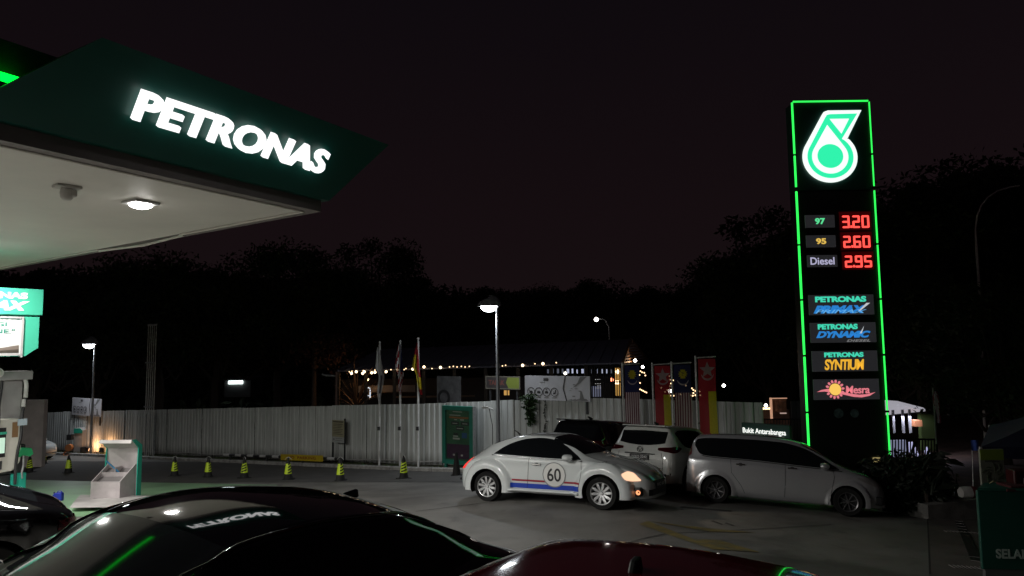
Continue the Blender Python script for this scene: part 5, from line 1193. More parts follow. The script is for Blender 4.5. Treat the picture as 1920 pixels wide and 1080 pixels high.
# ------------------------------------------------------------ planting
def leafblob(c, rad, n, size, zflat=1.0):
    pts = []
    while len(pts) < n:
        v = Vector((random.gauss(0, 1), random.gauss(0, 1), random.gauss(0, 1))).normalized()*(random.random()**.45); pts.append(Vector(c)+Vector((v.x*rad[0], v.y*rad[1], v.z*rad[2]))*(1+.18*math.sin(v.x*9+v.y*7+v.z*8)))
    return pts
BUSH = mat('bush_leaf', (.010, .016, .007), .6, noise=.4, nscale=5)
q_ = G(1700, 955); r = empty('round_bush', Matrix.Translation(q_), 'large dark rounded bush at the foot of the pylon beside the silver car nose', 'bush')
c_ = W(1695, 905, 15.2)-q_; pts = leafblob(c_, (.95, .7, .60), 6500, .05); leafcloud('leaves', BUSH, pts, parent=r, size=(.05, .10)); MB().tube([(0, .6, -.1), c_-Vector((0, 0, .3)), c_], .05, 6).build('stem', mat('bark', (.06, .045, .035), .9), r)
q2 = W(1755, 930, 14.6); r = empty('spiky_plant', Matrix.Translation(q2), 'spiky leafed shrub leaning out right of the dark round bush', 'bush')
mb = MB()
for i in range(90):
    a = random.gauss(.1, .6); L = random.uniform(.3, .65); e_ = random.uniform(-.1, 1.3); o_ = Vector((random.gauss(-.2, .14), random.gauss(0, .2), random.uniform(.1, .8))); d_ = Vector((math.cos(e_)*math.cos(a), math.cos(e_)*math.sin(a), math.sin(e_)))
    s_ = d_.cross(Vector((0, 0, 1))).normalized()*.022; t_ = o_+d_*L-Vector((0, 0, L*.35)); m_ = o_+d_*L*.55; mb.add([o_-s_, o_+s_, m_+s_, t_, m_-s_], [(0, 1, 2, 3, 4)])
mb.build('leaves', BUSH, r); MB().tube([(-.2, 0, -.6), (-.2, 0, .2), (-.15, 0, .7)], .04, 6).build('stem', MATS['bark'], r)
# trees: tapered trunk with limbs, crown of many leaf clumps; a few crowns shared by the copies
BARK = MATS['bark']; TL = mat('tree_leaf', (.045, .075, .022), .65, noise=.4, nscale=.8); TLD = mat('far_tree_leaf', (.035, .05, .022), .75)
def make_tree(name, H, R_, nclump, nleaf, leaf, M_, seed, lab, thin=1., flat=1.0):
    random.seed(seed); r = empty(name, None, lab, 'tree', 'trees standing behind the station'); tr = MB(); 
    tr.tube([(0, 0, -1), (.05*R_, 0, H*.25), (-.04*R_, .03*R_, H*.5), (.02*R_, 0, H*.8)], [H*.028, H*.022, H*.016, H*.006], 8)
    cl = []
    for i in range(nclump):
        a = random.uniform(0, 2*PI); q = R_*math.sqrt(random.random())*.85; z = H*random.uniform(.42, .95); lim = math.sqrt(max(0.05, 1-((z/H-.62)/.40)**2)); q *= lim
        c = Vector((q*math.cos(a), q*math.sin(a), z)); rr_ = R_*random.uniform(.18, .36)*thin; cl.append((c, rr_))
        if i % 2 == 0: tr.tube([(0, 0, H*random.uniform(.25, .5)), c*.5+Vector((0, 0, z*.15)), c], [H*.010, H*.007, H*.003], 5)
    tr.build('trunk', BARK, r, smooth=True); pts = []
    for c, rr_ in cl:
        for _ in range(nleaf//nclump):
            v = Vector((random.gauss(0, 1), random.gauss(0, 1), random.gauss(0, 1))).normalized()*random.random()**.5; pts.append(c+Vector((v.x, v.y, v.z*.62*flat))*rr_*1.25)
    leafcloud('crown', M_, pts, parent=r, size=leaf); random.seed(seed+1); return r
T1 = make_tree('broadleaf_tree', 10, 3.6, 46, 12000, (.07, .16), TL, 11, '')
T2 = make_tree('broadleaf_tree', 10, 4.4, 38, 11000, (.08, .17), TLD, 23, '', .9)
T3 = make_tree('broadleaf_tree', 10, 3.0, 26, 7000, (.08, .17), TLD, 35, '', 1.0)
trees = [ # proto, px, crown top py, Y, radius scale, label
 (T1, 1800, 318, 42, 1.1, 'tall tree with a broad crown right of the pylon neon, left of the road lamp'), (T2, 1905, 300, 46, 1.0, 'tallest tree at the right edge behind the curved road lamp'), (T1, 1690, 388, 36, 1.2, 'wide tree directly right of the lit price digits'),
 (T3, 1745, 345, 50, 1.0, 'thin tree rising between the two tallest trees'), (T1, 1715, 520, 31, 1.0, 'green lit tree closest to the right neon line of the pylon'), (T1, 1870, 535, 22, 1.1, 'low leafy tree in front of the curved road lamp'),
 (T2, 1470, 395, 52, .9, 'tree showing left of the price digits'), (T1, 1425, 465, 48, 1.0, 'lower tree stepping down left of the pylon'), (T3, 1325, 482, 70, 1.3, 'lone rounded tree on the skyline between street lamp and pylon'),
 (T2, 1120, 526, 85, 1.0, 'low skyline tree above the distant mast lamp'), (T2, 712, 452, 60, .78, 'largest skyline tree below the right end of the canopy letters'), (T1, 630, 498, 62, .8, 'skyline tree left of the largest crown'),
 (T3, 775, 518, 64, .9, 'skyline tree sloping down right of the largest crown'), (T1, 530, 460, 58, .95, 'skyline tree just below the canopy corner'), (T2, 410, 506, 56, 1.1, 'skyline tree under the soffit edge'), (T1, 300, 480, 54, 1.1, 'skyline tree above the vent pipes'),
 (T2, 190, 505, 52, 1.1, 'skyline tree above the left street lamp'), (T3, 80, 500, 50, 1.2, 'skyline tree behind the hanging turquoise sign box'), (T2, 900, 540, 80, 1.0, 'low skyline tree above the centre street lamp'), (T1, 1015, 538, 82, .9, 'low skyline tree right of the centre street lamp'), (T2, 1230, 538, 82, .9, 'low skyline tree left of the lone rounded tree'), (T1, 1580, 400, 60, 1.2, 'tree hidden mostly behind the price pylon')]
used = set()
for i, (T, px, py, Y, rs, lb) in enumerate(trees):
    o = T if id(T) not in used else copy_tree(T); used.add(id(T)); P = W(px, py, Y); gz = g(P.x, Y); Hh = (P.z-gz)/10.0*1.02
    o.location = (P.x, Y, gz); o.scale = (Hh*rs, Hh*rs, Hh); o.rotation_euler = (0, 0, i*1.7); o['label'] = lb
    if i == 0: pass
# palm by the pavilion, the orange lamp light put into its frond colour
P = W(668, 757, 35.5); gz = g(P.x, 35.5); r = empty('palm_tree', Matrix.Translation((P.x, 35.5, gz)), 'feathery palm left of the flags with orange bulb light in its leaf colour', 'tree'); mb = MB(); top = P.z-gz
PALM = mat('palm_leaf_orange_lit', (.16, .075, .03), .7, noise=.3, nscale=3)
for i in range(44):
    a = random.uniform(0, 2*PI); e_ = random.uniform(.5, 1.45); L = random.uniform(1.2, 2.6); prev = Vector((0, 0, top-.3)); d_ = Vector((math.cos(a)*math.cos(e_), math.sin(a)*math.cos(e_), math.sin(e_))); w_ = Vector((-math.sin(a), math.cos(a), 0))*.035
    for k in range(5):
        nx_ = prev+d_*L/5; mb.add([prev-w_, prev+w_, nx_+w_*.8, nx_-w_*.8], [(0, 1, 2, 3)]); d_ = (d_-Vector((0, 0, .16))).normalized(); prev = nx_
mb.build('fronds', PALM, r); MB().tube([(0, 0, 0), (0, 0, top-.2)], [.15, .12], 8).build('trunk', BARK, r)
P = W(590, 650, 38); r = empty('lit_branch_tree', Matrix.Translation((P.x, 38, g(P.x, 38))), 'tree above the left end of the pavilion with reddish light in its leaf colour', 'tree'); pts = []
for i in range(900): pts.append(W(random.gauss(615, 28), random.gauss(660, 16), 38+random.gauss(0, .8))-Vector((P.x, 38, g(P.x, 38))))
leafcloud('crown', mat('red_lit_leaf', (.05, .018, .012), .7), pts, parent=r, size=(.08, .16)); MB().tube([(0, 0, 0), (0, 0, P.z-g(P.x, 38))], [.16, .1], 8).build('trunk', BARK, r)  # reddish lamp light is painted into the crown's leaf colour
# dark wooded slope behind everything
HILL = mat('hill_undergrowth', (.012, .016, .008), .95)
def hz(x, y):
    ph_ = x/y*F+960; sk = lerp(ph_, [(-600, 470), (0, 515), (250, 518), (450, 530), (600, 535), (800, 558), (900, 565), (1250, 568), (1400, 500), (1500, 440), (1700, 430), (1920, 400), (2600, 380)])
    zt = HC+(652-sk)/F*y; base_ = g(x, y); t = min(1, max(0, (y-55)/45)); return base_+(zt-base_)*(t*t*(3-2*t)) if y < 100 else HC+(652-sk)/F*100+(y-100)*.02
mb = MB(); xs_ = [i*6 for i in range(-40, 41)]; ys_ = [52+i*5 for i in range(22)]
mb.add([(x_*y_/90, y_, hz(x_*y_/90, y_)-.4+noise.noise(Vector((x_*.11, y_*.11, 0)))*1.2) for y_ in ys_ for x_ in xs_], [(j*len(xs_)+i, j*len(xs_)+i+1, (j+1)*len(xs_)+i+1, (j+1)*len(xs_)+i) for j in range(len(ys_)-1) for i in range(len(xs_)-1)])
tag(mb.build('hillside', HILL, smooth='full'), kind='structure', label='dark wooded hillside rising behind the station')
pts = []
random.seed(5)
for i in range(42000):
    y_ = random.uniform(56, 112); x_ = random.uniform(-.85, .95)*y_; c_ = noise.noise(Vector((x_*.16, y_*.16, 3)))*2.4
    pts.append(Vector((x_, y_, hz(x_, y_)+random.random()**2*(1.6+c_)-.2)))
leafcloud('woodland', TLD, pts, 'dense dark woodland covering the hillside behind the station', 'woodland', 'stuff', size=(.25, .6))
# undergrowth behind the hoarding
pts = []
for i in range(9000):
    s_ = random.uniform(-8, 46); o_ = -random.uniform(.6, 9); p = fp(s_, o_, 0); c_ = noise.noise(Vector((s_*.25, o_*.3, 8)))
    if s_ > 24 and o_ < -6: continue
    pts.append(p+Vector((0, 0, random.random()*(.9+.6*c_))))
leafcloud('undergrowth', TLD, pts, 'low undergrowth behind the hoarding', 'undergrowth', 'stuff', size=(.10, .22))
# ------------------------------------------------------------ cars
def paint_mat(name, col, metal=0., rough=.35, coat=1., flake=.0):
    M = mat(name, col, rough, metal=metal, coat=coat); return M
GLASS = mat('tinted_car_glass', (.006, .007, .008), .045, coat=.0, spec=.4)
LINE = mat('panel_gap', (.01, .01, .01), .7); CHROME = mat('chrome', (.7, .7, .7), .12, metal=1.)
TYRE = mat('tyre', (.010, .010, .010), .8, spec=.2, noise=.2, nscale=30); ALLOY = mat('silver_alloy', (.62, .63, .64), .28, metal=.7); DALLOY = mat('grey_alloy', (.22, .22, .23), .3, metal=.8); WELL = mat('wheel_well', (.006, .006, .006), .9)
class Car:
    def __init__(s, spec):
        s.sp = spec; s.top = smooth_curve(spec['top']); s.belt = smooth_curve(spec['belt']); s.wd = smooth_curve(spec['w']); s.wr = smooth_curve(spec['wr']); s.x0 = spec['top'][0][0]; s.x1 = spec['top'][-1][0]
        s.xa = spec['axles']; s.rw = spec['rw']; s.ra = spec['ra']; s.zb = spec.get('zb', .20)
    def section(s, x):
        W_ = s.wd(x); zt = s.top(x); zbel = min(s.belt(x), zt-.03); WR = min(s.wr(x), W_*.94); gh = zt-zbel; zb = s.zb+s.sp.get('lift', lambda x: 0)(x); zm = zb+(zbel-zb)*.55
        cr_ = s.sp.get('crown', .035); cr_ = cr_(x) if callable(cr_) else cr_
        gy = W_*.955
        P = [(0, zb), (W_*.82, zb), (W_*.955, zb+.05), (W_*.99, zb+.18), (W_, zm), (W_*.99, zbel-.09), (gy, zbel), (gy+(WR-gy)*.5-.0, zbel+gh*.44), (WR+.01, zbel+gh*.84-cr_*.3), (WR*.90, zt-cr_*.75), (WR*.5, zt-cr_*.22), (0, zt)]
        # chamfer near the nose where the roof has collapsed
        return P
    def body(s):
        n = 150; xs = [s.x0+(s.x1-s.x0)*i/n for i in range(n+1)]
        for xc in s.xa:   # denser near the arches
            xs += [xc+s.ra*math.cos(a) for a in np.linspace(0.02, PI-.02, 26)]
        xs = sorted(set(round(x, 4) for x in xs)); xs = [x for i, x in enumerate(xs) if i == 0 or x-xs[i-1] > .006]
        # rounded ends
        rows = []
        for x in xs:
            P = s.section(x); Q = []
            m_ = len(P)
            for i in range(m_-1):
                p0 = P[max(i-1, 0)]; p1 = P[i]; p2 = P[i+1]; p3 = P[min(i+2, m_-1)]
                if i == 0: p0 = (-P[1][0], P[1][1])
                if i == m_-2: p3 = (-P[m_-2][0], P[m_-2][1])
                nn = {0: 3, 1: 3, 2: 3, 3: 8, 4: 8, 5: 3, 6: 6, 7: 6, 8: 4, 9: 5, 10: 5}[i]
                for k in range(nn):
                    t = k/nn; f_ = lambda a, b, c, d: .5*((2*b)+(c-a)*t+(2*a-5*b+4*c-d)*t*t+(3*b-a-3*c+d)*t**3)
                    Q.append((f_(p0[0], p1[0], p2[0], p3[0]), f_(p0[1], p1[1], p2[1], p3[1])))
            Q.append(P[-1]); rows.append(Q)
        fen = s.sp.get('fender'); nr = len(rows[0]); grid = []
        for x, Q in zip(xs, rows):
            L = []
            for (y, z) in Q:
                if fen:
                    for xc in s.xa:
                        r_ = math.hypot(x-xc, (z-s.rw)*fen.get('sz', 1)); 
                        if z > s.zb-.01 and y > .3:
                            q = (r_-s.ra)/(fen['R']-s.ra)
                            if q < 1: 
                                yf = s.wd(xc)*.98+fen['b']*(1-max(0, q)**fen.get('p', 2.2)); y = max(y, min(yf, y+fen['b']*2.2) if y < s.wd(x)*.85 else yf)
                L.append([x, y, z])
            grid.append(L)
        # snap the arch edge
        for i, L in enumerate(grid):
            for p in L:
                for xc in s.xa:
                    if p[1] > s.wd(xc)*.62:
                        d_ = math.hypot(p[0]-xc, p[2]-s.rw)
                        if s.ra*.86 < d_ < s.ra*1.06 and p[2] > s.zb-.02:
                            p[0] = xc+(p[0]-xc)*s.ra/d_; p[2] = s.rw+(p[2]-s.rw)*s.ra/d_
        vs = []; idx = {}; 
        for sgn in (1, -1):
            for i, L in enumerate(grid):
                for j, p in enumerate(L):
                    if sgn == -1 and (j == 0 or j == nr-1): idx[(sgn, i, j)] = idx[(1, i, j)]; continue
                    idx[(sgn, i, j)] = len(vs); vs.append((p[0], p[1]*sgn, p[2]))
        fs = []
        for sgn in (1, -1):
            for i in range(len(grid)-1):
                for j in range(nr-1):
                    c = [grid[i][j], grid[i+1][j], grid[i+1][j+1], grid[i][j+1]]; cx = sum(p[0] for p in c)/4; cz = sum(p[2] for p in c)/4; cy = sum(p[1] for p in c)/4
                    if any(math.hypot(cx-xc, cz-s.rw) < s.ra*.985 for xc in s.xa) and cy > s.wd(cx)*.60: continue
                    f_ = (idx[(sgn, i, j)], idx[(sgn, i+1, j)], idx[(sgn, i+1, j+1)], idx[(sgn, i, j+1)])
                    fs.append(f_ if sgn == 1 else f_[::-1])
        for i in (0, len(grid)-1):   # close the ends
            loop = [idx[(1, i, j)] for j in range(nr)]+[idx[(-1, i, j)] for j in range(nr-2, 0, -1)]
            fs.append(tuple(loop) if i == 0 else tuple(loop[::-1]))
        s.vs, s.fs = vs, fs; s.bvh = BVHTree.FromPolygons([Vector(v) for v in vs], fs)
        mb = MB(); mb.add(vs, fs); return mb
    def hit(s, o, d):
        h = s.bvh.ray_cast(Vector(o), Vector(d)); return h
    def patch(s, ax, us, lo, hi, off=.004, nv=8, side=1, nu=None):
        """surface patch laid on the body. ax 'side': u=x, v=z seen from the side; 'front'/'rear': u=y, v=z; 'top': u=y, v=x"""
        u0, u1 = us; n = nu or max(6, int((u1-u0)/.03)); rows = []
        for j in range(nv+1):
            R_ = []
            for i in range(n+1):
                u = u0+(u1-u0)*i/n; v = lo(u)+(hi(u)-lo(u))*j/nv
                if ax == 'side': h = s.hit((u, 3*side, v), (0, -side, 0)); 
                elif ax == 'front': h = s.hit((4, u, v), (-1, 0, 0))
                elif ax == 'rear': h = s.hit((-4, u, v), (1, 0, 0))
                elif ax == 'top': h = s.hit((v, u, 3), (0, 0, -1))
                if h[0] is None: R_.append(R_[-1] if R_ else Vector((0, 0, .5))); continue
                nn = h[1]
                dref = {'side': Vector((0, side, 0)), 'front': Vector((1, 0, 0)), 'rear': Vector((-1, 0, 0)), 'top': Vector((0, 0, 1))}[ax]
                if nn.dot(dref) < 0: nn = -nn
                R_.append(h[0]+nn*off)
            rows.append(R_)
        mb = MB(); vs = [p for R_ in rows for p in R_]; fs = []
        for j in range(nv):
            for i in range(n):
                f_ = (j*(n+1)+i, j*(n+1)+i+1, (j+1)*(n+1)+i+1, (j+1)*(n+1)+i); fs.append(f_)
        mb.add(vs, fs)
        me_n = (Vector(vs[fs[len(fs)//2][1]])-Vector(vs[fs[len(fs)//2][0]])).cross(Vector(vs[fs[len(fs)//2][3]])-Vector(vs[fs[len(fs)//2][0]]))
        dref = {'side': Vector((0, side, 0)), 'front': Vector((1, 0, 0)), 'rear': Vector((-1, 0, 0)), 'top': Vector((0, 0, 1))}[ax]
        if me_n.dot(dref) < 0: mb.f = [f_[::-1] for f_ in mb.f]
        return mb
    def line(s, pts, side, w=.010, off=.003, ax='side'):
        """thin dark joint along (x, z) points"""
        L = []
        for k in range(len(pts)-1):
            for t in np.linspace(0, 1, 8, endpoint=(k == len(pts)-2)):
                L.append(Vector(pts[k]).lerp(Vector(pts[k+1]), t))
        P = []
        for q in L:
            h = s.hit((q.x, 3*side, q.y), (0, -side, 0)) if ax == 'side' else (s.hit((-4, q.x, q.y), (1, 0, 0)) if ax == 'rear' else s.hit((4, q.x, q.y), (-1, 0, 0)))
            if h[0] is not None: P.append(h[0]+(Vector((0, side, 0)) if ax == 'side' else Vector((-1 if ax == 'rear' else 1, 0, 0)))*off*.2)
        return MB().tube(P, w*.5, 4) if len(P) > 1 else MB()
def wheel(root, x, y, r, w_, rimM, style, rr=None, side=1):
    e_ = bpy.data.objects.new('wheel', None); COL.objects.link(e_); e_.parent = root; e_.location = (x, y, r); e_.rotation_euler = (0, random.uniform(0, 1), 0)
    s_ = side; rr = rr or r*.66
    t = MB(); prof = [(rr*.98, -w_/2+.01), (r*.93, -w_/2), (r*.985, -w_/2+.03), (r, -w_/2+.06), (r, w_/2-.06), (r*.985, w_/2-.03), (r*.93, w_/2), (rr*.98, w_/2-.01)]; t.lathe(prof, 40, axis='Y'); t.build('tyre', TYRE, e_, smooth=True)
    ri = MB(); ring = [(rr, w_/2*s_), (rr*1.0, (w_/2+.004)*s_), (rr*.93, (w_/2-.004)*s_), (rr*.90, (w_/2-.07)*s_)]; ri.lathe(ring, 40, axis='Y')
    if style == 'ten':
        for i in range(10):
            a = 2*PI*i/10; M = Matrix.Rotation(-a, 4, 'Y'); y0 = (w_/2-.022)*s_
            ri.add([M @ Vector(p) for p in ((.17*rr, y0, -.06*rr), (.55*rr, y0+.012*s_, -.125*rr), (.92*rr, y0+.012*s_, -.10*rr), (.92*rr, y0+.012*s_, .10*rr), (.55*rr, y0+.012*s_, .125*rr), (.17*rr, y0, .06*rr))], [(0, 1, 2, 3, 4, 5) if s_ < 0 else (5, 4, 3, 2, 1, 0)])
            ri.add([M @ Vector(p) for p in ((.17*rr, y0, -.06*rr), (.55*rr, y0+.012*s_, -.125*rr), (.92*rr, y0+.012*s_, -.10*rr), (.92*rr, y0-.05*s_, -.08*rr), (.17*rr, y0-.05*s_, -.05*rr))], [(0, 1, 2, 3, 4)])
    else:
        for i in range(8):
            a = 2*PI*i/8; M = Matrix.Rotation(-a, 4, 'Y'); y0 = (w_/2-.02)*s_
            for (za, zb_) in ((-.03, .03),):
                ri.add([M @ Vector(p) for p in ((.12*rr, y0-.02*s_, -.06*rr), (.93*rr, y0, -.035*rr), (.93*rr, y0, .035*rr), (.12*rr, y0-.02*s_, .06*rr), (.12*rr, y0-.06*s_, -.06*rr), (.93*rr, y0-.04*s_, -.035*rr))], [(0, 1, 2, 3) if s_ < 0 else (3, 2, 1, 0), (0, 4, 5, 1)])
    ri.build('rim', rimM, e_)
    MB().cyl((0, (w_/2-.03)*s_, 0), (0, (w_/2-.005)*s_, 0), .19*rr, .15*rr, 16).build('hub_cap', rimM, e_, smooth=True)
    MB().cyl((0, (w_/2-.11)*s_, 0), (0, (w_/2-.10)*s_, 0), rr*.93, n=24).build('brake_disc', mat('brake_dark', (.02, .02, .022), .6), e_)
    return e_
def base_car(spec, root, paintM, rimM=ALLOY, style='ten', wheels=True):
    c = Car(spec); mb = c.body(); b = mb.build('body', paintM, root, smooth=True)
    me = b.data
    # arch liners and floor
    for sx in c.xa:
        for sg in (1, -1):
            yo = c.wd(sx)*.985+ (spec['fender']['b']*.9 if spec.get('fender') else 0); P1 = []; P2 = []; P3 = []
            for a in np.linspace(-.35, PI+.35, 24):
                x_, z_ = sx+c.ra*1.0*math.cos(a), spec['rw']+c.ra*1.0*math.sin(a)
                P1.append((x_, (yo-.03)*sg, z_)); P2.append((x_, .45*sg, z_))
            MB().strip(P1, P2).build('wheel_arch_liner', WELL, root, smooth='full')
            MB().prism([(sx+c.ra*math.cos(a), spec['rw']+c.ra*math.sin(a)) for a in np.linspace(-.35, PI+.35, 24)], 0, .01, Matrix(((1, 0, 0, 0), (0, 0, 1, .44*sg), (0, 1, 0, 0), (0, 0, 0, 1)))).build('wheel_arch_liner', WELL, root)
            if wheels: wheel(root, sx, (c.wd(sx)-.105+(spec['fender']['b']*.6 if spec.get('fender') else 0))*sg, spec['rw'], .20, rimM, style, spec.get('rr'), sg)
    return c, b
def place(root, rear_px, front_px, wb, half_track, side):
    """stand the car on the slope: the two near side wheels touch the ground at these picture points"""
    A_, B_ = (G(*rear_px) if len(rear_px) == 2 else ground(*rear_px[:2])), (G(*front_px) if len(front_px) == 2 else ground(*front_px[:2])); mid = (A_+B_)/2; d = (B_-A_); d.z = 0; print('CAR', root.get('label'), 'wheelbase', round(d.length, 2), 'want', wb, A_, B_); d.normalize(); left = Vector((-d.y, d.x, 0)); c_ = mid-left*half_track*side
    seat(root, c_.x, c_.y, math.atan2(d.y, d.x))
def seat(root, x, y, yaw, wb=2.6, tr=.75, dz=0, lean=1.):
    d = Vector((math.cos(yaw), math.sin(yaw), 0)); l = Vector((-d.y, d.x, 0)); c_ = Vector((x, y, 0)); pt = lambda a, b: Vector(((c_+d*a+l*b).x, (c_+d*a+l*b).y, g((c_+d*a+l*b).x, (c_+d*a+l*b).y)))
    f_, r_, L_, R_ = pt(wb/2, 0), pt(-wb/2, 0), pt(0, tr), pt(0, -tr); fx = (f_-r_).normalized(); ly = (L_-R_).normalized(); up = fx.cross(ly).normalized(); ly = up.cross(fx)
    z = sum(p.z for p in (pt(wb/2, tr), pt(wb/2, -tr), pt(-wb/2, tr), pt(-wb/2, -tr)))/4
    M = Matrix((fx, ly, up)).transposed().to_4x4(); M.translation = (x, y, z+dz); root.matrix_world = M
def pose(root, q):
    X_, Y_, z_, th, pit, sc, rl = q
    M = Matrix.Rotation(th, 4, 'Z') @ Matrix.Rotation(-pit, 4, 'Y') @ Matrix.Rotation(rl, 4, 'X') @ Matrix.Scale(sc, 4); M.translation = (X_, Y_, z_); root.matrix_world = M
def fn(pts): return smooth_curve(pts)
def plate(root, M, txt, w_=.50, h=.12):
    e_ = bpy.data.objects.new('number_plate', None); COL.objects.link(e_); e_.parent = root; e_.matrix_local = M
    MB().box((0, 0, 0), (w_, h, .012)).build('plate', INK, e_); text_mb(txt, w_*.82, h*.58, -w_*.41, -h*.29, .007, .002, .015).build('characters', mat('plate_white', (.65, .65, .65), .5), e_)
def mirror(root, x, y, z, M_, sg):
    e_ = bpy.data.objects.new('door_mirror', None); COL.objects.link(e_); e_.parent = root
    mb = MB(); n = 14; vs = []
    for j, (q, dx) in enumerate(((.3, .10), (.85, .07), (1, 0), (.95, -.06), (.8, -.08))):
        for i in range(n): t = 2*PI*i/n; vs.append((x+dx, y+sg*.10+.12*q*math.cos(t), z+.075*q*math.sin(t)))
    mb.add(vs, [(j*n+i, j*n+(i+1) % n, (j+1)*n+(i+1) % n, (j+1)*n+i) for j in range(4) for i in range(n)]+[tuple(range(n)), tuple(range(5*n-1, 4*n-1, -1))]); mb.build('mirror_shell', M_, e_, smooth='full')
    MB().tube([(x, y-sg*.05, z-.05), (x, y+sg*.05, z-.03)], .03, 6).build('mirror_arm', BLACKM, e_)

# --- white coupe
WHITE = paint_mat('white_car_paint', (.62, .655, .655), rough=.22)
BSP = dict(top=[(-2.13, .52), (-2.10, .68), (-2.0, .82), (-1.85, .95), (-1.6, 1.10), (-1.25, 1.275), (-.8, 1.405), (-.3, 1.46), (.05, 1.452), (.35, 1.375), (.62, 1.235), (.88, 1.065), (1.1, .99), (1.5, .915), (1.8, .81), (2.0, .69), (2.12, .55)],
           belt=[(-2.13, .48), (-2.0, .70), (-1.6, .90), (-1.2, .98), (0, .97), (.85, .93), (1.4, .86), (1.8, .76), (2.0, .66), (2.12, .54)],
           w=[(-2.13, .42), (-2.08, .58), (-1.95, .70), (-1.7, .77), (-1.2, .82), (0, .835), (1.2, .82), (1.6, .77), (1.9, .67), (2.05, .55), (2.12, .42)],
           wr=[(-2.13, .30), (-1.9, .42), (-1.5, .50), (-1.0, .55), (-.3, .585), (.3, .57), (.7, .60), (1.0, .60), (1.5, .55), (1.9, .45), (2.12, .3)], crown=.05,
           axles=(-1.27, 1.27), rw=.325, ra=.385, rr=.222, zb=.22, fender=dict(R=.60, b=.115, p=3.4))
bt = empty('coupe_car', None, 'rounded white coupe with a number 60 roundel and red and blue side stripes', 'car')
bc, _ = base_car(BSP, bt, WHITE)
up_ = fn([(-1.16, 1.03), (-1.0, 1.15), (-.75, 1.27), (-.4, 1.355), (-.1, 1.375), (.2, 1.335), (.45, 1.22), (.66, 1.08), (.82, .965)]); lo_w = fn([(-1.16, 1.02), (-.6, 1.0), (0, .975), (.82, .955)])
for sg in (1, -1):
    bc.patch('side', (-1.16, .82), lo_w, up_, .004, 10, sg).build('side_window', GLASS, bt, smooth='full')
    bc.line([(-.30, .98), (-.32, .6), (-.34, .34)], sg).build('door_gap', LINE, bt); bc.line([(.84, .95), (.86, .62), (.80, .34)], sg).build('door_gap', LINE, bt)
    tl = []
    for x_ in np.linspace(-1.20, .86, 30):
        h = bc.hit((x_, 3*sg, lo_w(x_)-.022), (0, -sg, 0)); tl.append(h[0]+Vector((0, .004*sg, 0)))
    MB().tube(tl, .011, 6).build('window_edge_line', mat('highlight_tube', (.75, .76, .78), .18, metal=.9), bt, smooth='full')  # pale tube added as the bright highlight along the window base
    MB().tube([bc.hit((x_, 3*sg, .29), (0, -sg, 0))[0]+Vector((0, .02*sg, 0)) for x_ in np.linspace(-.76, .80, 12)], .03, 8).build('running_board', WHITE, bt, smooth='full')
    h = bc.hit((-.12, 3*sg, .84), (0, -sg, 0)); e_ = bpy.data.objects.new('door_handle', None); COL.objects.link(e_); e_.parent = bt; e_.location = h[0]; MB().box((0, sg*.02, 0), (.19, .03, .035)).build('grip', CHROME, e_, bevel=.01); MB().prism(circ(0, 0, .045, 16, .03), -.004, .006, Matrix.Rotation(PI/2, 4, 'X')).build('recess', LINE, e_)
    s1_ = bc.patch('side', (-.70, .83), lambda x: .475, lambda x: .515, .004, 2, sg); s1_.build('red_stripe', mat('stripe_red', (.30, .01, .03), .3, coat=.6), bt, smooth='full')
    bc.patch('side', (-.72, .82), lambda x: .335, lambda x: .435, .004, 3, sg).build('blue_stripe', mat('stripe_blue', (.01, .05, .42), .3, coat=.6), bt, smooth='full')
    bc.patch('side', (-.74, .80), lambda x: .300, lambda x: .322, .012, 2, sg).build('sill_trim', CHROME, bt, smooth='full')
    cx, cz, rr_ = .27, .64, .235
    for (q, M_, of, nm) in ((rr_+.022, mat('roundel_grey', (.22, .23, .23), .4), .006, 'roundel_edge'), (rr_, mat('roundel_white', (.72, .72, .70), .35, coat=.5), .009, 'roundel')):
        bc.patch('side', (cx-q*.999, cx+q*.999), lambda x: cz-math.sqrt(max(0, q*q-(x-cx)**2)), lambda x: cz+math.sqrt(max(0, q*q-(x-cx)**2)), of, 6, sg, 28).build(nm, M_, bt, smooth='full')
    tm = text_mb('60', .30, .27, -.15, -.135, 0, .004, .012)
    for i, v in enumerate(tm.v):
        X_ = cx-v[0]*sg; Z_ = cz+v[1]; h = bc.hit((X_, 3*sg, Z_), (0, -sg, 0)); tm.v[i] = (X_, h[0].y+sg*(.012+v[2]), Z_)
    tm.build('number', INK, bt)
    mirror(bt, .60, .80*sg, 1.00, WHITE, sg)
    # lights
    hl = fn([(1.62, .80), (1.72, .865), (1.84, .84), (1.95, .72)]); hl0 = fn([(1.62, .76), (1.72, .68), (1.84, .64), (1.95, .66)])
    LIT = emat('headlight_lit', (1, .60, .38), 1.15); 
    bc.patch('side', (1.68, 1.97), fn([(1.68, .70), (1.74, .62), (1.84, .575), (1.97, .58)]), fn([(1.68, .72), (1.74, .76), (1.84, .735), (1.97, .60)]), .012, 6, sg).build('headlight', LIT, bt, smooth='full')
    bc.patch('side', (-2.03, -1.80), fn([(-2.03, .66), (-1.93, .68), (-1.80, .84)]), fn([(-2.03, .72), (-1.94, .84), (-1.80, .93)]), .010, 4, sg).build('taillight', emat('taillight_lit', (1, .06, .05), .9, base=(.3, .01, .01)), bt, smooth='full')
    MB().box((1.93, .60*sg, .37), (.14, .26, .17)).build('fog_recess', BLACKM, bt, bevel=.03); MB().lathe([(.001, .02), (.035, .01), (.045, -.02)], 14, (1.96, .64*sg+.105*sg, .37), 'Y').build('fog_light', emat('fog_amber', (1, .35, .15), 1.4), bt)
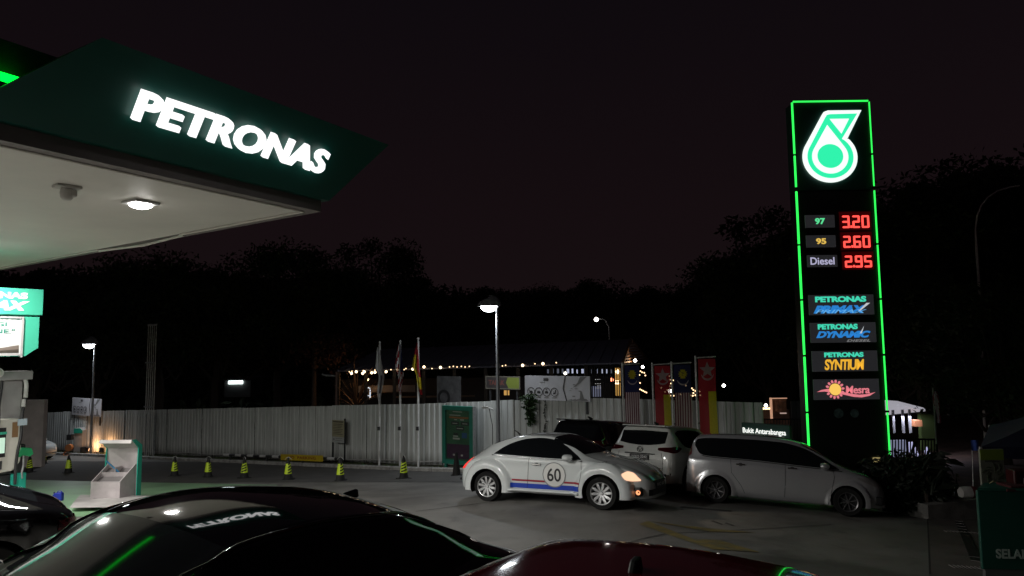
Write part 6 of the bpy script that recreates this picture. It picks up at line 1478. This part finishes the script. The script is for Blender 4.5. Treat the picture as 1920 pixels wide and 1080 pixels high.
bc.patch('top', (-.60, .60), lambda y: .90-.06*abs(y)-.25*y*y*.6, lambda y: .20-.10*y*y, .004, 10).build('windscreen', GLASS, bt, smooth='full')
bc.patch('top', (-.46, .46), lambda y: -1.72, lambda y: -1.08, .004, 8).build('rear_window', GLASS, bt, smooth='full')
bc.patch('front', (-.50, .50), lambda y: .28, lambda y: .40, .008, 4).build('lower_grille', BLACKM, bt, smooth='full'); bc.patch('front', (-.36, .36), lambda y: .52, lambda y: .55, .008, 2).build('bumper_slot', BLACKM, bt, smooth='full')
plate(bt, Matrix.Translation((2.14, 0, .47)) @ Matrix(((0, 0, 1, 0), (1, 0, 0, 0), (0, 1, 0, 0), (0, 0, 0, 1))), 'WC 60')
MB().tube([(-.95, 0, 1.40), (-1.03, 0, 1.47), (-1.10, 0, 1.50)], [.02, .012, .006], 6).build('aerial', BLACKM, bt)
MB().box((-2.11, 0, .42), (.03, 1.2, .05)).build('bumper_strip', BLACKM, bt)
place(bt, (915, 939), (1133, 956), 2.54, .80, -1); bt.scale = (1.01, 1, .95)
l = bpy.data.lights.new('headlight', 'SPOT'); l.energy = 14; l.spot_size = math.radians(70); l.color = (1, .8, .6); l.shadow_soft_size = .05
for sg in (1, -1):
    lo = bpy.data.objects.new('headlamp_beam', l); COL.objects.link(lo); lo.parent = bt; lo.location = (2.12, .58*sg, .68); lo.rotation_euler = (0, math.radians(-84), 0)

# --- silver people carrier
SILVER = paint_mat('silver_car_paint', (.56, .57, .59), metal=.62, rough=.25)
MSP = dict(top=[(-2.07, .50), (-2.05, .85), (-2.0, 1.12), (-1.90, 1.40), (-1.78, 1.52), (-1.4, 1.58), (-.6, 1.61), (0, 1.59), (.45, 1.50), (.8, 1.34), (1.2, 1.10), (1.45, .99), (1.75, .90), (2.0, .76), (2.12, .60), (2.15, .45)],
           belt=[(-2.07, .46), (-2.0, 1.0), (-1.5, 1.02), (-.8, 1.0), (0, .965), (.8, .93), (1.3, .90), (1.7, .84), (2.0, .70), (2.15, .42)],
           w=[(-2.07, .66), (-2.02, .76), (-1.85, .815), (-1.4, .845), (0, .85), (1.3, .84), (1.7, .79), (1.95, .68), (2.08, .54), (2.15, .42)],
           wr=[(-2.07, .58), (-1.8, .64), (-1, .66), (0, .665), (.6, .64), (1.0, .64), (1.4, .66), (1.8, .58), (2.15, .38)], crown=.04, axles=(-1.375, 1.375), rw=.30, ra=.345, rr=.20, zb=.19, fender=dict(R=.46, b=.032, p=2.6))
mv = empty('people_carrier', None, 'silver people carrier with black windows parked in front of the price pylon', 'car')
mc, _ = base_car(MSP, mv, SILVER, DALLOY, 'thin')
for sg in (1, -1):
    mc.patch('side', (-1.86, 1.22), fn([(-1.86, 1.27), (-1.74, 1.09), (-1.6, 1.055), (-.5, 1.03), (.3, .995), (1.22, .955)]), fn([(-1.86, 1.33), (-1.80, 1.42), (-1.5, 1.46), (-.6, 1.485), (0, 1.47), (.5, 1.37), (.85, 1.20), (1.22, .965)]), .004, 8, sg).build('side_window', GLASS, mv, smooth='full')
    for pts in ([(-1.05, 1.03), (-1.03, .72), (-.82, .45), (-.74, .28)], [(.12, 1.0), (.12, .6), (.10, .28)], [(1.10, .95), (1.12, .8), (1.06, .5), (1.02, .28)]): mc.line(pts, sg, .012).build('door_gap', LINE, mv)
    for hx in (-.83, .27):
        h = mc.hit((hx, 3*sg, .915), (0, -sg, 0)); e_ = bpy.data.objects.new('door_handle', None); COL.objects.link(e_); e_.parent = mv; e_.location = h[0]; MB().box((0, sg*.022, 0), (.20, .025, .032)).build('grip', CHROME, e_, bevel=.008); MB().prism(circ(0, 0, .05, 16, .038), -.005, .006, Matrix.Rotation(PI/2, 4, 'X')).build('recess', LINE, e_)
    tl = [mc.hit((x_, 3*sg, fn([(-1.74, 1.065), (-1.6, 1.035), (-.5, 1.01), (.3, .975), (1.30, .93)])(x_)), (0, -sg, 0))[0]+Vector((0, .004*sg, 0)) for x_ in np.linspace(-1.7, 1.28, 30)]
    MB().tube(tl, .010, 6).build('window_edge_line', LINE, mv, smooth='full')
    mc.patch('side', (-.65, .95), lambda x: .49, lambda x: .525, .016, 2, sg).build('side_moulding', SILVER, mv, smooth='full')
    mc.patch('side', (-.98, .98), lambda x: .175, lambda x: .265, .028, 3, sg).build('side_skirt', SILVER, mv, smooth='full')
    mc.patch('side', (-2.03, -1.93), fn([(-2.03, .98), (-1.93, 1.06)]), fn([(-2.03, 1.20), (-1.93, 1.42)]), .012, 5, sg).build('taillight', mat('dark_taillight', (.10, .02, .02), .1, coat=1), mv, smooth='full')
    mc.patch('side', (1.58, 2.04), fn([(1.58, .80), (1.8, .70), (2.04, .63)]), fn([(1.58, .82), (1.8, .82), (2.04, .70)]), .008, 4, sg).build('headlight', mat('headlight_glass', (.25, .24, .23), .08, coat=1, metal=.3), mv, smooth='full')
    mirror(mv, .92, .83*sg, 1.02, SILVER, sg)
    MB().box((1.99, .60*sg, .36), (.16, .20, .18)).build('fog_recess', BLACKM, mv, bevel=.03)
mc.patch('top', (-.64, .64), lambda y: 1.24-.25*y*y, lambda y: .50-.14*y*y, .004, 10).build('windscreen', GLASS, mv, smooth='full')
mc.patch('rear', (-.60, .60), lambda y: 1.08, lambda y: 1.46, .004, 6).build('rear_window', GLASS, mv, smooth='full'); mc.patch('front', (-.5, .5), lambda y: .26, lambda y: .42, .006, 3).build('grille', BLACKM, mv, smooth='full')
mc.patch('rear', (-.62, .62), lambda y: .24, lambda y: .33, .03, 3).build('rear_lip', SILVER, mv, smooth='full')
plate(mv, Matrix.Translation((-2.09, 0, .80)) @ Matrix(((0, 0, -1, 0), (-1, 0, 0, 0), (0, 1, 0, 0), (0, 0, 0, 1))), 'WA 82')
place(mv, (1342, 943), (1590, 969), 2.75, .75, -1); mv.scale = (.93, .93, .93)

# --- white suv seen from behind
PEARL = paint_mat('pearl_white_paint', (.58, .60, .57), rough=.32)
SSP = dict(top=[(-2.27, .50), (-2.26, .80), (-2.22, 1.02), (-2.10, 1.25), (-1.95, 1.48), (-1.88, 1.60), (-1.6, 1.645), (-.8, 1.68), (-.2, 1.67), (.25, 1.58), (.6, 1.40), (1.0, 1.16), (1.25, 1.08), (1.7, 1.02), (2.0, .92), (2.2, .76), (2.27, .55)],
           belt=[(-2.27, .48), (-2.2, .98), (-1.8, 1.10), (-1, 1.09), (.4, 1.02), (1.2, .99), (1.8, .92), (2.1, .78), (2.27, .5)],
           w=[(-2.27, .70), (-2.22, .80), (-2.05, .87), (-1.6, .905), (0, .91), (1.4, .90), (1.9, .82), (2.15, .66), (2.27, .5)],
           wr=[(-2.27, .60), (-1.95, .62), (-1, .67), (0, .68), (.6, .66), (1.1, .68), (1.7, .70), (2.27, .4)], crown=.045, axles=(-1.35, 1.35), rw=.35, ra=.405, zb=.27, fender=dict(R=.50, b=.015, p=2))
def suv(root, P_, pl, lampc):
    c, _ = base_car(SSP, root, P_, ALLOY, 'thin')
    for sg in (1, -1):
        c.patch('side', (-1.72, 1.02), fn([(-1.72, 1.42), (-1.55, 1.20), (-1.3, 1.13), (0, 1.08), (1.02, 1.03)]), fn([(-1.72, 1.47), (-1.5, 1.53), (-.8, 1.56), (-.2, 1.545), (.25, 1.45), (.65, 1.24), (1.02, 1.05)]), .004, 8, sg).build('side_window', GLASS, root, smooth='full')
        for pts in ([(-.95, 1.1), (-.92, .75), (-.80, .35)], [(.1, 1.06), (.1, .35)]): c.line(pts, sg, .012).build('door_gap', LINE, root)
        mirror(root, .78, .88*sg, 1.10, P_, sg)
        c.patch('side', (-2.16, -1.72), fn([(-2.16, .98), (-1.95, 1.02), (-1.72, 1.10)]), fn([(-2.16, 1.10), (-1.95, 1.14), (-1.72, 1.115)]), .010, 4, sg).build('taillight', lampc, root, smooth='full')
        y0, y1 = (.46, .80) if sg > 0 else (-.80, -.46)
        lo_ = (lambda y: .985+.05*(.80-abs(y))/.34) ; hi_ = (lambda y: 1.125-.035*(.80-abs(y))/.34)
        c.patch('rear', (y0, y1), lo_, hi_, .012, 4).build('taillight', lampc, root, smooth='full')
        c.patch('side', (-1.75, -.98), lambda x: .27, lambda x: .30, .006, 2, sg); c.patch('side', (-.95, .95), lambda x: .27, lambda x: .37, .008, 3, sg).build('sill_cladding', BLACKM, root, smooth='full')
        MB().box((-2.18, .72*sg, .50), (.10, .16, .05)).build('reflector', lampc, root, bevel=.01)
        c.line([(.62*sg, .56), (.60*sg, .80), (.56*sg, .97)], 1, .010, ax='rear').build('tailgate_gap', LINE, root)
    c.patch('rear', (-.60, .60), lambda y: 1.14+.06*y*y*3, lambda y: 1.50-.03*abs(y), .004, 8).build('rear_window', GLASS, root, smooth='full')
    c.patch('top', (-.66, .66), lambda y: 1.06-.2*y*y, lambda y: .34-.1*y*y, .004, 8).build('windscreen', GLASS, root, smooth='full')
    MB().box((-1.93, 0, 1.615), (.26, 1.16, .03)).build('roof_spoiler', P_, root, bevel=.012)
    c.patch('rear', (-.40, .40), lambda y: .925, lambda y: .95, .015, 2).build('handle_strip', LINE, root, smooth='full')
    c.patch('rear', (-.70, .70), lambda y: .30, lambda y: .50, .010, 3).build('bumper_cladding', BLACKM, root, smooth='full')
    c.line([(-.62, .62), (0, .59), (.62, .62)], 1, .012, ax='rear').build('bumper_gap', LINE, root)
    MB().tube([(-1.2, 0, 1.66), (-1.35, 0, 1.71), (-1.42, 0, 1.72)], [.04, .025, .01], 6).build('aerial', BLACKM, root)
    h = c.hit((-4, 0, 1.04), (1, 0, 0)); X_ = h[0].x-.015
    RM = Matrix(((0, 0, -1, X_), (-1, 0, 0, 0), (0, 1, 0, 1.04), (0, 0, 0, 1)))
    mb = MB(); vs_ = []
    for (r_, z_) in ((.055, .012), (.07, .012), (.07, 0), (.055, 0)): vs_ += [(r_*1.15*math.cos(2*PI*i/24), r_*math.sin(2*PI*i/24), z_) for i in range(24)]
    mb.add(vs_, [(k*24+i, ((k+1) % 4)*24+i, ((k+1) % 4)*24+(i+1) % 24, k*24+(i+1) % 24) for k in range(4) for i in range(24)])
    mb.prism([(-.068, .03), (-.03, .012), (0, -.03), (.03, .012), (.068, .03), (.035, -.004), (0, -.052), (-.035, -.004)], 0, .014); mb.build('badge', CHROME, root, mw=RM)
    h = c.hit((-4, .0, .86), (1, 0, 0)); plate(root, Matrix(((0, 0, -1, h[0].x-.03), (-1, 0, 0, 0.0), (0, 1, 0, .86), (0, 0, 0, 1))), pl)
    return c
sv = empty('suv', None, 'white suv seen from behind between the white coupe and the silver people carrier', 'car'); TLR = mat('suv_taillight', (.035, .002, .003), .12, coat=1)
suv(sv, PEARL, 'WYQ 3242', TLR)
hd = math.radians(54); rc = W(1190, 850, 15.9); seat(sv, rc.x+2.27*math.cos(hd), rc.y+2.27*math.sin(hd), hd); sv.scale = (.95, .95, .95)
BLK = paint_mat('black_car_paint', (.003, .003, .0035), rough=.05)
dk = copy_tree(sv); dk['label'] = 'black suv half hidden behind the roof of the white coupe'
for ch in dk.children:
    if ch.type == 'MESH' and ch.data.materials and ch.data.materials[0] == PEARL:
        ch.data = ch.data.copy(); ch.data.materials[0] = BLK
    for c2 in ch.children:
        if c2.type == 'MESH' and c2.data.materials and c2.data.materials[0] == PEARL: c2.data = c2.data.copy(); c2.data.materials[0] = BLK
    if ch.name.startswith('number_plate'):
        for c2 in list(ch.children):
            if c2.name.startswith('characters'): bpy.data.objects.remove(c2)
rc = W(1105, 850, 18.2); seat(dk, rc.x+1.2*math.cos(hd), rc.y+2.27*math.sin(hd)*.6, hd, dz=.0)

# --- black saloon in the foreground
DSP = dict(top=[(-2.13, .55), (-2.11, .76), (-2.04, .88), (-1.9, .95), (-1.7, 1.02), (-1.4, 1.15), (-1.05, 1.30), (-.6, 1.42), (-.15, 1.455), (.22, 1.41), (.55, 1.27), (.95, 1.07), (1.15, 1.0), (1.6, .92), (2.0, .80), (2.2, .66), (2.27, .5)],
           belt=[(-2.13, .50), (-2.0, .83), (-1.6, .94), (-.8, .97), (.6, .93), (1.2, .90), (1.8, .80), (2.1, .68), (2.27, .46)],
           w=[(-2.13, .56), (-2.08, .68), (-1.9, .80), (-1.6, .875), (0, .89), (1.3, .875), (1.8, .80), (2.1, .66), (2.27, .5)],
           wr=[(-2.13, .5), (-1.95, .60), (-1.6, .60), (-1.1, .62), (-.3, .645), (.3, .62), (.7, .64), (1.0, .67), (1.6, .66), (2.27, .4)], crown=lambda x: .088+.040*min(1, max(0, (x-.15)/.35)), axles=(-1.33, 1.36), rw=.33, ra=.375, zb=.18, fender=dict(R=.48, b=.012, p=2))
def saloon(root, P_, fin=True):
    c, _ = base_car(DSP, root, P_, ALLOY, 'ten')
    for sg in (1, -1):
        c.patch('side', (-1.42, .98), fn([(-1.42, 1.03), (-1.0, 1.0), (0, .975), (.98, .945)]), fn([(-1.42, 1.05), (-1.15, 1.19), (-.7, 1.31), (-.2, 1.345), (.15, 1.32), (.5, 1.19), (.98, .955)]), .004, 10, sg).build('side_window', GLASS, root, smooth='full')
        wl = []
        for x_ in np.linspace(-1.40, .62, 30):
            zz = fn([(-1.42, 1.07), (-1.15, 1.21), (-.7, 1.33), (-.2, 1.365), (.15, 1.34), (.62, 1.15)])(x_); h = c.hit((x_, 3*sg, zz), (0, -sg, 0)); wl.append(h[0]+Vector((0, .004*sg, .004)))
        MB().tube(wl, .009, 5).build('window_edge_line', CHROME if False else P_, root, smooth='full')
        for pts in ([(-.98, 1.0), (-.92, .7), (-.85, .3)], [(.1, .97), (.1, .3)], [(1.05, .93), (1.0, .3)]): c.line(pts, sg, .010).build('door_gap', LINE, root)
        for hx in (-.75, .25):
            h = c.hit((hx, 3*sg, .88), (0, -sg, 0)); MB().box(h[0]+Vector((0, .02*sg, 0)), (.2, .03, .03)).build('door_handle', P_, root, bevel=.008)
        mirror(root, .80, .86*sg, 1.0, P_, sg)
        y0, y1 = (.42, .80) if sg > 0 else (-.80, -.42)
        c.patch('rear', (y0, y1), lambda y: .68, lambda y: .80, .010, 3).build('taillight', mat('sedan_taillight', (.04, .004, .005), .12, coat=1), root, smooth='full')
        c.patch('side', (-2.08, -1.88), lambda x: .70, fn([(-2.08, .79), (-1.88, .80)]), .010, 3, sg).build('taillight', MATS['sedan_taillight'], root, smooth='full')
        c.patch('side', (1.75, 2.14), fn([(1.75, .70), (2.14, .62)]), fn([(1.75, .74), (2.14, .70)]), .008, 3, sg).build('headlight', mat('headlight_glass', (.25, .24, .23), .08), root, smooth='full')
    c.patch('top', (-.66, .66), lambda y: 1.02-.22*y*y, lambda y: .30-.16*y*y, .004, 16, nu=40).build('windscreen', mat('dusty_windscreen', (.010, .011, .012), .08, spec=.45), root, smooth='full')
    c.patch('top', (-.58, .58), lambda y: -1.78+.1*y*y, lambda y: -1.12, .004, 8).build('rear_window', GLASS, root, smooth='full')
    c.patch('front', (-.5, .5), lambda y: .45, lambda y: .60, .006, 3).build('grille', BLACKM, root, smooth='full')
    if fin:
        mb = MB(); mb.prism([(-.09, -.01), (.09, -.01), (.02, .032), (-.08, .045)], -.016, .016, Matrix.Translation((-.98, 0, c.top(-.98)-.01)) @ Matrix.Rotation(PI/2, 4, 'X')); mb.build('roof_fin', P_, root, bevel=.012)
    plate(root, Matrix(((0, 0, -1, -2.15), (-1, 0, 0, 0), (0, 1, 0, .60), (0, 0, 0, 1))), 'WB 71')
    return c
sd = empty('saloon_car', None, 'large glossy black saloon roof filling the lower left foreground', 'car'); saloon(sd, BLK)
SALOON = (-1.838, 4.29, math.radians(233.4))
seat(sd, SALOON[0], SALOON[1], SALOON[2], dz=.36)
pose(sd, (-1.63, 3.498, .965, 4.115, .051, .998, .003))
s2 = copy_tree(sd); s2['label'] = 'second black car at the far left edge beyond the saloon windscreen'; pose(s2, (-6.433, 6.089, .777, 3.951, .047, 1.007, 0))
# --- red hatchback in the foreground
REDP = paint_mat('dark_red_paint', (.075, .002, .006), rough=.12)
RSP = dict(top=[(-1.98, .55), (-1.96, .90), (-1.90, 1.18), (-1.80, 1.38), (-1.70, 1.475), (-1.4, 1.495), (-.6, 1.515), (0, 1.50), (.35, 1.42), (.7, 1.25), (1.05, 1.05), (1.4, .95), (1.8, .80), (1.98, .62), (2.0, .5)],
           belt=[(-1.98, .5), (-1.9, .98), (-1.2, .98), (.6, .93), (1.2, .88), (1.7, .76), (2.0, .46)],
           w=[(-1.98, .70), (-1.93, .78), (-1.75, .83), (-1.3, .855), (0, .86), (1.3, .84), (1.7, .74), (1.9, .6), (2.0, .45)],
           wr=[(-1.98, .58), (-1.75, .58), (-1.2, .60), (-.3, .63), (.3, .61), (.9, .64), (1.5, .6), (2.0, .35)], crown=.05, axles=(-1.25, 1.25), rw=.31, ra=.355, zb=.19, fender=dict(R=.46, b=.015, p=2))
rd = empty('hatchback_car', None, 'dark red hatchback roof at the bottom edge with a stubby aerial', 'car')
rc_, _ = base_car(RSP, rd, REDP, ALLOY, 'thin')
for sg in (1, -1):
    rc_.patch('side', (-1.62, 1.05), fn([(-1.62, 1.16), (-1.4, 1.04), (0, .99), (1.05, .95)]), fn([(-1.62, 1.22), (-1.4, 1.36), (-.6, 1.40), (0, 1.385), (.4, 1.28), (1.05, .97)]), .004, 8, sg).build('side_window', GLASS, rd, smooth='full')
    mirror(rd, .80, .84*sg, 1.0, REDP, sg)
    rc_.patch('side', (-1.95, -1.74), fn([(-1.95, .90), (-1.74, .94)]), fn([(-1.95, 1.12), (-1.74, 1.22)]), .012, 3, sg).build('taillight', mat('hatch_taillight', (.22, .01, .012), .12, coat=1), rd, smooth='full')
    for pts in ([(-.85, 1.0), (-.75, .3)], [(.15, .97), (.15, .3)]): rc_.line(pts, sg, .01).build('door_gap', LINE, rd)
rc_.patch('rear', (-.56, .56), lambda y: 1.08, lambda y: 1.36, .004, 6).build('rear_window', GLASS, rd, smooth='full'); rc_.patch('top', (-.62, .62), lambda y: 1.08-.2*y*y, lambda y: .42-.1*y*y, .004, 8).build('windscreen', GLASS, rd, smooth='full')
MB().prism([(-.06, 0), (.05, 0), (.01, .05), (-.04, .055)], -.014, .014, Matrix.Translation((-1.25, 0, 1.485)) @ Matrix.Rotation(PI/2, 4, 'X')).build('stub_aerial', BLACKM, rd, bevel=.008)
pose(rd, (-.215, 1.284, .895, 4.196, .014, 1.005, .008))
# --- small white car parked far left
wc = empty('parked_car', None, 'small white car parked beyond the fuel pump at the far left', 'car')
for ch in rd.children:
    c = copy_tree(ch, wc)
for ch in wc.children:
    for q in [ch]+list(ch.children):
        if q.type == 'MESH' and q.data.materials and q.data.materials[0] == REDP: q.data = q.data.copy(); q.data.materials[0] = WHITE
P = G(60, 864); seat(wc, P.x-1.35, P.y+.6, math.radians(-8))
